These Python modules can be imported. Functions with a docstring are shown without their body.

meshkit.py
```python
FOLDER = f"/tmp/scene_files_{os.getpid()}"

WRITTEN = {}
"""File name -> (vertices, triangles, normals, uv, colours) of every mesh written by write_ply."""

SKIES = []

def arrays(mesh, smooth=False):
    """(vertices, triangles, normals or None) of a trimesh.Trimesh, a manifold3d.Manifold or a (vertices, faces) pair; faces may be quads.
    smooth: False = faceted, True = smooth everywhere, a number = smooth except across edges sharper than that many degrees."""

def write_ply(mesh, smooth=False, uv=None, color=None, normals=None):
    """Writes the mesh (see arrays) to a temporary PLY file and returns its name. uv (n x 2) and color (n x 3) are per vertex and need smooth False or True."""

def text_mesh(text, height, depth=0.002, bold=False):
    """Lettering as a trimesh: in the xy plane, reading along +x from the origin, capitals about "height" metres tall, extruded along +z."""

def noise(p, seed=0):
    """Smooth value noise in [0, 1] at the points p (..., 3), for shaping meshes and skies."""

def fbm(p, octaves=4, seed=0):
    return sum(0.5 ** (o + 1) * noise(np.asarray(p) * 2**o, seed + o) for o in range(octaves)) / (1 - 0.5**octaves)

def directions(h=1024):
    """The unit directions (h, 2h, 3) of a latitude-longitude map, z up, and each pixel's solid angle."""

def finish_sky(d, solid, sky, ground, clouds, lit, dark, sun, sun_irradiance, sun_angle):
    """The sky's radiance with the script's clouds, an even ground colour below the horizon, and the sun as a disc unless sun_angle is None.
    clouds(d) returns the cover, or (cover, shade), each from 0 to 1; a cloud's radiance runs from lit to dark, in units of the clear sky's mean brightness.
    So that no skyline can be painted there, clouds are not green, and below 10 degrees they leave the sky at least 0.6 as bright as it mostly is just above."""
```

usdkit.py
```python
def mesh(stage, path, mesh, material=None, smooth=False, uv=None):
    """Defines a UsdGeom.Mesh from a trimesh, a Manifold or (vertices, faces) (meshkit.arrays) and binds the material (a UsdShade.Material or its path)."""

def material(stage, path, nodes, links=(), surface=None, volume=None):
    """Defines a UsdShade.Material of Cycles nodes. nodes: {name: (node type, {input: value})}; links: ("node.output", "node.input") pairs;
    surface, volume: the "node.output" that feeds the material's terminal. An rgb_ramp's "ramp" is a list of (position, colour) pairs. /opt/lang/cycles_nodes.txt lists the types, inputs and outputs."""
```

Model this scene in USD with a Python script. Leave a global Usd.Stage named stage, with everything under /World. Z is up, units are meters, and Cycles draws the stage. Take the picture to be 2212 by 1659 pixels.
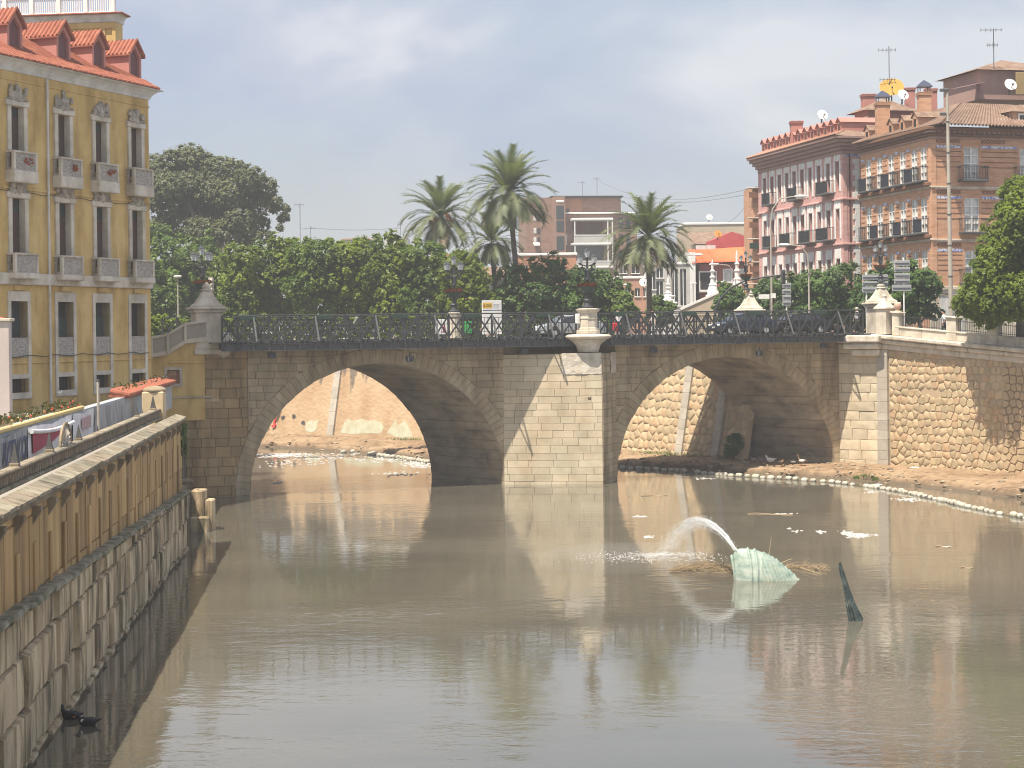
import math, random
import numpy as np, trimesh, usdkit, meshkit
from pxr import Usd, UsdGeom, UsdLux, UsdShade, Gf, Sdf, Vt
from shapely.geometry import Polygon, box as sbox, LineString, Point
from shapely.ops import unary_union
from scipy.spatial import Voronoi
import manifold3d as m3

stage = Usd.Stage.CreateInMemory()
UsdGeom.Xform.Define(stage, '/World')
UsdGeom.Scope.Define(stage, '/World/Looks')
R = random.Random(7); G = np.random.default_rng(7)
PI = math.pi

# ---------------------------------------------------------------- camera, sky, sun, exposure
EYE = 9.5; FPX = 3900.0; ROLL = 0.0122; CXP = 1106.0; HYP = 713.0      # measured from the photograph (2212 px wide reading)
cam = UsdGeom.Camera.Define(stage, '/World/camera')
APER = 36.0; FOC = APER * FPX / 2212.0
cam.CreateHorizontalApertureAttr(APER); cam.CreateVerticalApertureAttr(APER * 0.75); cam.CreateFocalLengthAttr(FOC)
cam.CreateVerticalApertureOffsetAttr((HYP - 829.5) / FPX * FOC)
cam.CreateFStopAttr(0.0)
c_, s_ = math.cos(ROLL), math.sin(ROLL)
cam.AddTransformOp().Set(Gf.Matrix4d(c_, 0, -s_, 0, s_, 0, c_, 0, 0, -1, 0, 0, 0, 0, EYE, 1))
cam.CreateExposureAttr(0.86)
SUN_EL, SUN_PSI = math.radians(66), math.radians(50)
SUN = np.array([-math.cos(SUN_PSI) * math.cos(SUN_EL), -math.sin(SUN_PSI) * math.cos(SUN_EL), math.sin(SUN_EL)])
SUN_ROT = math.atan2(SUN[0], SUN[1])
usdkit.material(stage, '/World/Looks/sky', {
    'tc': ('texture_coordinate', {}),
    'map': ('mapping', {'scale': (1.0, 1.0, 2.6), 'location': (3.3, 1.2, 0.4)}),
    'n1': ('noise_texture', {'scale': 2.1, 'detail': 5.0, 'roughness': 0.5, 'distortion': 0.35}),
    'cov': ('rgb_ramp', {'ramp': [(0.38, (0.35,) * 3), (0.5, (0.65,) * 3), (0.60, (0.97,) * 3)]}),
    'map2': ('mapping', {'scale': (1.0, 1.0, 2.2), 'location': (7.1, 0.2, 2.7)}),
    'n2': ('noise_texture', {'scale': 5.0, 'detail': 5.0, 'roughness': 0.5, 'distortion': 0.4}),
    'shade': ('rgb_ramp', {'ramp': [(0.35, (2.6, 3.15, 4.4)), (0.5, (3.5, 3.9, 4.8)), (0.62, (5.3, 5.4, 5.7))]}),
    'sky': ('sky_texture', {'sky_type': 'single_scattering', 'sun_disc': False, 'sun_elevation': SUN_EL, 'sun_rotation': SUN_ROT,
                            'altitude': 50.0, 'air_density': 1.2, 'aerosol_density': 2.5, 'ozone_density': 1.0}),
    'mix': ('mix_color', {'blend_type': 'mix', 'use_clamp': True}),
    'bg': ('background_shader', {'strength': 0.086}),
}, [('tc.generated', 'map.vector'), ('map.vector', 'n1.vector'), ('n1.fac', 'cov.fac'), ('tc.generated', 'map2.vector'), ('map2.vector', 'n2.vector'),
    ('n2.fac', 'shade.fac'), ('cov.color', 'mix.fac'), ('sky.color', 'mix.a'), ('shade.color', 'mix.b'), ('mix.result', 'bg.color')], surface='bg.background')
dome = UsdLux.DomeLight.Define(stage, '/World/sky')
dome.GetPrim().SetCustomDataByKey('kind', 'structure')
UsdShade.MaterialBindingAPI.Apply(dome.GetPrim()).Bind(UsdShade.Material.Get(stage, '/World/Looks/sky'))
sun = UsdLux.DistantLight.Define(stage, '/World/sun')
sun.CreateIntensityAttr(1.25); sun.CreateAngleAttr(0.6); sun.CreateColorAttr(Gf.Vec3f(1.0, 0.91, 0.77)); sun.CreateNormalizeAttr(True)
zz = Gf.Vec3d(*SUN); xx = Gf.Cross(Gf.Vec3d(0, 0, 1), zz).GetNormalized(); yy = Gf.Cross(zz, xx)
sun.AddTransformOp().Set(Gf.Matrix4d(xx[0], xx[1], xx[2], 0, yy[0], yy[1], yy[2], 0, zz[0], zz[1], zz[2], 0, 0, 0, 0, 1))

# ---------------------------------------------------------------- reading depths off the photograph
def ray(px, py):
    u = (px - CXP) / FPX; v = (HYP - py) / FPX
    return u * c_ + v * s_, v * c_ - u * s_
def gp(px, py, z=0.0):                       # the point of height z seen at that spot
    a, b = ray(px, py); Y = (z - EYE) / b
    return np.array([a * Y, Y, z])
def at(px, py, Y):
    a, b = ray(px, py)
    return np.array([a * Y, Y, EYE + b * Y])
class Frame:                                 # a vertical plane: x along it, y behind it, z up
    def __init__(self, o, d):
        self.o = np.array(o[:2], float); d = np.array(d[:2], float); self.d = d / np.hypot(*d); self.n = np.array([-self.d[1], self.d[0]])
        self.rot = math.atan2(self.d[1], self.d[0])
    def fp(self, px, py, y=0.0):
        a, b = ray(px, py); Y = (y + self.n @ self.o) / (self.n[0] * a + self.n[1])
        return float((np.array([a * Y, Y]) - self.o) @ self.d), float(EYE + b * Y)
    def w(self, x, y, z=0.0):
        p = self.o + x * self.d + y * self.n
        return np.array([p[0], p[1], z])
    @property
    def loc(self): return (float(self.o[0]), float(self.o[1]), 0.0)

# ---------------------------------------------------------------- scene helpers
COUNT = {}
def numbered(path):
    n = COUNT.get(path, -1) + 1; COUNT[path] = n
    return path if n == 0 else f'{path}_{n:03d}'
def tag(p, label=None, cat=None, group=None, kind=None):
    for k, v in (('label', label), ('category', cat), ('group', group), ('kind', kind)):
        if v: p.SetCustomDataByKey(k, v)
    return p
def thing(name, label, cat, loc=(0, 0, 0), rot=0.0, group=None, kind=None):
    x = UsdGeom.Xform.Define(stage, numbered('/World/' + name))
    x.AddTranslateOp().Set(Gf.Vec3d(*map(float, loc))); x.AddRotateZOp().Set(math.degrees(rot))
    return tag(x.GetPrim(), label, cat, group, kind)
def obj(name, mesh, mat, parent=None, label=None, kind=None, smooth=False, cat=None, group=None):
    if isinstance(mesh, MB): mesh = mesh.get()
    path = numbered((parent.GetPath().pathString if parent else '/World') + '/' + name)
    p = usdkit.mesh(stage, path, mesh, mat, smooth=smooth).GetPrim()
    return tag(p, label, cat, group, kind)
def copy(root, label, loc, rot=0.0, group=None, name=None, scale=None):
    was = root.GetCustomData()
    x = UsdGeom.Xform.Define(stage, numbered('/World/' + (name or root.GetName().rstrip('0123456789').rstrip('_'))))
    x.GetPrim().GetReferences().AddInternalReference(root.GetPath())
    x.ClearXformOpOrder() if False else None
    for op in ('xformOp:translate', 'xformOp:rotateZ'):
        pass
    x.GetPrim().GetAttribute('xformOp:translate').Set(Gf.Vec3d(*map(float, loc))); x.GetPrim().GetAttribute('xformOp:rotateZ').Set(math.degrees(rot))
    if scale: x.AddScaleOp().Set(Gf.Vec3f(*([scale] * 3 if np.ndim(scale) == 0 else scale)))
    x.GetPrim().SetInstanceable(True)
    return tag(x.GetPrim(), label or was.get('label'), was.get('category'), group or was.get('group'))

BOXF = np.array([[0, 2, 1], [0, 3, 2], [4, 5, 6], [4, 6, 7], [0, 1, 5], [0, 5, 4], [1, 2, 6], [1, 6, 5], [2, 3, 7], [2, 7, 6], [3, 0, 4], [3, 4, 7]])
class MB:
    def __init__(self): self.v, self.f, self.n = [], [], 0
    def add(self, v, f):
        v = np.asarray(v, float); f = np.asarray(f, int)
        if f.shape[1] == 4: f = np.vstack([f[:, [0, 1, 2]], f[:, [0, 2, 3]]])
        self.v.append(v); self.f.append(f + self.n); self.n += len(v); return self
    def box(self, x0, x1, y0, y1, z0, z1):
        return self.add([[x0, y0, z0], [x1, y0, z0], [x1, y1, z0], [x0, y1, z0], [x0, y0, z1], [x1, y0, z1], [x1, y1, z1], [x0, y1, z1]], BOXF)
    def bbox(self, x0, x1, y0, y1, z0, z1, b=0.02):       # box with chamfered edges
        b = min(b, (x1 - x0) * .3, (y1 - y0) * .3, (z1 - z0) * .3)
        pts = []
        for x, sx in ((x0, 1), (x1, -1)):
            for y, sy in ((y0, 1), (y1, -1)):
                for z, sz in ((z0, 1), (z1, -1)):
                    pts += [[x + sx * b, y + sy * b, z], [x + sx * b, y, z + sz * b], [x, y + sy * b, z + sz * b]]
        h = trimesh.convex.convex_hull(np.array(pts)); return self.add(h.vertices, h.faces)
    def bar(self, a, b, w, h=None, up=(0, 0, 1)):
        a, b = np.array(a, float), np.array(b, float); d = b - a; d = d / np.linalg.norm(d); h = h or w
        u = np.cross(d, up); 
        if np.linalg.norm(u) < 1e-6: u = np.cross(d, (0, 1, 0))
        u /= np.linalg.norm(u); k = np.cross(u, d)
        o = [(-1, -1), (1, -1), (1, 1), (-1, 1)]
        v = [p + u * w / 2 * i + k * h / 2 * j for p in (a, b) for i, j in o]
        return self.add(v, BOXF)
    def tube(self, pts, r, n=8, cap=True):
        pts = np.asarray(pts, float); k = len(pts); r = np.broadcast_to(np.asarray(r, float), (k,))
        t = np.gradient(pts, axis=0); t /= np.maximum(np.linalg.norm(t, axis=1, keepdims=True), 1e-9)
        ref = np.array([0, 0, 1.0]) if abs(t[:, 2]).mean() < .8 else np.array([1.0, 0, 0])
        u = np.cross(t, ref); u /= np.maximum(np.linalg.norm(u, axis=1, keepdims=True), 1e-9); w = np.cross(t, u)
        a = np.arange(n) / n * 2 * PI
        v = pts[:, None] + r[:, None, None] * (u[:, None] * np.cos(a)[None, :, None] + w[:, None] * np.sin(a)[None, :, None])
        i = np.arange(k - 1)[:, None] * n; j = np.arange(n)[None]; j2 = (j + 1) % n
        f = np.stack([i + j, i + j2, i + n + j2, i + n + j], -1).reshape(-1, 4)
        self.add(v.reshape(-1, 3), f)
        if cap:
            for e, p in ((0, pts[0]), (k - 1, pts[-1])):
                vv = np.vstack([v[e], p]); self.add(vv, [[q, (q + 1) % n, n] for q in range(n)])
        return self
    def lathe(self, prof, n=16, c=(0, 0, 0), rot=0.0, sx=1.0, sy=1.0):
        prof = np.asarray(prof, float); a = np.arange(n) / n * 2 * PI + rot; k = len(prof)
        v = np.stack([prof[:, None, 0] * np.cos(a) * sx + c[0], prof[:, None, 0] * np.sin(a) * sy + c[1], np.broadcast_to(prof[:, None, 1], (k, n)) + c[2]], -1)
        i = np.arange(k - 1)[:, None] * n; j = np.arange(n)[None]; j2 = (j + 1) % n
        self.add(v.reshape(-1, 3), np.stack([i + j, i + j2, i + n + j2, i + n + j], -1).reshape(-1, 4))
        for e in (0, k - 1):
            if prof[e, 0] > 1e-6: self.add(np.vstack([v[e], [c[0], c[1], c[2] + prof[e, 1]]]), [[q, (q + 1) % n, n] for q in range(n)])
        return self
    def ell(self, c, r, sub=2, rot=None):
        s = trimesh.creation.icosphere(subdivisions=sub); v = s.vertices * np.asarray(r, float)
        if rot is not None: v = v @ np.asarray(rot).T
        return self.add(v + np.asarray(c, float), s.faces)
    def slab(self, poly, y0, y1):             # polygon in (x, z), from y0 to y1
        for g in getattr(poly, 'geoms', [poly]):
            if g.is_empty or g.area < 1e-6: continue
            m = trimesh.creation.extrude_polygon(g, y1 - y0, engine='earcut'); v = np.array(m.vertices)
            self.add(np.stack([v[:, 0], y1 - v[:, 2], v[:, 1]], -1), m.faces)
        return self
    def plan(self, poly, z0, z1):             # polygon in (x, y), from z0 to z1
        for g in getattr(poly, 'geoms', [poly]):
            m = trimesh.creation.extrude_polygon(g, z1 - z0, engine='earcut'); v = np.array(m.vertices); v[:, 2] += z0
            self.add(v, m.faces)
        return self
    def mesh(self, m): return self.add(m.vertices, m.faces)
    def get(self):
        return np.vstack(self.v), np.vstack(self.f)
    def tf(self, o=(0, 0, 0), rot=0.0):
        c, s = math.cos(rot), math.sin(rot); m = np.array([[c, -s, 0], [s, c, 0], [0, 0, 1]])
        self.v = [v @ m.T + np.asarray(o, float) for v in self.v]; return self

def block(poly, h=0.06, emb=0.03, bev=0.03, dome=0.0):
    """a dressed stone: outline in (x, z) set in the plane y = 0, its face h in front of it"""
    p = np.array(poly.exterior.coords)[:-1]; k = len(p); c = np.array(poly.centroid.coords[0])
    d = p - c; r = np.maximum(np.linalg.norm(d, axis=1, keepdims=True), 1e-6); q = c + d * (1 - np.minimum(bev / r, .5))
    def ring(p2, y): return np.stack([p2[:, 0], np.full(len(p2), y), p2[:, 1]], -1)
    v = np.vstack([ring(p, emb), ring(p, -h * .55), ring(q, -h), [[c[0], -h - dome, c[1]]]])
    f = []
    for a in range(k):
        b = (a + 1) % k
        for o in (0, k): f += [[o + a, o + b, o + k + b], [o + a, o + k + b, o + k + a]]
        f.append([2 * k + a, 2 * k + b, 3 * k])
    return v, np.array(f)
def rubble(poly, h=0.09, emb=0.03):
    """a rounded field stone"""
    p = np.array(poly.exterior.coords)[:-1]
    if len(p) > 13: p = p[np.linspace(0, len(p) - 1, 13).astype(int)]
    k = len(p); c = np.array(poly.centroid.coords[0]); q = c + (p - c) * 0.84
    def ring(p2, y): return np.stack([p2[:, 0], np.full(len(p2), y), p2[:, 1]], -1)
    v = np.vstack([ring(p, emb), ring(q, -h * .97), [[c[0], -h, c[1]]]])
    f = []
    for a in range(k):
        b = (a + 1) % k; f += [[a, b, k + b], [a, k + b, k + a], [k + a, k + b, 2 * k]]
    return v, np.array(f)
def courses(region, x0, x1, z0, z1, hc, lmin, lmax, rnd, joint=0.012):
    """rows of cut stones clipped to a region; yields polygons"""
    z = z0
    while z < z1 - 0.05:
        h = hc * rnd.uniform(.88, 1.14); x = x0 - rnd.uniform(0, lmax)
        while x < x1:
            l = rnd.uniform(lmin, lmax)
            b = sbox(x + joint / 2, z + joint / 2, x + l - joint / 2, min(z + h, z1) - joint / 2).intersection(region)
            for g in getattr(b, 'geoms', [b]):
                if g.geom_type == 'Polygon' and g.area > 0.03: yield g.simplify(.004)
            x += l
        z += h
def face_place(vf, o, ang):                 # plane (x, y, z) -> local, x axis turned by ang at o
    v, f = vf; c, s = math.cos(ang), math.sin(ang)
    return np.stack([o[0] + v[:, 0] * c - v[:, 1] * s, o[1] + v[:, 0] * s + v[:, 1] * c, v[:, 2]], -1), f
def voronoi_stones(x0, x1, z0, z1, dx, dz, rnd, gap=0.035):
    pts = []; z = z0 + dz / 2; row = 0
    while z < z1:
        x = x0 + dx / 2 * (row % 2 + .5)
        while x < x1:
            pts.append((x + rnd.uniform(-.28, .28) * dx, z + rnd.uniform(-.26, .26) * dz)); x += dx * rnd.uniform(.75, 1.3)
        z += dz; row += 1
    pts = np.array(pts); allp = [pts]
    for k, e in ((0, x0), (0, x1), (1, z0), (1, z1)):
        q = pts.copy(); q[:, k] = 2 * e - q[:, k]; allp.append(q)
    vo = Voronoi(np.vstack(allp)); out = []
    for i in range(len(pts)):
        reg = vo.regions[vo.point_region[i]]
        if -1 in reg: continue
        g = Polygon(vo.vertices[reg]).buffer(-gap / 2 - .075).buffer(.075, quad_segs=2).simplify(.012)
        if g.geom_type == 'Polygon' and g.area > .02: out.append(g)
    return out

def tile_rows(lo0, lo1, hi0, hi1, name, mat, parent, sp=.3, r=.085):
    lo0, lo1, hi0, hi1 = (np.asarray(q, float) for q in (lo0, lo1, hi0, hi1)); n = int(np.linalg.norm(lo1 - lo0) / sp); mb = MB()
    for k in range(n + 1):
        q = k / n; mb.tube([lo0 + (lo1 - lo0) * q + [0, 0, .02], hi0 + (hi1 - hi0) * q + [0, 0, .02]], r, 5, cap=False)
    obj(name, mb, mat, parent, kind='stuff')

# ---------------------------------------------------------------- materials
def M(name, ramp, scale=1.0, stretch=(1, 1, 1), rough=0.85, bump=0.0, bscale=12.0, bdist=0.03, detail=5.0, spec=0.3, metal=0.0, dist=0.0, ramp2=None, scale2=6.0, stretch2=(1, 1, 1), f2=0.5, alpha=None):
    """a colour that wanders between stops over the surface, an optional second layer, a fine relief"""
    if isinstance(ramp[0], (int, float)): ramp = [(0.3, tuple(x * .9 for x in ramp)), (0.7, tuple(min(1, x * 1.08) for x in ramp))]
    n = {'g': ('geometry', {}), 'mp': ('mapping', {'scale': tuple(scale * s for s in stretch)}), 'nz': ('noise_texture', {'scale': 1.0, 'detail': detail, 'roughness': 0.6, 'distortion': dist}),
         'r': ('rgb_ramp', {'ramp': ramp}), 'p': ('principled_bsdf', {'roughness': rough, 'specular_ior_level': spec, 'metallic': metal})}
    l = [('g.position', 'mp.vector'), ('mp.vector', 'nz.vector'), ('nz.fac', 'r.fac')]
    col = 'r.color'
    if ramp2:
        n.update({'mp2': ('mapping', {'scale': tuple(scale2 * s for s in stretch2), 'location': (3.1, 7.7, 1.9)}), 'nz2': ('noise_texture', {'scale': 1.0, 'detail': 5.0, 'roughness': .6}),
                  'r2': ('rgb_ramp', {'ramp': ramp2}), 'mx': ('mix_color', {'blend_type': 'multiply', 'fac': f2})})
        l += [('g.position', 'mp2.vector'), ('mp2.vector', 'nz2.vector'), ('nz2.fac', 'r2.fac'), (col, 'mx.a'), ('r2.color', 'mx.b')]; col = 'mx.result'
    l.append((col, 'p.base_color'))
    if alpha is not None: n['p'][1]['alpha'] = alpha
    if bump:
        n.update({'mb': ('mapping', {'scale': (bscale,) * 3}), 'nb': ('noise_texture', {'scale': 1.0, 'detail': 5.0, 'roughness': .65}), 'b': ('bump', {'strength': bump, 'distance': bdist})})
        l += [('g.position', 'mb.vector'), ('mb.vector', 'nb.vector'), ('nb.fac', 'b.height'), ('b.normal', 'p.normal')]
    return usdkit.material(stage, '/World/Looks/' + name, n, l, surface='p.BSDF')
def tones(name, base, k=4, spread=0.13, hue=0.03, **kw):
    out = []
    for i in range(k):
        t = 1 + spread * (2 * i / (k - 1) - 1); h = hue * R.uniform(-1, 1)
        out.append(M(f'{name}_{i}', [(0.3, (base[0] * t * .82, base[1] * t * (.82 - h), base[2] * t * (.80 - h))), (.55, (base[0] * t, base[1] * t * (1 - h), base[2] * t * (1 - 1.5 * h))), (.75, (base[0] * t * 1.12, base[1] * t * 1.12, base[2] * t * 1.12))], **kw))
    return out
STAIN = [(0.32, (.34, .31, .27)), (.5, (.8, .78, .74)), (.62, (1, 1, 1))]
STREAK = dict(ramp2=STAIN, scale2=1.0, stretch2=(1.1, 1.1, .18), f2=.75)
mat_stone = tones('pale_ashlar', (.56, .475, .345), 5, .09, scale=.9, bump=.35, bscale=9, ramp2=[(.3, (.72, .62, .5)), (.55, (1, 1, 1))], scale2=.45, stretch2=(1, 1, .5), f2=.6)
mat_old = tones('weathered_ashlar', (.43, .34, .225), 5, .12, .05, scale=.8, bump=.45, bscale=9, **STREAK)
mat_core = M('bridge_mortar', (.29, .23, .155), bump=.4, **STREAK)
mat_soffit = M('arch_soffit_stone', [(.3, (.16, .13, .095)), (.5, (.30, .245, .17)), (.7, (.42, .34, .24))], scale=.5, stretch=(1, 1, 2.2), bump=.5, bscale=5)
mat_plaster = M('rough_white_plaster', [(.35, (.44, .38, .3)), (.6, (.62, .57, .49))], scale=1.6, bump=.6, bscale=8, bdist=.06)
mat_trim = M('cut_limestone', [(.3, (.42, .37, .29)), (.6, (.60, .54, .45))], scale=1.3, bump=.2, ramp2=[(.35, (.6, .57, .52)), (.55, (1, 1, 1))], scale2=.8, stretch2=(1, 1, .3), f2=.6)
mat_rubble = tones('honey_rubble', (.47, .345, .213), 6, .13, .08, scale=2.2, bump=.5, bscale=14)
mat_mortar = M('rubble_mortar', (.44, .335, .22), bump=.5)
mat_honey = M('honey_masonry', [(.3, (.45, .30, .17)), (.5, (.56, .40, .25)), (.7, (.63, .48, .32))], scale=.5, bump=.5, bscale=5, ramp2=[(.3, (.68, .62, .55)), (.5, (1, 1, 1))], scale2=1.6, f2=.6)
mat_streaked0 = M('plain_far_masonry', [(.3, (.45, .30, .17)), (.5, (.56, .40, .25)), (.7, (.63, .48, .32))], scale=.5, bump=.5, bscale=4, ramp2=[(.42, (.30, .28, .26)), (.52, (1, 1, 1))], scale2=1.0, stretch2=(.9, .9, .07), f2=.7)
mat_streaked = usdkit.material(stage, '/World/Looks/streaked_masonry', {
    'g': ('geometry', {}), 'mp': ('mapping', {'scale': (.5, .5, .5)}), 'nz': ('noise_texture', {'scale': 1.0, 'detail': 6.0}), 'r': ('rgb_ramp', {'ramp': [(.3, (.38, .25, .145)), (.5, (.46, .325, .20)), (.7, (.51, .38, .245))]}),
    'ms': ('mapping', {'scale': (1.3, 1.3, .10)}), 'ns': ('noise_texture', {'scale': 1.0, 'detail': 4.0}), 'sep': ('separate_xyz', {}), 'zr': ('map_range', {'from_min': 3.8, 'from_max': 6.9, 'to_min': -.25, 'to_max': .13}), 'add': ('math', {'math_type': 'add'}),
    'sr': ('rgb_ramp', {'ramp': [(.50, (0, 0, 0)), (.58, (.8, .8, .8))]}), 'mx': ('mix_color', {'b': (.115, .105, .095)}),
    'mb': ('mapping', {'scale': (2.4, 2.4, 3.4)}), 'vo': ('voronoi_texture', {'scale': 1.0}), 'b': ('bump', {'strength': .5, 'distance': .06}), 'p': ('principled_bsdf', {'roughness': .9, 'specular_ior_level': .2})},
    [('g.position', 'mp.vector'), ('mp.vector', 'nz.vector'), ('nz.fac', 'r.fac'), ('g.position', 'ms.vector'), ('ms.vector', 'ns.vector'), ('g.position', 'sep.vector'), ('sep.z', 'zr.value'), ('ns.fac', 'add.value1'), ('zr.result', 'add.value2'),
     ('add.value', 'sr.fac'), ('sr.color', 'mx.fac'), ('r.color', 'mx.a'), ('mx.result', 'p.base_color'), ('g.position', 'mb.vector'), ('mb.vector', 'vo.vector'), ('vo.distance', 'b.height'), ('b.normal', 'p.normal')], surface='p.BSDF')
mat_greystone = tones('grey_pilaster_stone', (.44, .40, .34), 3, .09, scale=1.5, bump=.25)
mat_iron = M('dark_painted_iron', [(.35, (.030, .032, .034)), (.65, (.052, .055, .059))], scale=3, rough=.5, spec=.4, bump=.1)
mat_iron2 = M('grey_painted_iron', (.085, .087, .09), scale=3, rough=.5)
mat_green = M('dark_green_paint', (.03, .055, .043), rough=.5)
mat_asphalt = M('asphalt', (.055, .055, .057), scale=6, bump=.3)
mat_pave = M('pavement_slabs', (.20, .19, .17), scale=2)
mat_white = M('white_paint', (.74, .73, .70), scale=2, rough=.5)
mat_earth = M('river_bank_earth', [(.3, (.24, .155, .085)), (.5, (.33, .22, .13)), (.7, (.39, .275, .17))], scale=.35, bump=.7, bscale=3, bdist=.08, ramp2=[(.35, (.62, .58, .54)), (.55, (1, 1, 1))], scale2=1.2, stretch2=(1, 1, 1), f2=.7)
mat_earth = usdkit.material(stage, '/World/Looks/wet_bank_earth', {
    'g': ('geometry', {}), 'mp': ('mapping', {'scale': (.35, .35, .35)}), 'nz': ('noise_texture', {'scale': 1.0, 'detail': 6.0}), 'r': ('rgb_ramp', {'ramp': [(.3, (.215, .14, .08)), (.5, (.295, .20, .12)), (.7, (.36, .255, .16))]}),
    'm2': ('mapping', {'scale': (1.5, 1.5, 1.5)}), 'n2': ('noise_texture', {'scale': 1.0, 'detail': 5.0}), 'r2': ('rgb_ramp', {'ramp': [(.36, (.55, .52, .48)), (.52, (1, 1, 1))]}), 'mx': ('mix_color', {'blend_type': 'multiply', 'fac': .75}),
    'sep': ('separate_xyz', {}), 'zr': ('map_range', {'from_min': .08, 'from_max': .36, 'to_min': .95, 'to_max': 0.0, 'clamp': True}), 'wet': ('mix_color', {'b': (.115, .085, .055)}),
    'mb': ('mapping', {'scale': (3.5, 3.5, 3.5)}), 'nb': ('noise_texture', {'scale': 1.0, 'detail': 6.0, 'roughness': .65}), 'b': ('bump', {'strength': .8, 'distance': .10}), 'p': ('principled_bsdf', {'roughness': .85, 'specular_ior_level': .3})},
    [('g.position', 'mp.vector'), ('mp.vector', 'nz.vector'), ('nz.fac', 'r.fac'), ('g.position', 'm2.vector'), ('m2.vector', 'n2.vector'), ('n2.fac', 'r2.fac'), ('r.color', 'mx.a'), ('r2.color', 'mx.b'), ('g.position', 'sep.vector'), ('sep.z', 'zr.value'),
     ('zr.result', 'wet.fac'), ('mx.result', 'wet.a'), ('wet.result', 'p.base_color'), ('g.position', 'mb.vector'), ('mb.vector', 'nb.vector'), ('nb.fac', 'b.height'), ('b.normal', 'p.normal')], surface='p.BSDF')
mat_ground = M('town_ground', (.13, .12, .10), scale=.3)
mat_dark = M('dark_interior', (.018, .016, .014), rough=.6)
mat_glass = M('window_glass', (.03, .035, .04), rough=.06, spec=.6)
mat_tile = M('orange_roof_tile', [(.3, (.23, .075, .045)), (.6, (.34, .115, .07)), (.75, (.40, .18, .115))], scale=2.5, bump=.5, bscale=8)
mat_oldtile = M('brown_roof_tile', [(.3, (.14, .09, .065)), (.5, (.22, .14, .10)), (.7, (.28, .21, .16))], scale=1.6, bump=.5, bscale=8)
mat_leafs = {}
def leaf_mat(name, dark, mid, light, trans=.35):
    mat_leafs[name] = usdkit.material(stage, '/World/Looks/' + name, {
        'g': ('geometry', {}), 'mp': ('mapping', {'scale': (.45, .45, .45)}), 'nz': ('noise_texture', {'scale': 1.0, 'detail': 3.0}),
        'mx': ('math', {'math_type': 'multiply_add', 'value2': .45}), 'm2': ('math', {'math_type': 'multiply_add', 'value2': 1.1, 'value3': -.33}),
        'r': ('rgb_ramp', {'ramp': [(.15, dark), (.5, mid), (.9, light)]}),
        'p': ('principled_bsdf', {'roughness': .5, 'specular_ior_level': .35}), 't': ('translucent_bsdf', {}), 'tc': ('mix_color', {'blend_type': 'multiply', 'fac': 1.0, 'b': (1.0, 1.15, .55)}), 'm': ('mix_closure', {'fac': trans})},
        [('g.position', 'mp.vector'), ('mp.vector', 'nz.vector'), ('nz.fac', 'm2.value1'), ('m2.value', 'mx.value3'), ('g.random_per_island', 'mx.value1'), ('mx.value', 'r.fac'), ('r.color', 'p.base_color'), ('r.color', 'tc.a'), ('tc.result', 't.color'),
         ('p.BSDF', 'm.closure1'), ('t.BSDF', 'm.closure2')], surface='m.closure')
    return mat_leafs[name]
lf_green = leaf_mat('ficus_leaves', (.10, .15, .010), (.26, .325, .016), (.39, .43, .035), .5)
lf_green2 = leaf_mat('ficus_leaves_yellowish', (.11, .16, .012), (.265, .33, .022), (.40, .44, .05), .5)
lf_green3 = leaf_mat('ficus_leaves_deep', (.07, .12, .012), (.18, .26, .020), (.30, .37, .04), .45)
lf_light = leaf_mat('acacia_leaves', (.085, .14, .02), (.19, .275, .04), (.29, .37, .075))
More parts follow.
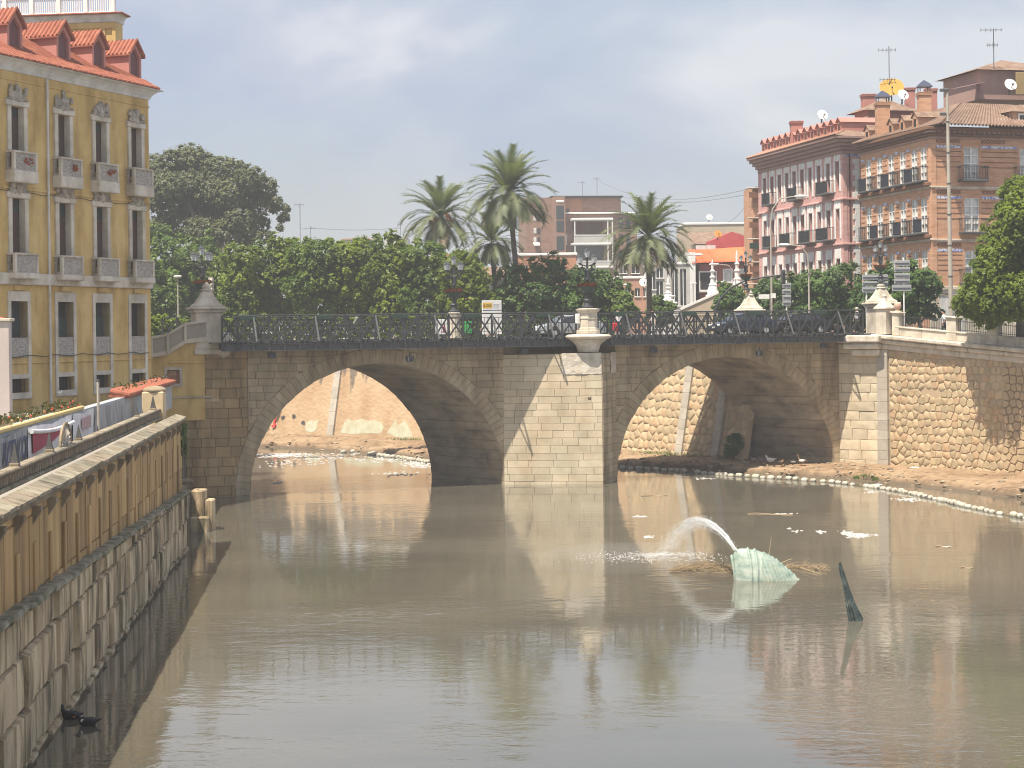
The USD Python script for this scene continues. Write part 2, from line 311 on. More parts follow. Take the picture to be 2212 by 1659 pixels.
lf_dull = leaf_mat('eucalyptus_leaves', (.10, .115, .05), (.19, .205, .085), (.28, .29, .13), .35)
lf_dark = leaf_mat('shrub_leaves', (.05, .10, .018), (.115, .20, .036), (.21, .30, .065))
lf_palm = leaf_mat('palm_fronds', (.13, .155, .08), (.24, .265, .135), (.37, .38, .20), .3)
lf_dry = leaf_mat('dry_fronds', (.10, .07, .035), (.17, .12, .06), (.24, .18, .10), .2)
mat_bark = M('grey_bark', [(.3, (.075, .06, .045)), (.7, (.19, .16, .125))], scale=3, stretch=(1, 1, .3), bump=.6, bscale=10)
mat_palmbark = M('palm_trunk_bark', [(.3, (.06, .048, .04)), (.7, (.15, .12, .095))], scale=2.5, stretch=(1, 1, 3), bump=.8, bscale=7, bdist=.06)
# ================================================================ the stone bridge
J1 = gp(1090, 1046.5)
BR = Frame(J1, (1, .36))
DZ, RZ = 8.5, 10.56            # underside of the deck girder, top of the railing
AX = -2.55 / 7.0               # skew of the vaults: s shift per metre of depth
THK = 7.0
ARCH = [(-7.9, 7.95, 7.62), (15.3, 7.8, 7.62)]      # centre, half span, rise
def ell(c, a, b, t0=0, t1=PI, n=48):
    t = np.linspace(t0, t1, n); return np.stack([c + a * np.cos(t), b * np.sin(t)], -1)
def arch_poly(c, a, b, ext=0.0):
    p = ell(c, a + ext, b + ext); return Polygon(np.vstack([p, [[c - a - ext, -2], [c + a + ext, -2]]]))
bridge = thing('stone_bridge', 'old two-arched stone bridge with a pointed pier standing in the river', 'bridge', BR.loc, BR.rot)
S0, S1 = -24.0, 29.0
wall2d = sbox(S0, -1.6, S1, 8.48)
openings = unary_union([arch_poly(*a) for a in ARCH])
rings = unary_union([arch_poly(*a, ext=.86) for a in ARCH])
def shear(mb):
    for v in mb.v: v[:, 0] += AX * np.clip(v[:, 1], 0, None)
    return mb
obj('wall_core', shear(MB().slab(wall2d.difference(openings.buffer(.02)), 0.02, THK)), mat_core, bridge)
# vault linings: rows of stones running through, slightly uneven
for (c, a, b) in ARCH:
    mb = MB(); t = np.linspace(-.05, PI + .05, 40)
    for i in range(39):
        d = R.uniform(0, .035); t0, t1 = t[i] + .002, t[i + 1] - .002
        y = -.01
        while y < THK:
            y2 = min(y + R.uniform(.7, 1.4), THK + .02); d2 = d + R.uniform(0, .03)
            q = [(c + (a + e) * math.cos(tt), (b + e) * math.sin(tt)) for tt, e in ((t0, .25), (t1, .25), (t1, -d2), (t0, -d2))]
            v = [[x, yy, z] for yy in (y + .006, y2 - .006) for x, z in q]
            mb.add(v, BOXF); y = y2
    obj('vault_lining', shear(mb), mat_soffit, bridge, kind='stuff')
# voussoirs
vous = []
for ai, (c, a, b) in enumerate(ARCH):
    ring = thing_ring = UsdGeom.Xform.Define(stage, numbered(bridge.GetPath().pathString + '/arch_ring')).GetPrim()
    t = np.linspace(0.0, PI, 64)
    for i in range(63):
        t0, t1 = t[i] + .0010, t[i + 1] - .0010; o = .86 + R.uniform(-.04, .04)
        p = Polygon([(c + a * math.cos(t0), b * math.sin(t0)), (c + (a + o) * math.cos(t0), (b + o) * math.sin(t0)), (c + (a + o) * math.cos(t1), (b + o) * math.sin(t1)), (c + a * math.cos(t1), b * math.sin(t1))])
        p = p.intersection(sbox(S0, -1, S1, 8.46))
        if p.geom_type != 'Polygon' or p.area < .03: continue
        obj('voussoir', block(p, h=.045 + R.uniform(0, .012), emb=.25, bev=.006), R.choice(mat_old[1:4]), ring)
# spandrel and abutment stones
face = wall2d.difference(rings.buffer(.015))
pier_base = sbox(0.02, -2, 7.44, 9)
spandrel = UsdGeom.Xform.Define(stage, numbered(bridge.GetPath().pathString + '/spandrel_wall')).GetPrim()
stones = []
stones += list(courses(face.intersection(sbox(-15.9, -.5, 24.6, 8.47)).difference(pier_base), -16, 24.6, -.45, 8.47, .42, .75, 1.5, R))
mat_abut = tones('ochre_abutment_stone', (.385, .275, .145), 4, .15, .05, scale=.8, bump=.45, bscale=9, **STREAK)
abut = UsdGeom.Xform.Define(stage, numbered(bridge.GetPath().pathString + '/abutment_wall')).GetPrim()
hole1 = sbox(-20.5, 1.15, -19.55, 2.75)
big = list(courses(face.intersection(sbox(-22.5, -.5, -15.93, 8.47)).difference(hole1.buffer(.02)), -22.5, -15.93, -.45, 8.47, .56, .7, 1.15, R))
stones.sort(key=lambda g: -g.area)
for g in stones[:150]: obj('stone', block(g, h=.045 + R.uniform(0, .03), bev=.02), R.choice(mat_old), spandrel)
mb = MB()
for g in stones[150:]: mb.add(*block(g, h=.05, bev=.02))
obj('small_stones', mb, mat_old[2], spandrel, kind='stuff')
for g in big: obj('stone', block(g, h=.06 + R.uniform(0, .035), bev=.025), R.choice(mat_abut), abut)
# barred opening and ledges of the left abutment
obj('opening_back', MB().box(-20.5, -19.55, .28, .3, 1.15, 2.75), mat_dark, bridge)
for k in range(6): obj('window_bar', MB().bar((-20.42 + k * .16, .02, 1.15), (-20.42 + k * .16, .02, 2.75), .03), mat_iron2, bridge)
obj('sill_ledge', MB().bbox(-20.9, -19.2, -.3, .1, .92, 1.13, .04), mat_old[1], bridge)
obj('string_course', MB().bbox(-21.6, -17.6, -.16, .1, 5.5, 5.75, .05), mat_old[4], bridge)
obj('string_course', MB().bbox(-21.6, -18.0, -.28, .1, 5.76, 5.92, .05), mat_old[3], bridge)
mb = MB()
for k in range(26):
    x, z = -21.1 + (k % 4) * .33, 6.2 + (k // 4) * .24
    if R.random() < .8: mb.bbox(x + R.uniform(0, .05), x + .31, -.1, .02, z, z + .21, .02)
obj('red_brick_patch', mb, M('old_red_brick', (.30, .13, .085), scale=4, bump=.4), bridge, kind='stuff')
obj('footing', MB().bbox(-22.0, -19.9, -2.2, -.05, -1.0, .9, .06), mat_old[2], bridge)
obj('footing', MB().bbox(-21.0, -19.3, -2.9, -1.0, -1.0, .35, .05), mat_old[1], bridge)
# pointed pier
AP = (5.44, -2.7)
pier = UsdGeom.Xform.Define(stage, numbered(bridge.GetPath().pathString + '/pier')).GetPrim()
PTOP = 8.0
obj('pier_core', MB().plan(Polygon([(0.05, .3), (0.05, 0.04), (5.42, -2.62), (7.38, 0.03), (7.38, .3)]), -1.6, PTOP), mat_mortar, pier)
for (p0, p1, mats) in (((0, 0), AP, mat_stone), (AP, (7.46, 0), mat_old)):
    L = math.hypot(p1[0] - p0[0], p1[1] - p0[1]); ang = math.atan2(p1[1] - p0[1], p1[0] - p0[0])
    hole = [sbox(L * .52, 5.15, L * .52 + .16, 5.32), sbox(L * .86, 5.15, L * .86 + .2, 5.34)] if L > 3 else []
    reg = sbox(0.0, -1.2, L, 7.98).difference(sbox(L * .60, 6.75, L + .1, 9) if L > 3 else sbox(-.1, 6.75, L * .6, 9))
    for h_ in hole: reg = reg.difference(h_)
    for g in courses(reg, 0, L, -1.2, 7.98, .43, .85, 1.7, R):
        obj('stone', face_place(block(g, h=.05 + R.uniform(0, .02), emb=.06, bev=.008), p0, ang), R.choice(mats), pier)
    # rough plastered top
    n = 26; mh = 14; xs = np.linspace(L * .6 if L > 3 else 0, L if L > 3 else L * .6, n); zs = np.linspace(6.75, 8.05, mh); gx, gz = np.meshgrid(xs, zs)
    y = -.05 - .09 * meshkit.fbm(np.stack([gx * 2.2, gz * 2.2, gx * 0 + L], -1), 4)
    idx = np.arange(n * mh).reshape(mh, n); f = np.stack([idx[:-1, :-1], idx[:-1, 1:], idx[1:, 1:], idx[1:, :-1]], -1).reshape(-1, 4)
    obj('plastered_top', face_place((np.stack([gx, y, gz], -1).reshape(-1, 3), np.vstack([f[:, [0, 1, 2]], f[:, [0, 2, 3]]])), p0, ang), mat_plaster, pier)
# capital slab, corbel and octagonal pedestal on the pier
PC = (4.95, -1.75)
obj('corbel', MB().lathe([(.65, 8.1), (.78, 8.5), (.95, 8.7), (1.18, 8.84)], 12, (PC[0], PC[1], 0), PI / 8), mat_plaster, pier)
obj('slab', MB().lathe([(1.15, 8.85), (1.42, 8.97), (1.45, 9.06), (1.25, 9.17), (.6, 9.21)], 20, (PC[0], PC[1], 0)), mat_trim, pier, smooth=25)
ped = UsdGeom.Xform.Define(stage, numbered(bridge.GetPath().pathString + '/lamp_pedestal')).GetPrim()
obj('plinth', MB().lathe([(.74, 9.22), (.74, 9.42), (.68, 9.46), (.68, 9.55), (.6, 9.6)], 8, (PC[0], PC[1], 0), PI / 8), mat_trim, ped)
obj('shaft', MB().lathe([(.6, 9.6), (.58, 10.12), (.62, 10.14), (.62, 10.2), (.58, 10.22), (.58, 10.5)], 8, (PC[0], PC[1], 0), PI / 8), mat_trim, ped)
obj('cap', MB().lathe([(.58, 10.5), (.72, 10.62), (.74, 10.68), (.74, 10.74), (.5, 10.78)], 8, (PC[0], PC[1], 0), PI / 8), mat_trim, ped)
obj('meter_box', MB().bbox(PC[0] - .82, PC[0] - .6, PC[1] - .2, PC[1] + .1, 9.85, 10.45, .03), mat_white, ped)
# deck
obj('deck_slab', MB().box(-17.6, 25.0, -1.45, 8.5, 8.56, 8.93), mat_dark, bridge)
obj('roadway', MB().box(-40, 34, .6, 6.4, 8.931, 8.965), mat_asphalt, bridge)
for y0, y1 in ((-1.25, .55), (6.45, 8.45)): obj('pavement', MB().box(-18.2, 25.4, y0, y1, 8.931, 9.0), mat_pave, bridge)
for y0 in (.58, 6.28): obj('kerb', MB().bbox(-21, 27, y0, y0 + .14, 8.94, 9.02, .015), mat_trim, bridge)

def railing(s0, s1, y, label, group):
    """lattice iron railing along the deck edge"""
    t = thing('iron_railing', label, 'railing', BR.w(s0, y), BR.rot, group)
    L = s1 - s0; n = max(3, round(L / .92)); w = L / n
    obj('web_plate', MB().box(0, L, .03, .06, DZ, DZ + .36), mat_iron2, t)
    obj('bottom_girder', MB().box(0, L, -.09, .09, DZ - .03, DZ).box(0, L, -.05, .07, DZ + .36, DZ + .385), mat_iron2, t)
    obj('top_rail', MB().bbox(-.02, L + .02, -.07, .07, RZ - .07, RZ, .02), mat_iron, t)
    obj('handrail', MB().box(0, L, .05, .08, RZ - .3, RZ - .27), mat_iron, t)
    for z in (9.42, 9.9): obj('thin_rail', MB().box(0, L, .045, .07, z, z + .03), mat_iron, t)
    obj('deck_edge', MB().box(0, L, .02, .06, 9.0, 9.06), mat_iron2, t)
    for k in range(n + 1): obj('post', MB().box(k * w - .055, k * w + .055, -.05, .03, DZ, RZ - .07), mat_iron, t)
    pk = MB()
    for k in range(n):
        for q in (.25, .5, .75): pk.box((k + q) * w - .012, (k + q) * w + .012, .05, .074, 9.03, RZ - .27)
    obj('pickets', pk, mat_iron, t, kind='stuff')
    for k in range(n):
        x = k * w + .045; x2 = (k + 1) * w - .045; xm = (x + x2) / 2
        obj('brace', MB().bar((x, -.02, 9.2), (x2, -.02, RZ - .18), .09, .05, (0, 1, 0)), mat_iron, t)
        obj('brace', MB().bar((x, .015, RZ - .18), (x2, .015, 9.2), .09, .05, (0, 1, 0)), mat_iron, t)
        obj('brace', MB().bar((x, -.02, DZ + .06), (xm, -.02, 9.16), .05, .05, (0, 1, 0)).bar((xm, -.02, 9.16), (x2, -.02, DZ + .06), .05, .05, (0, 1, 0)), mat_iron, t)
    if y < 0:
        for k in range(2, n, 4):
            x = k * w
            obj('raking_strut', MB().bar((x, -.06, RZ - .1), (x, -.95, DZ + .5), .07, .09, (1, 0, 0)).bar((x, -.95, DZ + .46), (x, -.02, DZ + .46), .06, .06).bar((x, -.06, 9.5), (x, -.42, 9.5), .04), mat_iron2, t)
        for k in range(1, n, 5):
            if k * w + 1.1 < L: obj('planter_plate', MB().bbox(k * w + .1, k * w + 1.05, -.12, -.07, RZ - .29, RZ - .05, .01), mat_green, t)
    return t
rg = 'lattice iron railings of the bridge'
railing(-17.65, 4.25, -1.5, 'long black lattice railing left of the pier pedestal, on the near side of the bridge', rg)
railing(5.7, 24.45, -1.5, 'black lattice railing right of the pier pedestal, above the arch with the earth bank', rg)
railing(-19.5, 25.5, 8.5, 'far black lattice railing seen through the near one, across the roadway', rg)

# floodlights slung under the deck
fl0 = None
for i, (px, py, lab) in enumerate([(587, 768, 'leftmost'), (885, 776, 'second from left, over the crown of the left arch'), (1132, 758, 'third from left, just left of the pier'), (1412, 757, 'fourth from left, right of the pier'), (1640, 764, 'fifth, over the crown of the right arch'), (1779, 747, 'rightmost')]):
    x, z = BR.fp(px, py, -1.3); loc = BR.w(x, -1.3)
    lb = f'grey floodlight under the bridge deck, {lab}'
    if fl0 is None:
        fl0 = thing('floodlight', lb, 'floodlight', (loc[0], loc[1], z), BR.rot, 'floodlights under the deck')
        obj('housing', MB().bbox(-.2, .2, -.16, .16, -.16, .16, .05).tf((0, 0, 0), .3), mat_iron2, fl0)
        obj('lens', MB().box(-.15, .15, -.175, -.165, -.12, .12).tf((0, 0, 0), .3), mat_glass, fl0)
        obj('bracket', MB().bar((0, 0, .15), (0, 0, .45), .04).bar((-.24, 0, -.02), (-.24, 0, .2), .03).bar((.24, 0, -.02), (.24, 0, .2), .03).bar((-.24, 0, .2), (.24, 0, .2), .03), mat_iron, fl0)
    else: copy(fl0, lb, (loc[0], loc[1], z), BR.rot)
# ================================================================ ground, water, banks
def wall_x(Y): return -7.42 - .092 * Y            # river face of the left wall
LWE = np.array([wall_x(80.), 80.])                # its end by the bridge
ABL = BR.w(-21.5, 0)[:2]
RWo = gp(1912, 1003.5, .5); RW = Frame(RWo, (6.4, -7.7))
FWP = [np.array(p, float) for p in [(-62, 200), (-20.5, 160), (-7.5, 150), (8.0, 133.0), (15.6, 122.6)]]     # foot of the far embankment, left to right
def rz(l): return 8.92 - .082 * np.clip(l, -1, 13)   # top of the cornice along the right wall
def ground_mesh():
    V, F, n = [], [], 0
    def add(poly, zf):
        nonlocal n
        v, f = trimesh.creation.triangulate_polygon(poly, engine='earcut')
        V.append(np.column_stack([v, [zf(x, y) for x, y in v]])); F.append(f + n); n += len(v)
    B = 4000
    fw = [FWP[k] + np.array([1.6, 1.2]) for k in range(len(FWP))]
    add(Polygon([(-B, B), (-B, 240), (-100, 240), *[tuple(p) for p in fw], tuple(BR.w(24.8, 7.5)[:2]), tuple(BR.w(25.6, .3)[:2]), tuple(RW.w(-.2, .9)[:2]), (60, 120), (B, 120), (B, B)]), lambda x, y: 8.93)
    L2 = [tuple(BR.w(-19.6, 7.5)[:2]), (-70, 165), (-90, 180)]
    add(Polygon([(-B, 240), (-B, 101), (-24, 101), tuple(BR.w(-21.6, .6)[:2]), *L2, (-100, 240)]), lambda x, y: 8.93)
    add(Polygon([(-B, 100.9), (-B, -B), (wall_x(-300) - .5, -B), (wall_x(-300) - .5, -300), (LWE[0] - .5, LWE[1]), (ABL[0] - .3, ABL[1] - .2), (-24, 100.9)]), lambda x, y: 5.45)
    e = [RW.w(l, .9)[:2] for l in np.linspace(-.2, 18, 12)]
    add(Polygon([tuple(e[0]), *[tuple(p) for p in e[1:]], (45, 60), (45, -B), (B, -B), (B, 119.9), (60, 119.9)]), lambda x, y: float(rz((117 - y) / .77) - .02))
    return np.vstack(V), np.vstack(F)
g = obj('ground', ground_mesh(), mat_ground, kind='structure')
g.SetCustomDataByKey('label', 'level town ground behind the embankments')
bed = obj('river_bed', MB().box(-400, 400, -400, 400, -2.2, -2.0), mat_ground, kind='structure')

mat_water = usdkit.material(stage, '/World/Looks/muddy_water', {
    'g': ('geometry', {}),
    'm1': ('mapping', {'scale': (1.1, 1.9, 1.0), 'rotation': (0, 0, .25)}), 'n1': ('noise_texture', {'scale': 1.0, 'detail': 3.0, 'roughness': .55, 'distortion': .4}),
    'm2': ('mapping', {'scale': (.07, .10, 1.0), 'location': (4.2, 1.3, 0)}), 'n2': ('noise_texture', {'scale': 1.0, 'detail': 3.0, 'distortion': .8}),
    'r2': ('rgb_ramp', {'ramp': [(.36, (.12,) * 3), (.50, (.4,) * 3), (.62, (1.15,) * 3)]}),
    'm3': ('mapping', {'scale': (4.5, 7.5, 1.0)}), 'n3': ('noise_texture', {'scale': 1.0, 'detail': 2.0}),
    'ad': ('math', {'math_type': 'multiply_add', 'value2': .2}),
    'h': ('math', {'math_type': 'multiply'}), 'b': ('bump', {'strength': 1.0, 'distance': .015}),
    'm4': ('mapping', {'scale': (.05, .12, 1.0), 'location': (9, 2, 0)}), 'n4': ('noise_texture', {'scale': 1.0, 'detail': 4.0, 'distortion': .5}),
    'c': ('rgb_ramp', {'ramp': [(.35, (.092, .084, .064)), (.6, (.125, .114, .086))]}),
    'p': ('principled_bsdf', {'roughness': .035, 'ior': 1.85, 'specular_ior_level': .6})},
    [('g.position', 'm1.vector'), ('m1.vector', 'n1.vector'), ('g.position', 'm2.vector'), ('m2.vector', 'n2.vector'), ('n2.fac', 'r2.fac'), ('g.position', 'm3.vector'), ('m3.vector', 'n3.vector'),
     ('n3.fac', 'ad.value1'), ('n1.fac', 'ad.value3'), ('ad.value', 'h.value1'), ('r2.color', 'h.value2'), ('h.value', 'b.height'), ('b.normal', 'p.normal'),
     ('g.position', 'm4.vector'), ('m4.vector', 'n4.vector'), ('n4.fac', 'c.fac'), ('c.color', 'p.base_color')], surface='p.BSDF')
w = obj('river_water', ([[-200, -120, 0], [120, -120, 0], [120, 330, 0], [-200, 330, 0]], [[0, 1, 2], [0, 2, 3]]), mat_water, kind='structure')
w.SetCustomDataByKey('label', 'brown muddy river water')

# earth bank at the foot of the right embankment, running on under the bridge
PAIRS = [((2400, 1102), (2400, 1033), .5), ((2212, 1078), (2212, 1022), .5), ((2000, 1052), (2000, 1008), .5), ((1850, 1037), (1850, 1001), .5), ((1700, 1028), (1790, 998), .5), ((1570, 1019), (1640, 995), .5),
         ((1450, 1012.5), (1502, 986), .55), ((1345, 1007), (1342, 973.6), .6), ((1100, 997), (1100, 960.5), .65), ((915, 989), (910, 949.6), .7), ((740, 976), (740, 943), .75), ((600, 967), (605, 938), .8), ((450, 960), (450, 930), .8), ((250, 952), (250, 922), .8)]
A = np.array([gp(*a, 0.0) for a, b, z in PAIRS]); Bk = np.array([gp(*b, z) for a, b, z in PAIRS])
tt = np.linspace(0, len(PAIRS) - 1, 330); ii = np.arange(len(PAIRS))
A = np.stack([np.interp(tt, ii, A[:, k]) for k in range(3)], 1); Bk = np.stack([np.interp(tt, ii, Bk[:, k]) for k in range(3)], 1)
prof = [(-.35, -.9), (-.10, -.16), (0.0, .0), (.05, .10), (.08, .30), (.12, .42), (.22, .43), (.4, .45), (.6, None), (.8, None), (1.0, None), (1.12, None)]
rows = []
for q, z in prof:
    P = A + (Bk - A) * q
    d = meshkit.fbm(np.column_stack([P[:, 0] * .7, P[:, 1] * .7, np.zeros(len(P))]), 4, 3) - .5
    d2 = meshkit.fbm(np.column_stack([P[:, 0] * 2.3, P[:, 1] * 2.3, np.ones(len(P))]), 3, 5) - .5
    n_ = (Bk - A)[:, :2]; n_ = n_ / np.linalg.norm(n_, axis=1, keepdims=True)
    amp = 2.2 if q < .3 else .3
    P[:, :2] += n_ * (d * amp + d2 * .5 * (q < .3))[:, None]
    P[:, 2] = (z if z is not None else Bk[:, 2]) + (d2 * .22 if q > .02 else 0) + (d * .22 if q > .1 else 0)
    rows.append(P)
V = np.stack(rows); nr, nc = V.shape[:2]; ix = np.arange(nr * nc).reshape(nr, nc)
obj('bank_earth', (V.reshape(-1, 3), np.stack([ix[:-1, :-1], ix[:-1, 1:], ix[1:, 1:], ix[1:, :-1]], -1).reshape(-1, 4)), mat_earth, kind='structure', smooth=40)

mb = MB()
for k in range(700):
    i = R.randrange(20, len(A) - 20); q = R.choice((R.uniform(.0, .14), R.uniform(.0, .9))); p = A[i] + (Bk[i] - A[i]) * q; r = R.uniform(.03, .11) * (1 if R.random() < .85 else 1.7); j = min(range(len(prof)), key=lambda k_: abs(prof[k_][0] - q)); z_ = V[j, i, 2]
    mb.ell((p[0] + R.uniform(-.2, .2), p[1], z_ + r * .2), (r * 1.2, r, r * .6), 1)
tag(obj('bank_pebbles', mb, M('muddy_pebble', [(.35, (.19, .14, .09)), (.6, (.36, .29, .20))], scale=1.5), kind='stuff'), 'scattered stones and clods on the earth bank', 'stones')
# ================================================================ right embankment wall
rw = thing('embankment_wall', 'honey coloured rubble embankment wall with cornice right of the bridge', 'wall', RW.loc, RW.rot)
def rwz(mb, f):                                # bend a straight run to the falling line of the cornice
    for v in mb.v: v[:, 2] += rz(v[:, 0]) - 8.92
    return mb
XR = 19.0
core = MB(); xs = np.linspace(-.5, XR, 21)
for a, b in zip(xs[:-1], xs[1:]):
    core.add([[a, .02, -.6], [b, .02, -.6], [b, .02, rz(b) - .2], [a, .02, rz(a) - .2]], [[0, 1, 2], [0, 2, 3]])
obj('wall_core', core, mat_mortar, rw)
st = voronoi_stones(.42, 15.5, .15, 8.1, .45, .48, R, .014)
st = [g for g in st if g.centroid.y < rz(g.centroid.x) - .98]
st = [g for g in st if meshkit.noise(np.array([g.centroid.x * .55, g.centroid.y * .75, 2.5])) < .80]
st.sort(key=lambda g: g.centroid.x)
for k, g in enumerate(st):
    if k < 285: obj('stone', rubble(g, .022 + R.uniform(0, .033)), R.choice(mat_rubble), rw, smooth=55)
mb = MB()
for g in st[285:]: mb.add(*rubble(g, .1))
if mb.v: obj('further_stones', mb, mat_rubble[2], rw, kind='stuff')
# pilaster of grey blocks at the corner
z = .2; k = 0
while z < 7.95:
    h = R.uniform(.5, .8); obj('pilaster_block', MB().bbox(-.45, .38, -.2, .1, z + .006, min(z + h, 7.97) - .006, .015), R.choice(mat_greystone), rw); z += h
obj('pilaster_capital', MB().bbox(-.55, .5, -.3, .1, 7.98, 8.3, .05), mat_trim, rw)
def run(name, x0, x1, y0, y1, z0, z1, mat, seg=1.6, b=.03, jit=0.0, parent=rw):
    x = x0
    while x < x1 - .05:
        x2 = min(x + seg * R.uniform(.85, 1.2), x1)
        obj(name, rwz(MB().bbox(x + .006, x2 - .006, y0 + R.uniform(-jit, jit), y1, z0, z1, b), 0), mat, parent); x = x2
run('frieze', -.5, XR, -.10, .12, 7.98, 8.34, mat_trim, 2.2)
run('cornice_bed', -.5, XR, -.38, .12, 8.345, 8.655, mat_trim, 2.2, .1)
run('cornice', -.6, XR, -.62, .2, 8.66, 8.92, mat_trim, 1.5, .06, .008)
run('parapet_base', .9, XR, .05, .5, 8.925, 9.42, mat_trim, 2.4, .02)
run('parapet_cap', .9, XR, -.02, .57, 9.425, 9.53, mat_trim, 2.4, .03)
px_l = lambda px: RW.fp(px, 690, .25)[0]
for px, w_, top in ((1939, .55, 10.35), (2059, .75, 10.35), (2147, .75, 10.35), (2262, .75, 10.35)):
    l = px_l(px)
    mb = MB().bbox(l - w_ / 2, l + w_ / 2, .0, .56, 8.93, top, .02).bbox(l - w_ / 2 - .1, l + w_ / 2 + .1, -.1, .66, top, top + .1, .03)
    obj('parapet_pier', rwz(mb, 0), mat_trim, rw)
    if px == 1939: obj('ball_finial', rwz(MB().lathe([(.3, 10.45), (.12, 10.55), (.1, 10.6), (.2, 10.7), (.25, 10.85), (.2, 11.0), (.05, 11.08)], 14, (l, .28, 0)), 0), M('pink_stone', (.52, .34, .26)), rw, smooth=40)
for a, b in ((1945, 2052), (2066, 2140), (2154, 2255)):
    la, lb = px_l(a), px_l(b); f = MB(); n = int((lb - la) / .13)
    fence = UsdGeom.Xform.Define(stage, numbered(rw.GetPath().pathString + '/iron_fence')).GetPrim()
    for z in (9.62, 10.15): f.box(la, lb, .26, .30, z, z + .035)
    obj('fence_rail', rwz(f, 0), mat_iron, fence)
    for k in range(n + 1):
        x = la + (lb - la) * k / n; obj('fence_bar', rwz(MB().box(x - .011, x + .011, .268, .29, 9.53, 10.28), 0), mat_iron, fence)
# wing wall between the arch and the pilaster
wa, wb = BR.w(23.55, -.02)[:2], RW.w(-.42, .0)[:2]; WW = Frame(wa, wb - wa); LW_ = float(np.hypot(*(wb - wa)))
ww = thing('wing_wall', 'sunlit ashlar wing wall between the right arch and the grey pilaster', 'wall', WW.loc, WW.rot)
obj('wall_core', MB().box(-.2, LW_, .02, .5, -.5, 8.45), mat_mortar, ww)
for g in courses(sbox(-.2, 0, LW_, 8.3), -.2, LW_, .1, 8.3, .62, .9, 2.2, R): obj('stone', block(g, .06 + R.uniform(0, .05), bev=.04, dome=.02), R.choice(mat_stone), ww)
obj('corbel', MB().bbox(LW_ - 1.8, LW_ + .3, -.55, .3, 7.55, 8.0, .1).bbox(LW_ - 2.2, LW_ + .4, -.9, .3, 8.0, 8.4, .12).bbox(LW_ - 2.5, LW_ + .6, -1.1, .4, 8.42, 8.9, .08), mat_plaster, ww)

# ================================================================ far embankment seen through the arches
BAT = .2
def leaned(vf): v, f = vf; v = v.copy(); v[:, 1] += BAT * np.clip(v[:, 2] - .6, -2, 20); return v, f
for k in range(len(FWP) - 1):
    fr = Frame(FWP[k], FWP[k + 1] - FWP[k]); L = float(np.hypot(*(FWP[k + 1] - FWP[k])))
    if k == 0: far_prev = None
    lab = ['streaked embankment wall far behind the left abutment', 'weathered wall with graffiti seen through the left arch', 'embankment wall hidden mostly behind the pier', 'sunlit rubble embankment wall seen through the right arch'][k]
    t = thing('embankment_wall', lab, 'wall', fr.loc, fr.rot)
    grid = MB(); n = 14
    obj('wall_core', leaned(MB().box(0, L, .0, .5, -.6, 8.9).get()), mat_mortar if k == 3 else mat_streaked, t)
    obj('wall_cap', leaned(MB().bbox(-.1, L + .1, -.25, .6, 8.45, 8.98, .06).get()), mat_trim, t)
    if k == 3:
        ss = voronoi_stones(.0, L, .2, 8.4, .60, .58, R, .02); ss.sort(key=lambda g: g.centroid.y)
        for g in ss[:290]: obj('stone', leaned(rubble(g, .03 + R.uniform(0, .035))), R.choice(mat_rubble), t, smooth=55)
        pil = [(1468, 975), (1546, 985)]
    elif k == 1: pil = [(715, 940)]
    else: pil = []
    for px, py in pil:
        x, _ = fr.fp(px, py); z = .3
        while z < 8.4:
            h = R.uniform(.7, 1.2); obj('pilaster_block', leaned(MB().bbox(x - .36, x + .36, -.22, .1, z + .006, min(z + h, 8.43) - .006, .015).get()), R.choice(mat_greystone), t); z += h
    if k == 1:
        T = lambda x, y: fr.fp((700 + x / 2.212) * .553, (1100 + y / 2.212) * .553, .9)
        pale = M('pale_graffiti_paint', [(.35, (.44, .39, .26)), (.6, (.50, .50, .37))], scale=1.5)
        def blot(pts, name, mat, y=-.012):
            q = [T(*p) for p in pts]; mb = MB().slab(Polygon(q).buffer(0), y, -.002); obj(name, leaned(mb.get()), mat, t)
        blot([(1140, 1215), (1180, 1195), (1215, 1200), (1245, 1190), (1240, 1280), (1200, 1300), (1150, 1285)], 'graffiti_patch', pale)
        blot([(1450, 1300), (1475, 1215), (1500, 1185), (1545, 1200), (1580, 1190), (1620, 1185), (1690, 1200), (1720, 1190), (1795, 1215), (1820, 1260), (1800, 1310), (1700, 1305), (1560, 1315)], 'graffiti_patch', pale)
        blot([(1850, 1300), (1880, 1250), (1910, 1180), (1935, 1240), (1990, 1200), (2040, 1260), (2075, 1335), (1960, 1350)], 'graffiti_patch', pale)
        red = M('red_spray_paint', (.55, .05, .05)); blk = M('black_spray_paint', (.10, .09, .085))
        blot([(872, 1170), (885, 1170), (875, 1215), (890, 1230), (880, 1255), (855, 1255), (850, 1235), (868, 1238), (860, 1210)], 'graffiti_squiggle', red, -.02)
        for cx, cy in ((940, 1180), (1038, 1170), (1118, 1222)):
            for j in range(3):
                a, b = cx + R.uniform(-22, 22), cy + R.uniform(-16, 16); blot([(a - 12, b - 6), (a + 10, b - 14), (a + 14, b + 8), (a - 5, b + 12)], 'graffiti_squiggle', blk, -.02)
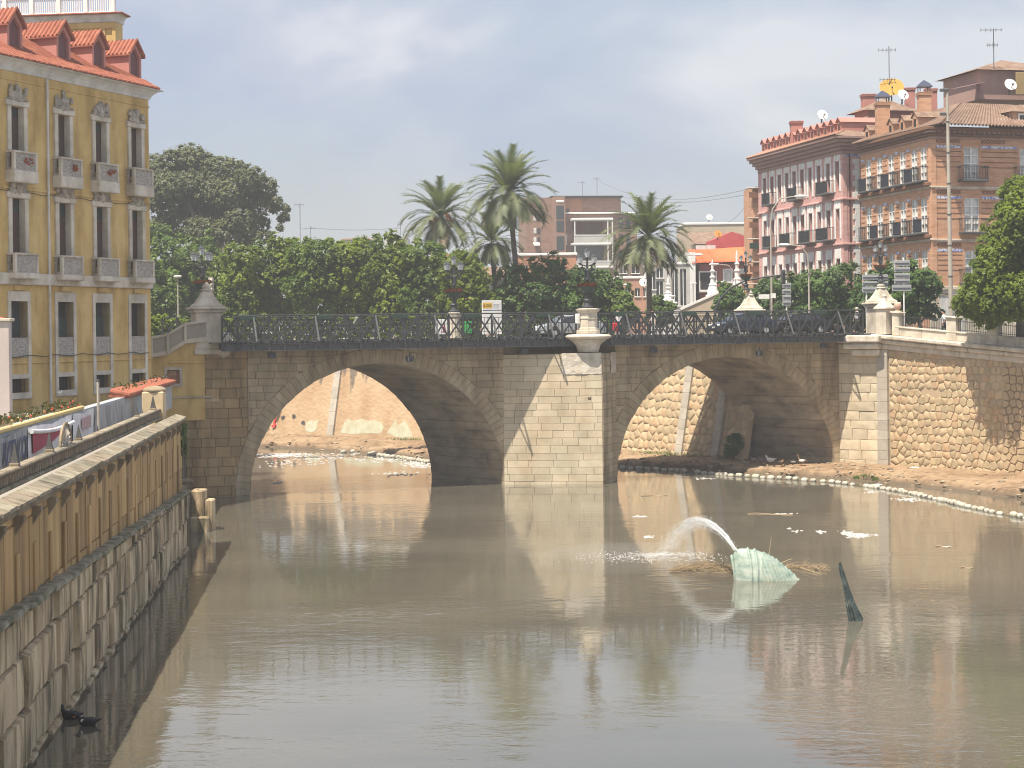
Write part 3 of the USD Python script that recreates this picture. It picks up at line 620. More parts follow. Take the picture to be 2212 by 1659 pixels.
# ================================================================ pylons at the four corners of the bridge
def bell(t, zc, r, tip, mat, n=4):
    obj('cornice', MB().bbox(-r * 1.16, r * 1.16, -r * 1.16, r * 1.16, zc - .32, zc - .14, .05).bbox(-r * 1.3, r * 1.3, -r * 1.3, r * 1.3, zc - .138, zc, .05), mat, t)
    h = tip - zc
    obj('pyramid_roof', MB().lathe([(r * 1.5, zc + .002), (r * 1.46, zc + .1), (r * 1.1, zc + h * .18), (r * .72, zc + h * .42), (r * .5, zc + h * .62), (r * .42, zc + h * .66)], n, (0, 0, 0), PI / 4), mat, t)
    obj('finial', MB().lathe([(r * .42, zc + h * .66), (r * .46, zc + h * .7), (r * .3, zc + h * .74), (r * .36, zc + h * .82), (r * .22, zc + h * .92), (.03, tip)], 12), mat, t, smooth=40)
def pylon(label, px, y, r, zc, tip, z0, mat):
    x, _ = BR.fp(px, 690, y); loc = BR.w(x, y)
    t = thing('pylon', label, 'pylon', loc, BR.rot)
    obj('shaft', MB().bbox(-r, r, -r, r, z0, zc - .32, .04), mat, t); obj('base', MB().bbox(-r * 1.15, r * 1.15, -r * 1.15, r * 1.15, z0, z0 + .3, .04), mat, t)
    bell(t, zc, r, tip, mat)
    return t, loc
p1, p1l = pylon('grey stone pylon with pyramid roof at the left end of the near railing', 447, .55, .80, 11.05, 12.5, 8.3, mat_trim)
obj('corbel', MB().lathe([(.2, 8.0), (.45, 8.3), (.6, 8.6), (.62, 8.95), (.45, 9.4), (.3, 9.6)], 12, (.85, -.35, 0)), mat_plaster, p1, smooth=35)
p2, p2l = pylon('stone pylon with bell roof at the right end of the near railing', 1904, .75, .74, 11.05, 12.45, 8.5, mat_trim)
p3, p3l = pylon('pale bell-roofed stone pylon on the far side of the bridge near the traffic signs', 1620, 9.6, .66, 10.75, 12.2, 8.6, mat_trim)
l = RW.fp(1907, 690, -.1)[0]; q = RW.w(l, .1)
t = thing('gate_pillar', 'square sandstone pillar with bell cap at the start of the right parapet', 'pillar', q, RW.rot)
obj('shaft', MB().bbox(-.42, .42, -.42, .42, 8.93, 10.55, .03), mat_trim, t)
obj('cap', MB().bbox(-.52, .52, -.52, .52, 10.551, 10.66, .03).lathe([(.72, 10.662), (.5, 10.82), (.25, 11.1), (.12, 11.3), (.17, 11.4), (.04, 11.55)], 4, (0, 0, 0), PI / 4), mat_trim, t)

# staircase balustrade left of the left pylon
sf = Frame(BR.w(-24.5, -.3)[:2], BR.d)
st_ = thing('stair_balustrade', 'pale stone stair balustrade rising to the left pylon', 'balustrade', sf.loc, sf.rot)
pts = [sf.fp(px, py) for px, py in ((327, 768), (362, 762), (400, 738), (446, 732))]
top = [sf.fp(px, py) for px, py in ((327, 727), (362, 721), (400, 698), (446, 691))]
for k in range(3):
    (xa, za), (xb, zb), (ta, ua), (tb, ub) = pts[k], pts[k + 1], top[k], top[k + 1]
    obj('rail_panel', MB().slab(Polygon([(xa, za + .12), (xb, zb + .12), (xb, ub - .12), (xa, ua - .12)]), .02, .14), M('pierced_stone_%d' % k, (.33, .29, .24), scale=9), st_)
    obj('top_rail', MB().slab(Polygon([(xa, ua - .13), (xb, ub - .13), (xb, ub), (xa, ua)]), -.08, .22), mat_trim, st_)
    obj('string', MB().slab(Polygon([(xa, za - .12), (xb, zb - .12), (xb, zb + .125), (xa, za + .125)]), -.06, .2), mat_trim, st_)
    obj('post', MB().bbox(xa - .08, xa + .08, -.1, .24, za - .1, ua + .02, .02), mat_trim, st_)
wl = thing('stair_wall', 'yellow rendered wall below the stair balustrade with one small window', 'wall', sf.loc, sf.rot)
mat_ochre = M('ochre_render', [(.3, (.46, .305, .10)), (.5, (.56, .385, .145)), (.7, (.62, .44, .185))], scale=.5, bump=.15, bscale=10, ramp2=[(.32, (.58, .54, .48)), (.5, (.92, .9, .86)), (.6, (1, 1, 1))], scale2=.9, stretch2=(1.3, 1.3, .3), f2=.8)
x0, x1 = pts[0][0] - 3, pts[3][0] - .1; wx, wz = sf.fp(375, 815)
poly = Polygon([(x0, 4.5), (x1, 4.5), (x1, pts[3][1] - .12), (pts[2][0], pts[2][1] - .12), (pts[1][0], pts[1][1] - .12), (x0, pts[0][1] - .12)])
op = sbox(wx - .36, wz - .38, wx + .36, wz + .42)
obj('wall_face', MB().slab(poly.difference(op), .1, .5), mat_ochre, wl)
obj('window_frame', MB().slab(op.buffer(.17, join_style=2).difference(op), .05, .3), mat_trim, wl)
obj('window_pane', MB().box(wx - .36, wx + .36, .34, .36, wz - .38, wz + .42), mat_dark, wl)
obj('wall_ledge', MB().bbox(sf.fp(365, 780)[0], x1, 0.0, .1, sf.fp(375, 785)[1], sf.fp(375, 785)[1] + .12, .02), mat_ochre, wl)

# ================================================================ yellow building on the left
YB = Frame((-20.18, 100.0), (4.8, 12.5)); YBW = 20.0        # x runs from the left (near) to the right (far) end at 0
yb = thing('yellow_building', 'yellow rendered building with red tiled roof and ornate shuttered windows', 'building', YB.loc, YB.rot)
wtrim = mat_trim; mat_shutter = M('brown_shutter_wood', (.075, .036, .028), scale=4, stretch=(1, 1, 9), rough=.6)
mat_orn = M('carved_grey_stone', [(.3, (.20, .175, .14)), (.55, (.42, .37, .31)), (.7, (.52, .47, .40))], scale=3.2, bump=.9, bscale=13, bdist=.08)
mat_cornice = M('grey_white_cornice', [(.3, (.46, .45, .43)), (.6, (.64, .63, .61))], scale=.8, ramp2=[(.35, (.6, .62, .55)), (.52, (1, 1, 1))], scale2=.9, f2=.5)
Z = lambda py: YB.fp(295, py)[1]
zc_top, zc_bot = YB.fp(322, 195)[1], YB.fp(322, 217)[1]
z2a, z2b = Z(364), Z(277); z1a, z1b = Z(562), Z(455); zg_a, zg_b = Z(723), Z(655); zb_a, zb_b = Z(833), Z(806)
zband0, zband1 = Z(623), Z(600); zbase = 5.4
cols = [YB.fp(px, 700)[0] for px in (-66, 41, 141, 221, 297)]
holes = []
hw = .56
for c in cols:
    for a, b, w_ in ((z2a - .5, z2b, hw), (z1a - .5, z1b, hw), (zg_a - .3, zg_b, hw + .12), (zb_a, zb_b, hw + .1)): holes.append(sbox(c - w_, a, c + w_, b))
holes = unary_union(holes)
obj('wall', MB().slab(sbox(-YBW, zbase, .35, zc_bot).difference(holes), 0, .5), mat_ochre, yb)
obj('wall', MB().box(.3, .36, .5, 14, zbase, zc_bot), mat_ochre, yb)
obj('inner_wall', MB().box(-YBW, .25, 1.6, 1.7, zbase, zc_bot), mat_dark, yb)
obj('band_course', MB().bbox(-YBW, .42, -.16, .02, zband0, zband1, .03), mat_trim, yb)
obj('thin_course', MB().bbox(-YBW, .38, -.05, .02, Z(438), Z(433), .01), mat_ochre, yb)
obj('thin_course', MB().bbox(-YBW, .38, -.05, .02, Z(228), Z(224), .01), mat_ochre, yb)
obj('thin_course', MB().bbox(-YBW, .38, -.05, .02, Z(777), Z(774), .01), mat_ochre, yb)
obj('drainpipe', MB().tube([(-9.2, -.12, zbase), (-9.2, -.12, zc_bot)], .06, 7), mat_cornice, yb)
for zq in (Z(441), Z(760)): obj('facade_cable', MB().tube([(-YBW + k * .8, -.08, zq - .12 * math.sin(k * 1.1) ** 2) for k in range(26)], .018, 5), mat_dark, yb)
# curved cornice
prof = [(.02, zc_bot), (-.06, zc_bot + .02), (-.1, zc_bot + .14), (-.2, zc_bot + .3), (-.38, zc_bot + .46), (-.6, zc_top - .06), (-.62, zc_top)]
mb = MB(); v = []
for x, e in ((-YBW, 0), (.35, 1)):
    v += [[x + (-y if e else 0), y, z] for y, z in prof]
k = len(prof); mb.add(v, [[i, i + 1, k + i + 1, k + i] for i in range(k - 1)])
v = [[.35 - y, yy if yy > 0 else y, z] for yy in (0, 14) for y, z in prof]; mb.add(v, [[i, i + 1, k + i + 1, k + i] for i in range(k - 1)])
obj('cornice', mb, mat_cornice, yb)
# roof and dormers
tilt = math.tan(math.radians(31))
obj('roof', MB().add([[-YBW, -.68, zc_top + .02], [.5, -.68, zc_top + .02], [.5 - 6, 5.4, zc_top + .02 + 6.1 * tilt], [-YBW, 5.4, zc_top + .02 + 6.1 * tilt], [.5, 14, zc_top + .02], [-5, 14, zc_top + 6.1 * tilt]], [[0, 1, 2], [0, 2, 3], [1, 4, 2], [4, 5, 2]]), mat_tile, yb)
tile_rows((-YBW, -.68, zc_top + .02), (.5, -.68, zc_top + .02), (-YBW, 5.4, zc_top + .02 + 6.1 * tilt), (-5.5, 5.4, zc_top + .02 + 6.1 * tilt), 'tile_rows', mat_tile, yb, .27, .07)
for k in range(46):
    x = -YBW + k * .45
    if x < .2: obj('eave_tile', MB().bar((x + .2, -.76, zc_top + .03), (x + .2, .1, zc_top + .03 + .85 * tilt), .3, .08), mat_tile, yb)
mat_pink = M('pink_render', (.45, .20, .165), scale=.8)
mat_pinkd = M('dormer_shutter', (.16, .07, .075), scale=3)
dz0 = zc_top + .45
for px in (33, 138, 214, 292, -70):
    x, _ = YB.fp(px, 150, .55); w_ = .62; hgt = 1.5
    d = UsdGeom.Xform.Define(stage, numbered(yb.GetPath().pathString + '/dormer')).GetPrim()
    obj('dormer_walls', MB().slab(Polygon([(x - w_, dz0), (x - w_, dz0 + hgt), (x, dz0 + hgt + .7), (x + w_, dz0 + hgt), (x + w_, dz0), (x + w_ - .17, dz0), (x + w_ - .17, dz0 + hgt - .1), (x, dz0 + hgt + .38), (x - w_ + .17, dz0 + hgt - .1), (x - w_ + .17, dz0)]), .55, 4.2), mat_pink, d)
    obj('dormer_window', MB().box(x - w_ + .15, x + w_ - .15, .72, .76, dz0, dz0 + hgt + .2), mat_pinkd, d)
    for s in (-1, 1):
        obj('dormer_roof', MB().add([[x + s * (w_ + .16), .38, dz0 + hgt - .14], [x, .38, dz0 + hgt + .74], [x, 4.5, dz0 + hgt + .74], [x + s * (w_ + .16), 4.5, dz0 + hgt - .14], [x + s * (w_ + .16), .38, dz0 + hgt - .04], [x, .38, dz0 + hgt + .84], [x, 4.5, dz0 + hgt + .84], [x + s * (w_ + .16), 4.5, dz0 + hgt - .04]], BOXF), mat_tile, d); tile_rows((x + s * (w_ + .16), .42, dz0 + hgt - .04), (x + s * (w_ + .16), 4.4, dz0 + hgt - .04), (x, .42, dz0 + hgt + .84), (x, 4.4, dz0 + hgt + .84), 'tile_rows', mat_tile, d, .26, .06)
# windows
def ornate(c, z0, z1, seed, flower):
    r2 = random.Random(seed); wn = UsdGeom.Xform.Define(stage, numbered(yb.GetPath().pathString + '/window')).GetPrim()
    for s in (-1, 1): obj('jamb', MB().bbox(c + s * (hw + .09) - .15, c + s * (hw + .09) + .15, -.09, .29, z0, z1, .02), wtrim, wn)
    obj('lintel', MB().bbox(c - hw - .36, c + hw + .36, -.13, .29, z1 + .002, z1 + .3, .03), wtrim, wn)
    mb = MB()
    for k in range(26):
        x = r2.uniform(-.62, .62); h = (1 - abs(x) / .8) * .85 + (0.35 if abs(abs(x) - .55) < .12 else 0)
        mb.ell((c + x * 1.1, -.1, z1 + .32 + r2.uniform(0, 1) * h), (r2.uniform(.08, .17), .09, r2.uniform(.08, .2)), 1)
    mb.ell((c, -.12, z1 + .6), (.26, .12, .42), 1); mb.bbox(c - .78, c + .78, -.18, .05, z1 + .3, z1 + .4, .03)
    obj('carved_crest', mb, mat_orn, wn, smooth=50)
    op_ = r2.uniform(.5, .75) if r2.random() < .75 else 0
    zt = z0 + (z1 - z0) * (1 - (r2.uniform(.2, .33) if op_ else 0))
    obj('shutter', MB().box(c - hw, c + hw, .29, .33, z0 - .5, zt), mat_shutter, wn)
    if op_: obj('pane', MB().box(c - hw, c + hw, .31, .325, zt, z1), mat_glass, wn)
    obj('mullion', MB().box(c - .03, c + .03, .26, .288, z0 - .5, z1), mat_shutter, wn)
def balcony(c, z0, z1, zs, flower):
    b = UsdGeom.Xform.Define(stage, numbered(yb.GetPath().pathString + '/balcony')).GetPrim(); W, D = .92, .52
    obj('slab', MB().bbox(c - W - .06, c + W + .06, -D - .06, .02, zs, z0, .04), mat_trim, b)
    obj('panel', MB().box(c - W + .08, c + W - .08, -D + .02, -D + .1, z0, z1 - .1), M_balc, b)
    for s in (-1, 1):
        obj('panel', MB().box(c + s * (W - .08) - .05, c + s * (W - .08) + .05, -D + .12, -.02, z0, z0 + .12).box(c + s * (W - .08) - .05, c + s * (W - .08) + .05, -D + .12, -D + .2, z0 + .12, z1 - .1).box(c + s * (W - .08) - .05, c + s * (W - .08) + .05, -.12, -.02, z0 + .12, z1 - .1), M_balc, b)
        obj('corner_post', MB().bbox(c + s * (W - .04) - .08, c + s * (W - .04) + .08, -D - .02, -D + .14, z0, z1 - .02, .02), mat_trim, b)
    obj('top_rail', MB().bbox(c - W - .05, c + W + .05, -D - .05, -D + .16, z1 - .1, z1, .03).bbox(c - W - .05, c - W + .12, -D + .161, 0, z1 - .1, z1, .03).bbox(c + W - .12, c + W + .05, -D + .161, 0, z1 - .1, z1, .03), mat_trim, b)
    if flower:
        mb = MB()
        for k in range(14): mb.ell((c + R.uniform(-.1, .5), -D + R.uniform(-.2, .05), z0 + R.uniform(.3, .6)), (.07, .07, .06), 1)
        obj('flowers', mb, M_flower, b, kind='stuff')
M_balc = M('pierced_balcony_panel', [(.4, (.24, .21, .18)), (.6, (.40, .365, .32))], scale=8, stretch=(1, 1, 1.5))
M_flower = M('red_geraniums', [(.4, (.07, .09, .03)), (.55, (.42, .07, .04))], scale=14)
for i, c in enumerate(cols):
    ornate(c, z2a, z2b, 10 + i, i < 4); ornate(c, z1a, z1b, 20 + i, False)
    balcony(c, Z(402), Z(365), Z(426), 0 < i < 4); balcony(c, zband1, Z(562), zband1 - .3, False)
    g_ = UsdGeom.Xform.Define(stage, numbered(yb.GetPath().pathString + '/ground_window')).GetPrim(); w_ = hw + .12
    fr_ = sbox(c - w_ - .24, Z(845), c + w_ + .24, Z(636)).difference(sbox(c - w_, zg_a - 1.3, c + w_, zg_b)).difference(sbox(c - w_, zb_a, c + w_, zb_b)).difference(sbox(c - w_ + .02, Z(797), c + w_ - .02, Z(772)))
    obj('window_surround', MB().slab(fr_, -.06, .42), wtrim, g_)
    obj('pane', MB().box(c - w_, c + w_, .44, .46, zg_a - .3, zg_b), mat_glass if i % 2 else mat_dark, g_)
    if i in (2, 3): obj('cafe_curtain', MB().box(c - w_, c + w_, .40, .43, zg_a - .3, zg_a + .95), M('dark_green_blind_%d' % i, (.04, .06, .05)), g_)
    obj('parapet_panel', MB().bbox(c - w_ + .02, c + w_ - .02, -.04, .1, Z(765), Z(726), .02), M_balc, g_)
    obj('console', MB().bbox(c - .42, c + .42, -.1, .02, Z(634), Z(624), .02), mat_ochre, g_)
    bw = UsdGeom.Xform.Define(stage, numbered(yb.GetPath().pathString + '/basement_window')).GetPrim()
    obj('pane', MB().box(c - w_, c + w_, .36, .38, zb_a, zb_b), mat_dark, bw)
    for k in range(5): obj('bar', MB().bar((c - w_ + (k + .5) * w_ * .4, .12, zb_a), (c - w_ + (k + .5) * w_ * .4, .12, zb_b), .03), mat_shutter, bw)
# roof tower
TW = Frame(at(-60, 100, 113)[:2], (1, -.12))
Zt = lambda py: TW.fp(200, py)[1]
xr = TW.fp(251, 80)[0]
obj_t = thing('roof_tower', 'yellow roof pavilion with white balustrade rising behind the dormers', 'tower', TW.loc, TW.rot)
zt0, zt1, zt2 = Zt(230), Zt(50), Zt(33)
obj('wall', MB().box(-4, xr, 0, 1.2, zt0, zt1), mat_ochre, obj_t)
for px0, px1 in ((38, 62), (140, 150), (215, 228), (243, 251)):
    a, b = TW.fp(px0, 80)[0], TW.fp(px1, 80)[0]; obj('pilaster', MB().bbox(a, b, -.09, .02, zt0, Zt(62), .02), mat_ochre, obj_t)
obj('frieze', MB().bbox(-4, xr + .02, -.10, .02, Zt(62), zt1 + .01, .02), mat_ochre, obj_t)
mb = MB(); pr = [(0, zt1), (-.1, zt1 + .05), (-.15, zt1 + .3), (-.28, zt1 + .5), (-.38, zt2)]; k = len(pr)
v = [[-4, y, z] for y, z in pr] + [[xr - y, y, z] for y, z in pr]; mb.add(v, [[i, i + 1, k + i + 1, k + i] for i in range(k - 1)])
v = [[xr - y, y, z] for y, z in pr] + [[xr - y, 1.2, z] for y, z in pr]; mb.add(v, [[i, i + 1, k + i + 1, k + i] for i in range(k - 1)])
mb.box(-4, xr + .40, -.34, 1.2, zt2 - .03, zt2 - .01)
obj('cornice', mb, mat_cornice, obj_t)
obj('tile_edge', MB().bbox(-4, xr + .55, -.48, 1.2, zt2, zt2 + .1, .03), mat_tile, obj_t)
zz0 = zt2 + .1
obj('balustrade_rail', MB().bbox(-4, xr - .05, .0, .18, zz0, zz0 + .12, .02).bbox(-4, xr - .05, .0, .18, zz0 + 1.0, zz0 + 1.12, .02), mat_white, obj_t)
for k in range(5): x = xr - .2 - k * 1.75; obj('balustrade_post', MB().bbox(x - .14, x + .14, -.04, .24, zz0, zz0 + 1.2, .02), mat_white, obj_t)
for k in range(58): x = xr - .42 - k * .14; obj('baluster', MB().bar((x, .09, zz0 + .12), (x, .09, zz0 + 1.0), .055), mat_white, obj_t)
# ================================================================ left river wall and the terrace above it
MW = Frame((wall_x(80.), 80.0), (-.092, 1.0))
mat_ochstone = tones('ochre_wall_stone', (.44, .285, .125), 5, .18, .06, scale=.9, stretch=(1, 1, .35), bump=.5, bscale=7, ramp2=[(.33, (.42, .40, .38)), (.5, (.9, .88, .85)), (.6, (1, 1, 1))], scale2=1.3, stretch2=(1.4, 1.4, .13), f2=.8)
mat_palestone = tones('stained_footing_stone', (.52, .41, .265), 5, .15, .04, scale=1.1, stretch=(1, 1, .5), bump=.6, bscale=6, ramp2=[(.38, (.13, .13, .11)), (.47, (.6, .58, .52)), (.58, (1, 1, 1))], scale2=1.2, stretch2=(1.2, 1.2, .3), f2=.85)
mat_moss = M('mossy_ledge', [(.38, (.10, .11, .06)), (.5, (.21, .19, .13)), (.64, (.33, .29, .22))], scale=1.6, bump=.8, bscale=9)
mat_coping = tones('worn_coping_slab', (.27, .23, .17), 4, .15, .04, scale=1.4, bump=.5, ramp2=[(.35, (.45, .43, .38)), (.55, (1, 1, 1))], scale2=2.2, f2=.8)
XN = -52.0
lw = thing('river_wall', 'tall stained ochre stone river wall along the left bank with mossy ledge', 'wall', MW.loc, MW.rot)
zl = lambda x: 2.45 + 1.05 * np.clip(-x / 43.0, 0, 1.1)
obj('wall_core', MB().box(XN, .0, .03, .6, -1.8, 5.7), mat_core, lw)
up, lo = [], []
x = XN
for g in courses(sbox(XN, 2.0, 0, 5.52), XN, 0, 2.0, 5.52, 1.6, .8, 1.5, R):
    c = g.centroid; g2 = g.intersection(sbox(XN, float(zl(c.x)) + .12, 1, 6))
    if g2.geom_type == 'Polygon' and g2.area > .06: up.append(g2)
for g in courses(sbox(XN, -1.2, 0, 3.7), XN, 0, -1.2, 3.7, 1.25, .8, 1.6, R, .055):
    c = g.centroid; g2 = g.intersection(sbox(XN, -2, 1, float(zl(c.x)) - .02))
    if g2.geom_type == 'Polygon' and g2.area > .06: lo.append(g2)
allb = [(g, 0) for g in up if g.centroid.x > -46] + [(g, 1) for g in lo if g.centroid.x > -46]
allb.sort(key=lambda t: t[0].area / max(20, 80 + t[0].centroid.x) ** 2, reverse=True)
rest = MB()
def wblock(g, l):
    v, f = block(g, (.05 if l == 0 else .2) + R.uniform(0, .05 if l == 0 else .17), .05, .03 if l == 0 else .07, .0 if l == 0 else .03); return v, f
for g, l in allb[:295]: obj('stone', wblock(g, l), R.choice(mat_palestone if l else mat_ochstone), lw, smooth=False)
for g, l in allb[295:]: rest.add(*wblock(g, l))
rest.v and obj('further_stones', rest, mat_palestone[2], lw, kind='stuff')
x = -46.0
while x < 0:
    l = R.uniform(.8, 1.5); z = float(zl(x)); obj('ledge_stone', MB().bbox(x, min(x + l, 0) - .02, -.42 + R.uniform(-.06, .06), .1, z - .02, z + .13 + R.uniform(-.03, .04), .05), mat_moss, lw); x += l
END = thing('landing_footing', 'stepped stone footing between the end of the river wall and the bridge', 'footing')
# pilaster strips, corbels and coping slabs
x = -45.0
while x < -.5:
    obj('pilaster_strip', MB().bbox(x, x + .34, -.14, .1, float(zl(x)) + .15, 4.7, .02), R.choice(mat_ochstone), lw)
    obj('corbel', MB().slab(Polygon([(0, 4.95), (0, 5.52), (-.5, 5.52), (-.5, 5.36)]), -.13, .13).tf((0, 0, 0), 0) if False else MB().add([[x + .02, .05, 4.9], [x + .32, .05, 4.9], [x + .32, -.28, 5.42], [x + .02, -.28, 5.42], [x + .02, .05, 5.53], [x + .32, .05, 5.53], [x + .32, -.28, 5.53], [x + .02, -.28, 5.53]], BOXF), mat_core, lw)
    x += 2.25
x = -46.0
obj('eave_board', MB().box(-46, .1, -.12, .1, 5.54, 5.68), mat_core, lw)
while x < .1:
    l = R.uniform(.75, 1.1); d = R.uniform(-.03, .03)
    e0, e1, i0_, i1_ = 5.72, 5.80, 5.86, 5.94
    obj('coping_slab', MB().add([[x, -.26 + d, e0], [x + l - .03, -.26 + d, e0], [x + l - .03, .22, i0_], [x, .22, i0_], [x, -.26 + d, e1], [x + l - .03, -.26 + d, e1 + R.uniform(-.01, .02)], [x + l - .03, .22, i1_], [x, .22, i1_]], BOXF), R.choice(mat_coping), lw)
    x += l
obj('vine', (lambda mb: [mb.ell((R.uniform(-.7, -.1), -.15 + R.uniform(-.2, .1), R.uniform(4.2, 5.5)), (.09, .05, .1), 1) for _ in range(60)] and mb)(MB()), lf_dark, lw, kind='stuff')
for a, b, dpt, top, m_, ys in ((411, 440, 2.6, 1.95, 1, 0), (438, 459, 2.0, 1.5, 3, .13), (413, 452, 3.4, .7, 2, -.5)):
    pa, pb_ = at(a, 1100, 87), at(b, 1100, 87); obj('end_footing', MB().bbox(pa[0], pb_[0], 87 + ys, 87 + dpt * .5, -1.2, top, .06).tf((0, 0, 0), 0), mat_palestone[m_], END)
# terrace floor and low things behind the coping
tr = thing('terrace', 'roof terrace between the river wall and the yellow building', 'terrace', MW.loc, MW.rot, kind='structure')
obj('floor', MB().box(XN, 0, .6, 22, 5.4, 5.55), M('terrace_paving', (.30, .28, .25), scale=.7), tr)
obj('raised_floor', MB().box(XN, 2.0, 4.5, 9, 5.55, 6.02), M('pale_blue_paint', (.36, .41, .43), scale=.5), tr)
par = thing('terrace_parapet', 'low openwork stone parapet on the edge of the terrace', 'parapet', MW.loc, MW.rot)
for x in np.arange(-44, -1.2, .36): obj('baluster', MB().bbox(x, x + .17, .74, .9, 5.9, 6.18, .03), mat_coping[1], par)
x = -44.0
while x < -1.2:
    l = R.uniform(1.6, 2.8)
    obj('rail_stone', MB().bbox(x, min(x + l, -1.2) - .02, .68, .98, 6.18, 6.28, .03), R.choice(mat_coping), par); x += l
obj('parapet_foot', MB().bbox(-44, -1.2, .66, 1.0, 5.8, 5.9, .02), mat_moss, par)
pyr0 = None
for px, py, s in ((107, 985, .7), (32, 1012, .75), (331, 908, .85), (296, 916, .6), (170, 960, .65)):
    x, _ = MW.fp(px, py, .83); lab = {107: 'dark stone pyramid finial in front of the white banner with red', 32: 'dark pyramid finial nearest the left edge of the photo', 331: 'dark pyramid finial before the grey wall with tile coping', 296: 'small broken finial left of the pyramid before the grey wall', 170: 'pyramid finial right of the red part of the banner'}[px]
    if pyr0 is None:
        pyr0 = thing('pyramid_finial', lab, 'finial', MW.w(x, .83, 6.28), MW.rot, 'finials on the terrace parapet'); UsdGeom.Xformable(pyr0).AddScaleOp().Set(Gf.Vec3f(.75, .75, .75))
        obj('base', MB().bbox(-.16, .16, -.16, .16, 0, .1, .02), mat_core, pyr0); obj('pyramid', MB().lathe([(.2, .1), (.16, .18), (.02, .72)], 4, (0, 0, 0), PI / 4), M('dark_slate', (.07, .067, .062), bump=.3), pyr0)
    else: copy(pyr0, lab, MW.w(x, .83, 6.28), MW.rot); stage.GetPrimAtPath('/World/pyramid_finial_%03d' % COUNT['/World/pyramid_finial']).GetAttribute('xformOp:scale').Set(Gf.Vec3f(s, s, s))
fan = thing('fan_grille', 'arched radiating iron grille standing on the terrace parapet', 'grille', MW.w(MW.fp(142, 960, .85)[0], .85, 6.28), MW.rot)
for k in range(11): a = PI * k / 10; obj('spoke', MB().bar((0, 0, .02), (1.0 * math.cos(a), 0, .62 * math.sin(a) + .02), .05), mat_greystone[0], fan)
obj('rim', MB().tube([(1.0 * math.cos(a), 0, .02 + .62 * math.sin(a)) for a in np.linspace(0, PI, 14)], .045, 6), mat_core, fan)
# wall behind with banners
bx = lambda px: MW.fp(px, 930, 1.9)[0]
bw = thing('terrace_wall', 'low pale grey terrace wall with planter and red tile coping behind the parapet', 'wall', MW.loc, MW.rot)
xa, xb, xc, xd = bx(-60), bx(183), bx(272), bx(374)
obj('wall_face', MB().box(xa, xd, 1.95, 2.3, 5.55, 6.86), M('grey_blue_render', (.36, .37, .37), scale=.6), bw)
obj('planter_edge', MB().bbox(xa, xb, 1.9, 2.06, 6.865, 7.0, .03).bbox(xa, xb, 2.6, 2.75, 6.865, 7.0, .03), M('yellow_painted_edge', (.55, .42, .19), scale=.8), bw)
x = xc
while x < xd - .1: obj('coping_tile', MB().tube([(x + .11, 1.75, 6.93), (x + .11, 2.55, 7.12)], .12, 8), mat_tile, bw); x += .24
obj('coping_bed', MB().box(xc, xd, 1.9, 2.6, 6.865, 6.95), mat_tile, bw)
pl = MB()
for k in range(620):
    x = R.uniform(xa, xb) if k < 480 else R.uniform(xc + .5, xd); y, z = R.uniform(2.0, 2.7), (6.98 if k < 480 else 7.1) + R.random() ** 2 * .2; a = R.uniform(0, 6.28); r = R.uniform(.06, .14)
    pl.add([[x, y, z], [x + r * math.cos(a), y + r * math.sin(a), z + r * .8], [x - r * math.sin(a) * .5, y + r * .5 * math.cos(a), z + r]], [[0, 1, 2]])
obj('planter_greenery', pl, leaf_mat('dry_planter', (.06, .055, .015), (.14, .13, .035), (.24, .17, .06)), bw, kind='stuff')
fl = MB()
for k in range(22):
    x = R.uniform(xa, xb); fl.ell((x, R.uniform(2.0, 2.3), 6.98 + R.uniform(.02, .25)), (.035, .035, .03), 1)
obj('red_flowers', fl, M('red_blossom', (.6, .08, .06)), bw, kind='stuff')
def cloth(x0, x1, z0, z1, seed, amp=.05):
    n, m_ = 40, 10; xs, zs = np.linspace(x0, x1, n), np.linspace(z0, z1, m_); gx, gz = np.meshgrid(xs, zs)
    y = 1.86 + amp * np.sin(gx * 5 + seed) * (1 - (gz - z0) / (z1 - z0) * .6) - amp * meshkit.fbm(np.stack([gx * 1.5, gz * 1.5, gx * 0 + seed], -1), 3)
    gz = gz - .10 * (1 - np.abs(2 * (gx - x0) / (x1 - x0) - 1)) ** 2 * (gz > z1 - .05) + .05 * np.sin(gx * 3 + seed) * (gz < z0 + .05)
    ix = np.arange(n * m_).reshape(m_, n); f = np.stack([ix[:-1, :-1], ix[:-1, 1:], ix[1:, 1:], ix[1:, :-1]], -1).reshape(-1, 4)
    return np.stack([gx, y, gz], -1).reshape(-1, 3), f
mat_cloth = M('white_banner_cloth', (.62, .61, .62), scale=2, rough=.7); mat_gcloth = M('grey_mesh_cloth', [(.4, (.23, .225, .22)), (.6, (.36, .355, .35))], scale=2.2, stretch=(1, 1, .3))
mat_maroon = M('maroon_print', (.33, .06, .085), scale=2); mat_blue = M('navy_print', (.07, .075, .13)); mat_pale = M('faded_pink_print', (.42, .28, .28))
def banner(label, px0, px1, mat, seed):
    a, b = bx(px0), bx(px1); t = thing('banner', label, 'banner', MW.loc, MW.rot, 'banners hung on the terrace wall')
    obj('cloth', cloth(a, b, 5.86, 6.84, seed), mat, t, smooth=True); return t, a, b
t, a, b = banner('grey mesh banner with faded navy letters nearest the left edge', -45, 52, mat_gcloth, 1)
tm = meshkit.text_mesh('VIVO', .62, .006, True); tw = tm.vertices[:, 0].max(); v = np.array(tm.vertices); sc = (b - a) * .6 / tw
obj('lettering', (np.stack([a + (b - a) * .36 + v[:, 0] * sc, 1.76 - v[:, 2], 6.02 + v[:, 1]], -1), tm.faces), mat_blue, t)
t, a, b = banner('white banner with a folded corner and maroon print', 56, 152, mat_cloth, 2)
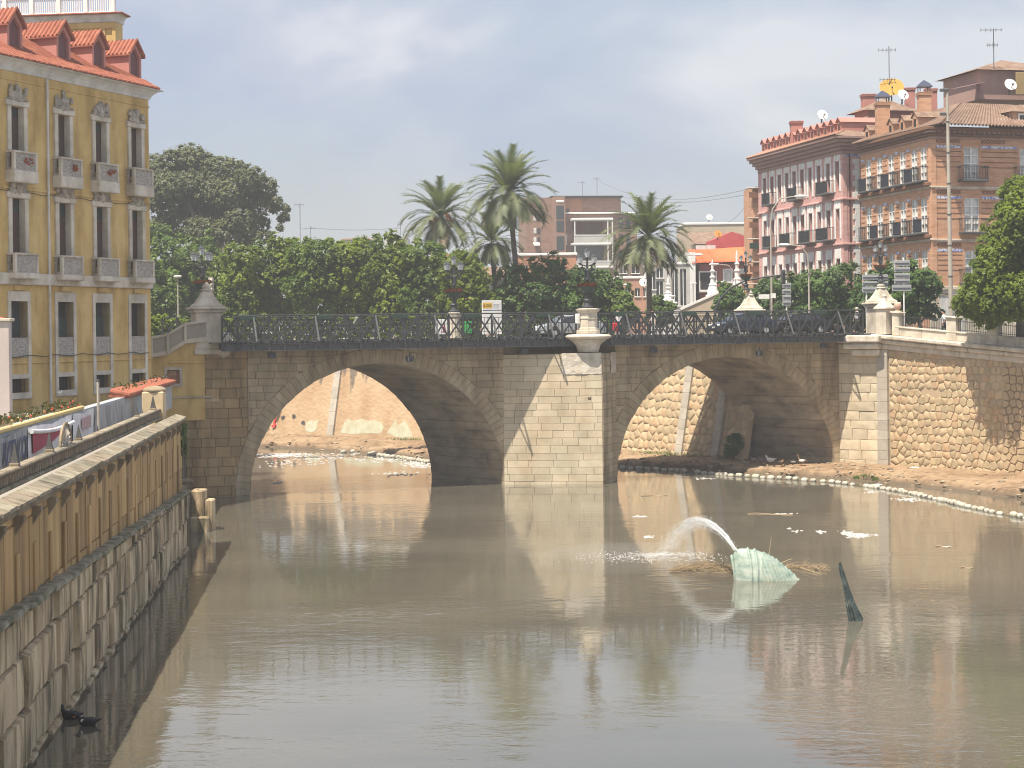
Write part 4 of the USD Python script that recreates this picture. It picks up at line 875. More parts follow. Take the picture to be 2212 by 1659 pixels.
obj('printed_patch', MB().slab(Polygon([(a + .3, 6.05), (a + .25, 6.72), (a + (b - a) * .55, 6.62), (a + (b - a) * .8, 6.5), (a + (b - a) * .45, 6.2)]), 1.75, 1.756), mat_maroon, t)
obj('folded_edge', MB().tube([(a + (b - a) * q, 1.74, 6.72 - .12 * math.sin(q * 3) - .1 * q) for q in np.linspace(0, .95, 14)], .07, 7), mat_cloth, t, smooth=True)
t, a, b = banner('white banner with faded pink print beside the thin pole', 154, 199, mat_cloth, 3)
obj('printed_patch', MB().slab(Polygon([(a + (b - a) * .3, 6.25), (a + (b - a) * .3, 6.62), (a + (b - a) * .75, 6.66), (a + (b - a) * .75, 6.2)]), 1.755, 1.76), mat_pale, t)
t, a, b = banner('plain grey mesh banner right of the thin pole', 203, 268, mat_gcloth, 5)
t = thing('flag_pole', 'thin grey pole standing between the banners', 'pole', MW.w(bx(201), 1.7, 5.55), MW.rot)
obj('pole', MB().tube([(0, 0, 0), (0, 0, 2.25)], .05, 8), mat_greystone[0], t); obj('cap', MB().ell((0, 0, 2.28), (.07, .07, .05), 1), mat_iron, t)
q = MW.w(-.7, 1.0, 0)
t = thing('end_pillar', 'small cream pillar with stone top where the river wall meets the bridge', 'pillar', q, MW.rot)
obj('shaft', MB().bbox(-.55, .55, -.45, .5, 5.5, 7.0, .05), M('cream_plaster', (.55, .43, .27), scale=1.5), t); obj('top', MB().ell((0, 0, 7.05), (.62, .52, .2), 2), mat_core, t)
# low buildings between the terrace and the yellow building
t = thing('low_wall', 'low yellow washed wall on the terrace lit by the sun', 'wall', MW.loc, MW.rot)
obj('wall_face', MB().bbox(-20, -2, 9.2, 9.5, 5.55, 6.5, .03), mat_ochre, t); obj('coping', MB().bbox(-20.1, -1.9, 9.1, 9.6, 6.5, 6.6, .03), mat_trim, t)
t = thing('low_roof', 'flat dark roofed shed at the foot of the yellow building', 'shed', MW.loc, MW.rot)
obj('shed_wall', MB().bbox(-10, .5, 10.0, 11.2, 5.55, 6.15, .03), mat_trim, t); obj('shed_roof', MB().bbox(-10.2, .7, 9.8, 11.4, 6.15, 6.27, .03), mat_core, t)
hp = at(-40, 800, 58)
t = thing('white_hut', 'corner of a pale pinkish rendered building at the left edge of the photo', 'building', (hp[0], hp[1], 0), 0)
xr = at(21, 800, 58)[0] - hp[0]; zt = at(10, 694, 58)[2]
obj('wall', MB().bbox(-3, xr, 0, .3, 5.5, zt, .02), M('pale_pink_render', (.46, .39, .36), scale=.8), t); obj('capping', MB().bbox(-3.1, xr + .07, -.08, .4, zt, zt + .09, .02), mat_trim, t)
obj('roof_ridge', MB().add([[-3, 0, zt + .09], [xr - .05, 0, zt + .09], [-3, .2, zt + .5], [xr - .5, .2, zt + .2], [-3, .4, zt + .09], [xr - .05, .4, zt + .09]], [[0, 1, 3], [0, 3, 2], [2, 3, 5], [2, 5, 4]]), mat_tile, t)
def dove(label, px, py, Y):
    p = at(px, py, Y); t = thing('dove', label, 'bird', p, R.uniform(0, 6))
    obj('body', MB().ell((0, 0, .1), (.17, .085, .085), 2).ell((.15, 0, .19), (.05, .045, .05), 1).bar((.19, 0, .19), (.235, 0, .18), .02).add([[-.1, .05, .11], [-.1, -.05, .11], [-.32, .04, .07], [-.32, -.04, .07]], [[0, 1, 3], [0, 3, 2]]).bar((.02, .03, 0), (.02, .03, .05), .012).bar((.02, -.03, 0), (.02, -.03, .05), .012), mat_white, t, smooth=40)
dove('white dove perched on the terrace near the second basement window', 128, 853, 88)
dove('white dove perched above the red tile coping', 347, 847, 86)
# ================================================================ buildings on the right
mat_brick = M('orange_brickwork', [(.3, (.41, .215, .125)), (.5, (.51, .285, .175)), (.7, (.57, .35, .23))], scale=1.3, stretch=(1, 1, 4), bump=.3, bscale=6)
mat_brickd = M('dark_brick_course', (.20, .10, .06), scale=3)
mat_rose = M('rose_brickwork', [(.3, (.48, .265, .24)), (.6, (.61, .37, .335))], scale=1.2, stretch=(1, 1, 4), bump=.2)
mat_rosed = M('brown_eave_moulding', (.36, .23, .195), scale=2)
mat_bluetile = M('blue_white_tile', [(.47, (.16, .22, .48)), (.53, (.66, .67, .70))], scale=5.5, rough=.3)
mat_curtain = M('white_curtain', [(.3, (.42, .42, .41)), (.6, (.62, .61, .58))], scale=3, stretch=(1, 1, .2))
mat_shut2 = M('dark_brown_shutter', (.105, .05, .038), scale=3)
BB = Frame(at(2015, 640, 132)[:2], (7.7, 2.6))           # right face, from its left corner
BL = Frame(at(2015, 640, 132)[:2], (.215, -1.0))         # left face, running towards the corner (x <= 0)
zb = lambda py: BB.fp(2040, py)[1]
bb = thing('brick_building', 'orange brick apartment house with blue tile bands and iron balconies', 'building')
E_EAVE = zb(270)
def wp(fr, mb): return mb.tf((fr.o[0], fr.o[1], 0), fr.rot)
wins_r = []
XR_ = 15.0; XL_ = 13.0
c1 = BB.fp(2098, 350)[0]; c2 = BB.fp(2202, 350)[0] + .55; dw = .62
wc = [c1, c2 + .1, c2 + (c2 - c1), c2 + 2 * (c2 - c1)]
fl = [(zb(387), zb(317)), (zb(500), zb(427)), (zb(610), zb(541))]
holes = unary_union([sbox(c - dw, a, c + dw, b) for c in wc for a, b in fl])
obj('wall', wp(BB, MB().slab(sbox(0, 8.8, XR_, E_EAVE - .1).difference(holes).difference(sbox(0, 0, XR_, zb(626))), 0, .4)), mat_brick, bb)
obj('ground_storey', wp(BB, MB().box(-.04, XR_, -.04, .4, 8.6, zb(626))), mat_trim, bb)
obj('ground_course', wp(BB, MB().bbox(-.1, XR_, -.12, .3, zb(626), zb(618), .03)), mat_trim, bb)
obj('garage_door', wp(BB, MB().box(.6, 2.6, -.07, -.045, 8.7, zb(640))), mat_curtain, bb)
obj('dark_pipe', wp(BB, MB().tube([(2.7, -.1, 8.8), (2.7, -.1, zb(640)), (.4, -.1, zb(634))], .04, 6)), mat_dark, bb)
obj('inside', wp(BB, MB().box(.4, XR_, .9, 1.0, 8.6, E_EAVE)), mat_dark, bb)
lc = [BL.fp(px, 380)[0] for px in (1876, 1900, 1925, 1950, 1975, 1995)]
LX = BL.fp(1860, 400)[0]
fl_l = [(a, b + .05) for a, b in fl]
lh = unary_union([sbox(c - .5, a, c + .5, b) for c in lc for a, b in fl_l])
obj('wall', wp(BL, MB().slab(sbox(LX, 8.8, 0, E_EAVE - .1).difference(lh), 0, .4)), mat_brick, bb)
obj('inside', wp(BL, MB().box(LX, -.4, .9, 1.0, 8.6, E_EAVE)), mat_dark, bb)
mat_pane = M('curtained_pane', [(.35, (.34, .35, .36)), (.55, (.62, .62, .60))], scale=1.1, rough=.25, spec=.6)
def french(fr, c, a, b, w, mat):
    wn = UsdGeom.Xform.Define(stage, numbered(bb.GetPath().pathString + '/french_window')).GetPrim()
    f = sbox(c - w, a, c + w, b); holes = [sbox(c + s * (w * .52) - w * .40, a + (b - a) * (k + .07) / 4, c + s * (w * .52) + w * .40, a + (b - a) * (k + .93) / 4) for s in (-1, 1) for k in range(4)]
    obj('window_frame', wp(fr, MB().slab(f.difference(unary_union(holes)), .03, .11)), mat_white, wn)
    obj('pane', wp(fr, MB().box(c - w + .02, c + w - .02, .12, .135, a + .02, b - .02)), mat_pane, wn)
    obj('curtain', wp(fr, MB().box(c - w + .05, c + w - .05, .26, .28, a + (0 if R.random() < .5 else .5), b)), mat_curtain, wn)
def iron_balcony(fr, c, z, w, parent, d=.55, mat=None, solid=False):
    bl = UsdGeom.Xform.Define(stage, numbered(parent.GetPath().pathString + '/balcony')).GetPrim()
    obj('slab', wp(fr, MB().bbox(c - w, c + w, -d, .05, z - .16, z, .03)), mat_iron2, bl)
    obj('rail', wp(fr, MB().box(c - w, c + w, -d, -d + .04, z + .95, z + 1.0).box(c - w, c - w + .04, -d, 0, z + .95, z + 1).box(c + w - .04, c + w, -d, 0, z + .95, z + 1).box(c - w, c + w, -d, -d + .03, z + .1, z + .13)), mat_iron, bl)
    mb = MB(); n = int(2 * w / .13)
    for k in range(n + 1): x = c - w + .02 + (2 * w - .04) * k / n; mb.box(x - .011, x + .011, -d + .01, -d + .03, z, z + .95)
    for y in (-.4, -.25, -.1): mb.box(c - w + .01, c - w + .03, y, y + .02, z, z + .95).box(c + w - .03, c + w - .01, y, y + .02, z, z + .95)
    obj('railing', wp(fr, mb), mat_iron, bl)
    if solid: obj('privacy_panel', wp(fr, MB().box(c - w + .05, c + w - .05, -d + .05, -d + .06, z + .02, z + .93)), solid, bl)
for c in wc:
    for k, (a, b) in enumerate(fl):
        french(BB, c, a, b, dw, mat_white); iron_balcony(BB, c, a - .02, 1.15, bb)
mat_bpan = M('blue_balcony_screen', (.045, .05, .10), scale=2)
for i, c in enumerate(lc):
    for k, (a, b) in enumerate(fl_l):
        french(BL, c, a, b, .5, mat_white)
for k, (a, b) in enumerate(fl_l[:2]): 
    for i, c in enumerate(lc): iron_balcony(BL, c, a - .02, .78, bb, .6, solid=mat_bpan if (i + k) % 2 == 0 else False)
    obj('balcony_cornice', wp(BL, MB().bbox(LX, 0, -.35, .0, a - .5, a - .2, .06)), mat_brickd, bb)
def segs(x0, x1, cs, w):                       # the stretches of wall between windows
    out = []; cur = x0
    for c in sorted(cs):
        if c - w > cur + .1: out.append((cur, c - w))
        cur = c + w
    if x1 > cur + .1: out.append((cur, x1))
    return out
for fr, x0, x1, cs, w, flo in ((BB, .25, XR_, wc, dw + .12, fl), (BL, LX, -.2, lc, .62, fl_l)):
    for k, (a, b) in enumerate(flo):
        for s0, s1 in segs(x0, x1, cs, w):
            for q in (.2, .36, .52, .68):
                if s1 - s0 > .35: obj('dark_course', wp(fr, MB().box(s0 + .08, s1 - .12, -.015, .02, a + (b - a) * (q + .17), a + (b - a) * (q + .17) + .06)), mat_brickd, bb)
            if s1 - s0 > .35:
                obj('tile_band', wp(fr, MB().box(s0 + .08, s1 - .12, -.02, .01, b - .07, b + .12)), mat_bluetile, bb)
                for j in range(int((s1 - s0) / .32)):
                    x = s0 + .12 + j * .3; obj('brick_lattice', wp(fr, MB().bar((x, -.01, b + .3), (x + .26, -.01, b + .56), .05, .06, (0, 1, 0)).bar((x + .26, -.01, b + .3), (x, -.01, b + .56), .05, .06, (0, 1, 0))), mat_brickd, bb) if j < 7 and fr is BB else None
    obj('top_tile_band', wp(fr, MB().box(x0, x1, -.03, .01, flo[0][1] + .8, flo[0][1] + 1.02)), mat_bluetile, bb)
    for k in (1, 2): obj('floor_cornice', wp(fr, MB().bbox(x0 - .3, x1 + .2 * (fr is BL), -.14, .02, flo[k][1] + .72, flo[k][1] + .84, .02).box(x0, x1, -.1, .02, flo[k][1] + .64, flo[k][1] + .715)), mat_trim, bb)
    for k, (pr_, z0, z1) in enumerate(((.12, -1.0, -.86), (.22, -.8, -.66), (.34, -.6, -.42), (.5, -.4, -.18))):
        obj('eave_moulding', wp(fr, MB().bbox(x0 - .25 - (pr_ if fr is BB else 0), x1 + (pr_ if fr is BL else 0) + .2, -pr_, .02, E_EAVE + z0, E_EAVE + z1, .03)), mat_brickd if k % 2 else mat_rosed, bb)
    n = int((x1 - x0) / .42)
    for k in range(n): x = x0 + k * .42; obj('dentil', wp(fr, MB().box(x, x + .2, -.42, .0, E_EAVE - .6, E_EAVE - .4)), mat_brickd, bb)
# hipped roof with tile rows
corner = BB.w(0, 0)[:2]; OUT = .75
def rp(ar, br, dz): return np.array([*(corner + BB.d * ar - BL.d * br), E_EAVE - .1 + dz])
i0 = BB.w(0, 0)[:2]
e0 = corner - BB.n * OUT - BL.n * OUT
pA = np.array([*(corner - BB.n * OUT * 1.0 + BL.d * OUT), E_EAVE - .12]); pB = np.array([*(BB.w(XR_, -OUT)[:2]), E_EAVE - .12]); pC = np.array([*(BL.w(LX, -OUT)[:2]), E_EAVE - .12])
RH = 2.3
rA = np.array([*(corner + BB.d * 5.2 - BL.d * 5.0), E_EAVE + RH]); rB = np.array([*(BB.w(XR_, 5.2)[:2]), E_EAVE + RH]); rC = np.array([*(BL.w(LX, 5.2)[:2]), E_EAVE + RH])
obj('roof', MB().add([pA, pB, rB, rA, pC, rC], [[0, 1, 2], [0, 2, 3], [0, 3, 5], [0, 5, 4]]), mat_oldtile, bb)
tile_rows(pA, pB, rA, rB, 'tile_rows', mat_oldtile, bb); tile_rows(pC, pA, rC, rA, 'tile_rows', mat_oldtile, bb)
dm = UsdGeom.Xform.Define(stage, numbered(bb.GetPath().pathString + '/dormer')).GetPrim()
q = BB.fp(2206, 235, .8)
obj('dormer_walls', wp(BB, MB().box(q[0] - .7, q[0] + 2.2, .8, 4, E_EAVE, E_EAVE + 1.25)), mat_brick, dm)
obj('dormer_window', wp(BB, MB().box(q[0] - .25, q[0] + .9, .76, .79, E_EAVE + .2, E_EAVE + 1.05)), mat_glass, dm); obj('window_frame', wp(BB, MB().slab(sbox(q[0] - .33, E_EAVE + .12, q[0] + .98, E_EAVE + 1.12).difference(sbox(q[0] - .2, E_EAVE + .25, q[0] + .85, E_EAVE + 1.0)), .72, .78)), mat_white, dm)
obj('dormer_roof', wp(BB, MB().add([[q[0] - 1, .6, E_EAVE + 1.25], [q[0] + 2.5, .6, E_EAVE + 1.25], [q[0] + 1.2, 1.6, E_EAVE + 1.9], [q[0] + .4, 1.6, E_EAVE + 1.9], [q[0] - 1, 4, E_EAVE + 1.25], [q[0] + 2.5, 4, E_EAVE + 1.25]], [[0, 1, 2], [0, 2, 3], [0, 3, 4], [1, 5, 2], [3, 2, 5], [3, 5, 4]])), mat_oldtile, dm)
# row of small shed dormers on the left slope
for k, px in enumerate((1874, 1900, 1925, 1950, 1978)):
    x = BL.fp(px, 290, .5)[0]; d = UsdGeom.Xform.Define(stage, numbered(bb.GetPath().pathString + '/dormer')).GetPrim()
    obj('dormer_walls', wp(BL, MB().slab(Polygon([(x - .45, E_EAVE - .05), (x + .45, E_EAVE - .05), (x + .45, E_EAVE + 1.0), (x, E_EAVE + 1.35), (x - .45, E_EAVE + 1.0)]), .45, 3.0)), mat_brick, d)
    obj('dormer_opening', wp(BL, MB().box(x - .2, x + .2, .43, .445, E_EAVE + .1, E_EAVE + .85)), mat_dark, d)
    for s in (-1, 1): obj('dormer_roof', wp(BL, MB().add([[x, .35, E_EAVE + 1.42], [x + s * .6, .35, E_EAVE + .93], [x + s * .6, 3.2, E_EAVE + .93], [x, 3.2, E_EAVE + 1.42]], [[0, 1, 2], [0, 2, 3]])), mat_oldtile, d)
def chimney(px, pyt, Y, w, h, parent, mat, blue=False):
    p = at(px, pyt, Y); c = UsdGeom.Xform.Define(stage, numbered(parent.GetPath().pathString + '/chimney')).GetPrim()
    obj('stack', MB().bbox(p[0] - w / 2, p[0] + w / 2, Y - w / 2, Y + w / 2, p[2] - h, p[2] - .25, .02), mat, c)
    for j in range(3): obj('chimney_course', MB().bbox(p[0] - w * .58, p[0] + w * .58, Y - w * .58, Y + w * .58, p[2] - .24 + j * .09, p[2] - .19 + j * .09, .01), mat, c)
    if blue:
        for sx in (-1, 1):
            for sy in (-1, 1): obj('cowl_post', MB().box(p[0] + sx * w * .4 - .03, p[0] + sx * w * .4 + .03, Y + sy * w * .4 - .03, Y + sy * w * .4 + .03, p[2], p[2] + .4), mat_iron2, c)
        obj('cowl_roof', MB().lathe([(w * .85, p[2] + .4), (w * .5, p[2] + .7), (.04, p[2] + .95)], 4, (p[0], Y, 0), PI / 4), M_blueroof, c)
M_blueroof = M('blue_glazed_tile', (.05, .06, .10), rough=.4)
chimney(1996, 200, 138, .95, 3.4, bb, mat_brick, True); chimney(1906, 222, 142, 1.0, 3.2, bb, mat_brick, True)
# penthouse behind at the right edge
ph = thing('roof_penthouse', 'brick roof tower with pyramid roof above the brick building', 'tower')
PF = Frame(at(2116, 170, 142)[:2], (1, .25)); zp = lambda py: PF.fp(2170, py)[1]
obj('wall', wp(PF, MB().box(0, 9, 0, 6, zp(215), zp(152))), mat_rosed, ph)
lo0, lo1, hi = np.array([*PF.w(-.5, -.5)[:2], zp(153)]), np.array([*PF.w(9.5, -.5)[:2], zp(153)]), np.array([*PF.w(3.6, 3)[:2], zp(117)])
lo2 = np.array([*PF.w(-.5, 6.5)[:2], zp(153)]); lo3 = np.array([*PF.w(9.5, 6.5)[:2], zp(153)])
obj('roof', MB().add([lo0, lo1, lo3, lo2, hi], [[0, 1, 4], [1, 2, 4], [2, 3, 4], [3, 0, 4]]), mat_oldtile, ph)
obj('awning', wp(PF, MB().add([[-2.4, -1.2, zp(196)], [0, -1.2, zp(182)], [0, .5, zp(180)], [-2.4, .5, zp(194)]], [[0, 1, 2], [0, 2, 3]])), mat_rosed, ph)
obj('yellow_panel', wp(PF, MB().bbox(2.5, 5, -1.2, -1.1, zp(208), zp(160), .02)), M('ochre_panel', (.30, .22, .10)), ph)

# rose building behind with white quoins
PK = thing('rose_building', 'rose brick apartment house with white window surrounds and long eaves', 'building')
PL = Frame(at(1822, 560, 147)[:2], (.235, -1.0)); PR = Frame(at(1822, 560, 147)[:2], (1.0, .34))
zk = lambda py: PL.fp(1812, py)[1]
KE = zk(331); K0 = PL.fp(1641, 450)[0]
pw = [PL.fp(px, 450)[0] for px in (1653, 1669, 1685, 1701, 1717, 1734, 1751, 1770, 1790, 1810)]
kf = [(zk(405), zk(352)), (zk(507), zk(453)), (zk(600), zk(560))]
kf = [(zk(414), zk(349)), (zk(516), zk(452)), (zk(618), zk(560))]
kh = unary_union([sbox(c - .42, a, c + .42, b) for c in pw for a, b in kf])
obj('wall', wp(PL, MB().slab(sbox(K0 - .3, 8.6, 0, KE).difference(kh), 0, .4)), mat_rose, PK)
obj('inside', wp(PL, MB().box(K0, 0, .6, .7, 8.6, KE)), mat_shut2, PK)
obj('wall', wp(PR, MB().box(0.0, 9, .0, .4, 8.6, KE)), mat_rose, PK)
QX = PR.fp(1857, 450)[0]
for k in range(32):
    z = 8.7 + k * (KE - 9.2) / 32; w_ = .62 if k % 2 else .42
    obj('quoin', wp(PR, MB().bbox(QX - w_, QX, -.05, .02, z + .006, z + (KE - 9.2) / 32 - .006, .01)), mat_white, PK)
for i, c in enumerate(pw):
    for a, b in kf:
        for s in (-1, 1): obj('white_jamb', wp(PL, MB().bbox(c + s * .56 - .14, c + s * .56 + .14, -.06, .1, a, b + .02, .02)), mat_white, PK)
        obj('shutter', wp(PL, MB().box(c - .42, c + .42, .3, .33, a, b)), mat_shut2, PK)
        for j in range(4): obj('white_fluting', wp(PL, MB().bbox(c - .66 + j * .34, c - .66 + j * .34 + .26, -.05, .1, b + .05, b + .85, .02)), mat_white, PK)
for i, w_, k in ((1, 1.0, 0), (4.5, 1.1, 0), (8, 1.25, 0), (1, 1.0, 1), (3.5, 1.2, 1), (6, 1.2, 1), (8, 1.25, 1)):
    c = float(np.interp(i, range(10), pw)); iron_balcony(PL, c, kf[k][0], w_, PK, .7, solid=M_dk)if False else iron_balcony(PL, c, kf[k][0], w_, PK, .7, solid=mat_iron)
for z in (zk(433), zk(530)):
    obj('floor_cornice', wp(PL, MB().bbox(K0 - .3, .0, -.14, .02, z, z + .16, .03)), mat_rose, PK); obj('floor_cornice', wp(PR, MB().bbox(-.1, 3, -.14, .02, z, z + .16, .03)), mat_rose, PK)
for k, (pr_, z0, z1) in enumerate(((.15, -.1, .22), (.35, .221, .5), (.6, .501, .78), (.85, .781, 1.05), (1.05, 1.051, 1.3))):
    obj('eave_moulding', wp(PL, MB().bbox(K0 - pr_ * .4, pr_, -pr_, .1, KE + z0, KE + z1, .04)), mat_rosed, PK); obj('eave_moulding', wp(PR, MB().bbox(-pr_ * .2, 4, -pr_, .1, KE + z0, KE + z1, .04)), mat_rosed, PK)
obj('tile_band', wp(PR, MB().box(.1, 2.2, -.03, 0, KE - .32, KE - .12)), mat_bluetile, PK)
c0 = PL.w(0, 0)[:2]; ez = KE + 1.3
kA = np.array([*(c0 + PL.d * 1.1 - PR.n * 0 + PR.d * 0 - PL.n * 1.1), ez]); kC = np.array([*PL.w(K0 - .4, -1.1)[:2], ez]); kB = np.array([*PR.w(7, -1.1)[:2], ez])
hA = np.array([*(c0 + PR.d * 4.5 - PL.d * 4.5), ez + 2.2]); hC = np.array([*PL.w(K0 + 4, 4.5)[:2], ez + 2.2]); hB = np.array([*PR.w(7, 4.5)[:2], ez + 2.2])
obj('roof', MB().add([kA, kC, hC, hA, kB, hB], [[0, 1, 2], [0, 2, 3], [0, 3, 5], [0, 5, 4]]), mat_oldtile, PK); tile_rows(kC, kA, hC, hA, 'tile_rows', M('rose_roof_tile', [(.3, (.28, .14, .10)), (.6, (.42, .24, .17))], scale=2, bump=.4), PK)
obj('tower_body', wp(PL, MB().box(K0 + 10, -6, 5, 9, KE, KE + 4.4)), mat_pink, PK)
obj('tower_roof', wp(PL, MB().add([[K0 + 9.4, 4.4, KE + 4.2], [-5.4, 4.4, KE + 4.2], [-5.4, 9.6, KE + 4.2], [K0 + 9.4, 9.6, KE + 4.2], [K0 + 11, 7, KE + 5.4], [-7, 7, KE + 5.4]], [[0, 1, 5], [0, 5, 4], [1, 2, 5], [2, 3, 4], [2, 4, 5], [3, 0, 4]])), mat_oldtile, PK)
for k in range(13):
    x = K0 + .6 + k * (-K0 - 1.0) / 12.4; d = UsdGeom.Xform.Define(stage, numbered(PK.GetPath().pathString + '/dormer')).GetPrim()
    obj('dormer_walls', wp(PL, MB().slab(Polygon([(x - .42, ez + .1), (x + .42, ez + .1), (x + .42, ez + 1.3), (x, ez + 1.6), (x - .42, ez + 1.3)]), .2, 3.5)), mat_pink, d)
    obj('dormer_opening', wp(PL, MB().box(x - .2, x + .2, .17, .19, ez + .25, ez + 1.15)), mat_shut2, d)
    for s in (-1, 1): obj('dormer_roof', wp(PL, MB().add([[x, .05, ez + 1.68], [x + s * .55, .05, ez + 1.25], [x + s * .55, 3.4, ez + 1.25], [x, 3.4, ez + 1.68]], [[0, 1, 2], [0, 2, 3]])), mat_pink, d)
chimney(1720, 262, 158, 1.0, 3.0, PK, mat_pink); chimney(1875, 204, 160, 1.1, 3.5, PK, mat_pink); chimney(2010, 192, 150, .9, 3, PK, mat_pink); chimney(1965, 190, 158, .8, 3, PK, mat_pink)
ob = thing('balcony_block', 'narrow brick block with stacked balconies behind the rose building', 'building')
OF = Frame(at(1622, 560, 172)[:2], (1, .1)); zo = lambda py: OF.fp(1632, py)[1]
obj('wall', wp(OF, MB().box(.3, 3, .3, 4, 8.6, zo(405))), mat_brick, ob)
for py in (405, 470, 515, 565, 612): obj('balcony_slab', wp(OF, MB().bbox(-.3, 2.2, -.5, .3, zo(py) - .12, zo(py), .03)), mat_trim, ob); obj('balcony_front', wp(OF, MB().box(-.2, 2.1, -.45, -.4, zo(py) - 1.0, zo(py) - .45)), mat_green if py == 515 else mat_brickd, ob)
# masts, dishes, antennas
def dish(label, px, py, Y, r, mat, yaw=0.4, tl=.42, ts=.91):
    p = at(px, py, Y); t = thing('satellite_dish', label, 'satellite dish', p, yaw)
    v = []; n = 20
    obj('reflector', MB().lathe([(.02, 0), (r * .5, .05 * r), (r * .85, .16 * r), (r, .24 * r)], n).get()[0] @ np.array([[1, 0, 0], [0, .35, .94], [0, -.94, .35]]).T if False else (lambda vf: (vf[0] @ np.array([[1, 0, 0], [0, tl, -ts], [0, ts, tl]]).T, vf[1]))(MB().lathe([(.02, 0), (r * .5, .05 * r), (r * .85, .16 * r), (r, .24 * r)], n).get()), mat, t, smooth=40)
    obj('feed_arm', MB().bar((0, 0, -r * .8), (0, -r * .9, 0), .05).ell((0, -r * .9, .02), (.09, .12, .09), 1), mat_iron2, t); obj('mount', MB().bar((0, .1, 0), (0, .15, -r * 1.5), .1), mat_iron2, t)
M_yd = M('yellow_dish', (.42, .24, .05)); 
dish('large yellow satellite dish on the rose building roof', 1926, 192, 156, 1.05, M_yd, -.15, .62, .78); dish('white satellite dish below the yellow dish', 1950, 206, 155, .5, mat_white, .3)
dish('small white dish above the dormers of the rose building', 1776, 249, 162, .5, mat_white, .3); dish('white dish beside the ochre panel at the right edge', 2182, 184, 140, .5, mat_white, .2)
def antenna(label, px, py0, py1, Y, arms):
    p0, p1 = at(px, py0, Y), at(px, py1, Y); t = thing('tv_antenna', label, 'antenna', (p0[0], Y, 0)); z0, z1 = p0[2], p1[2]
    obj('mast', MB().tube([(0, 0, z0), (0, 0, z1)], .035, 6), mat_iron2, t)
    for q, l in arms:
        z = z0 + (z1 - z0) * q; mb = MB().bar((-l, 0, z), (l * .7, 0, z), .035)
        for k in range(5): x = -l + k * l * .4; mb.bar((x, -.3, z), (x, .3, z), .02).bar((x, 0, z - .18), (x, 0, z + .18), .02)
        obj('aerial', mb, mat_iron2, t)
antenna('tall tv antenna rising behind the yellow dish', 1922, 260, 100, 156, ((.95, .9), (.55, .8)))
antenna('tv antenna on the penthouse at the right edge', 2147, 150, 62, 142, ((.97, 1.0), (.6, .5)))
antenna('thin antenna behind the big green trees, left one', 649, 545, 440, 230, ((.98, .7),)); antenna('thin antenna right of the first one behind the green trees', 671, 545, 488, 235, ((.9, 1.0),))
antenna('short antenna left of the palms', 866, 540, 478, 240, ((.9, .4),)); antenna('thin antenna on the brown apartment block, left', 1258, 430, 390, 312, ((.9, .8),)); antenna('thin antenna on the brown apartment block, right', 1290, 430, 384, 312, ((.95, .6),))
# ================================================================ buildings in the distance
mat_brown = M('brown_brick_facade', [(.3, (.22, .13, .095)), (.6, (.31, .19, .14))], scale=.8, stretch=(1, 1, 3)); mat_terra = M('terracotta_render', (.44, .22, .14), scale=.5)
mat_tan = M('tan_render', (.46, .38, .28), scale=.3); mat_red = M('crimson_render', [(.3, (.33, .055, .06)), (.6, (.42, .085, .085))], scale=.3); mat_pgrey = M('pale_grey_render', (.48, .46, .43), scale=.4)
ap = thing('apartment_block', 'brown brick apartment block with white balconies behind the palms', 'building')
AF = Frame(at(1195, 600, 310)[:2], (1, .12)); za = lambda py: AF.fp(1260, py)[1]; X = lambda px: AF.fp(px, 520)[0]
def wa_(mb): return wp(AF, mb)
obj('wall', wa_(MB().box(X(1142), X(1216), 3, 14, 8.5, za(424))), mat_brown, ap); obj('wall', wa_(MB().box(X(1198), X(1222), 0, 3.2, 8.5, za(424))), mat_brown, ap)
obj('wall', wa_(MB().box(X(1222), X(1268), 4.5, 14, za(478), za(422))), mat_terra, ap); obj('wall', wa_(MB().box(X(1268), X(1352), 4.4, 14, za(478), za(422))), mat_brown, ap)
obj('roof_edge', wa_(MB().bbox(X(1196), X(1354), 2.8, 14, za(424), za(420), .1)), mat_dark, ap)
obj('wall', wa_(MB().box(X(1216), X(1380), 1.6, 14, 8.5, za(462))), mat_brown, ap)
for a, b in ((X(1206), X(1214)),):
    for p0, p1 in ((432, 437), (444, 472), (476, 500), (510, 540)): obj('window', wa_(MB().bbox(a - .3, b + .4, -.08, .1, za(p1), za(p0), .05)), mat_white if p0 == 432 else mat_glass, ap)
for px0, px1 in ((1158, 1164), (1166, 1172)):
    for p0, p1 in ((462, 474), (490, 502), (510, 520)): obj('window', wa_(MB().bbox(X(px0), X(px1), 2.9, 3.1, za(p1), za(p0), .05)), mat_curtain if px0 == 1158 else mat_glass, ap)
obj('awning', wa_(MB().add([[X(1157), 2.2, za(528)], [X(1170), 2.2, za(528)], [X(1170), 3.0, za(521)], [X(1157), 3.0, za(521)]], [[0, 1, 2], [0, 2, 3]])), mat_white, ap)
obj('terrace_slab', wa_(MB().bbox(X(1214), X(1375), .6, 4.4, za(461), za(458), .06)), mat_white, ap)
for k, (p0, p1) in enumerate(((472, 477), (525.5, 530), (575, 580))): obj('balcony_slab', wa_(MB().bbox(X(1234), X(1322), -1.6, 1.7, za(p1), za(p0), .08)), mat_white, ap)
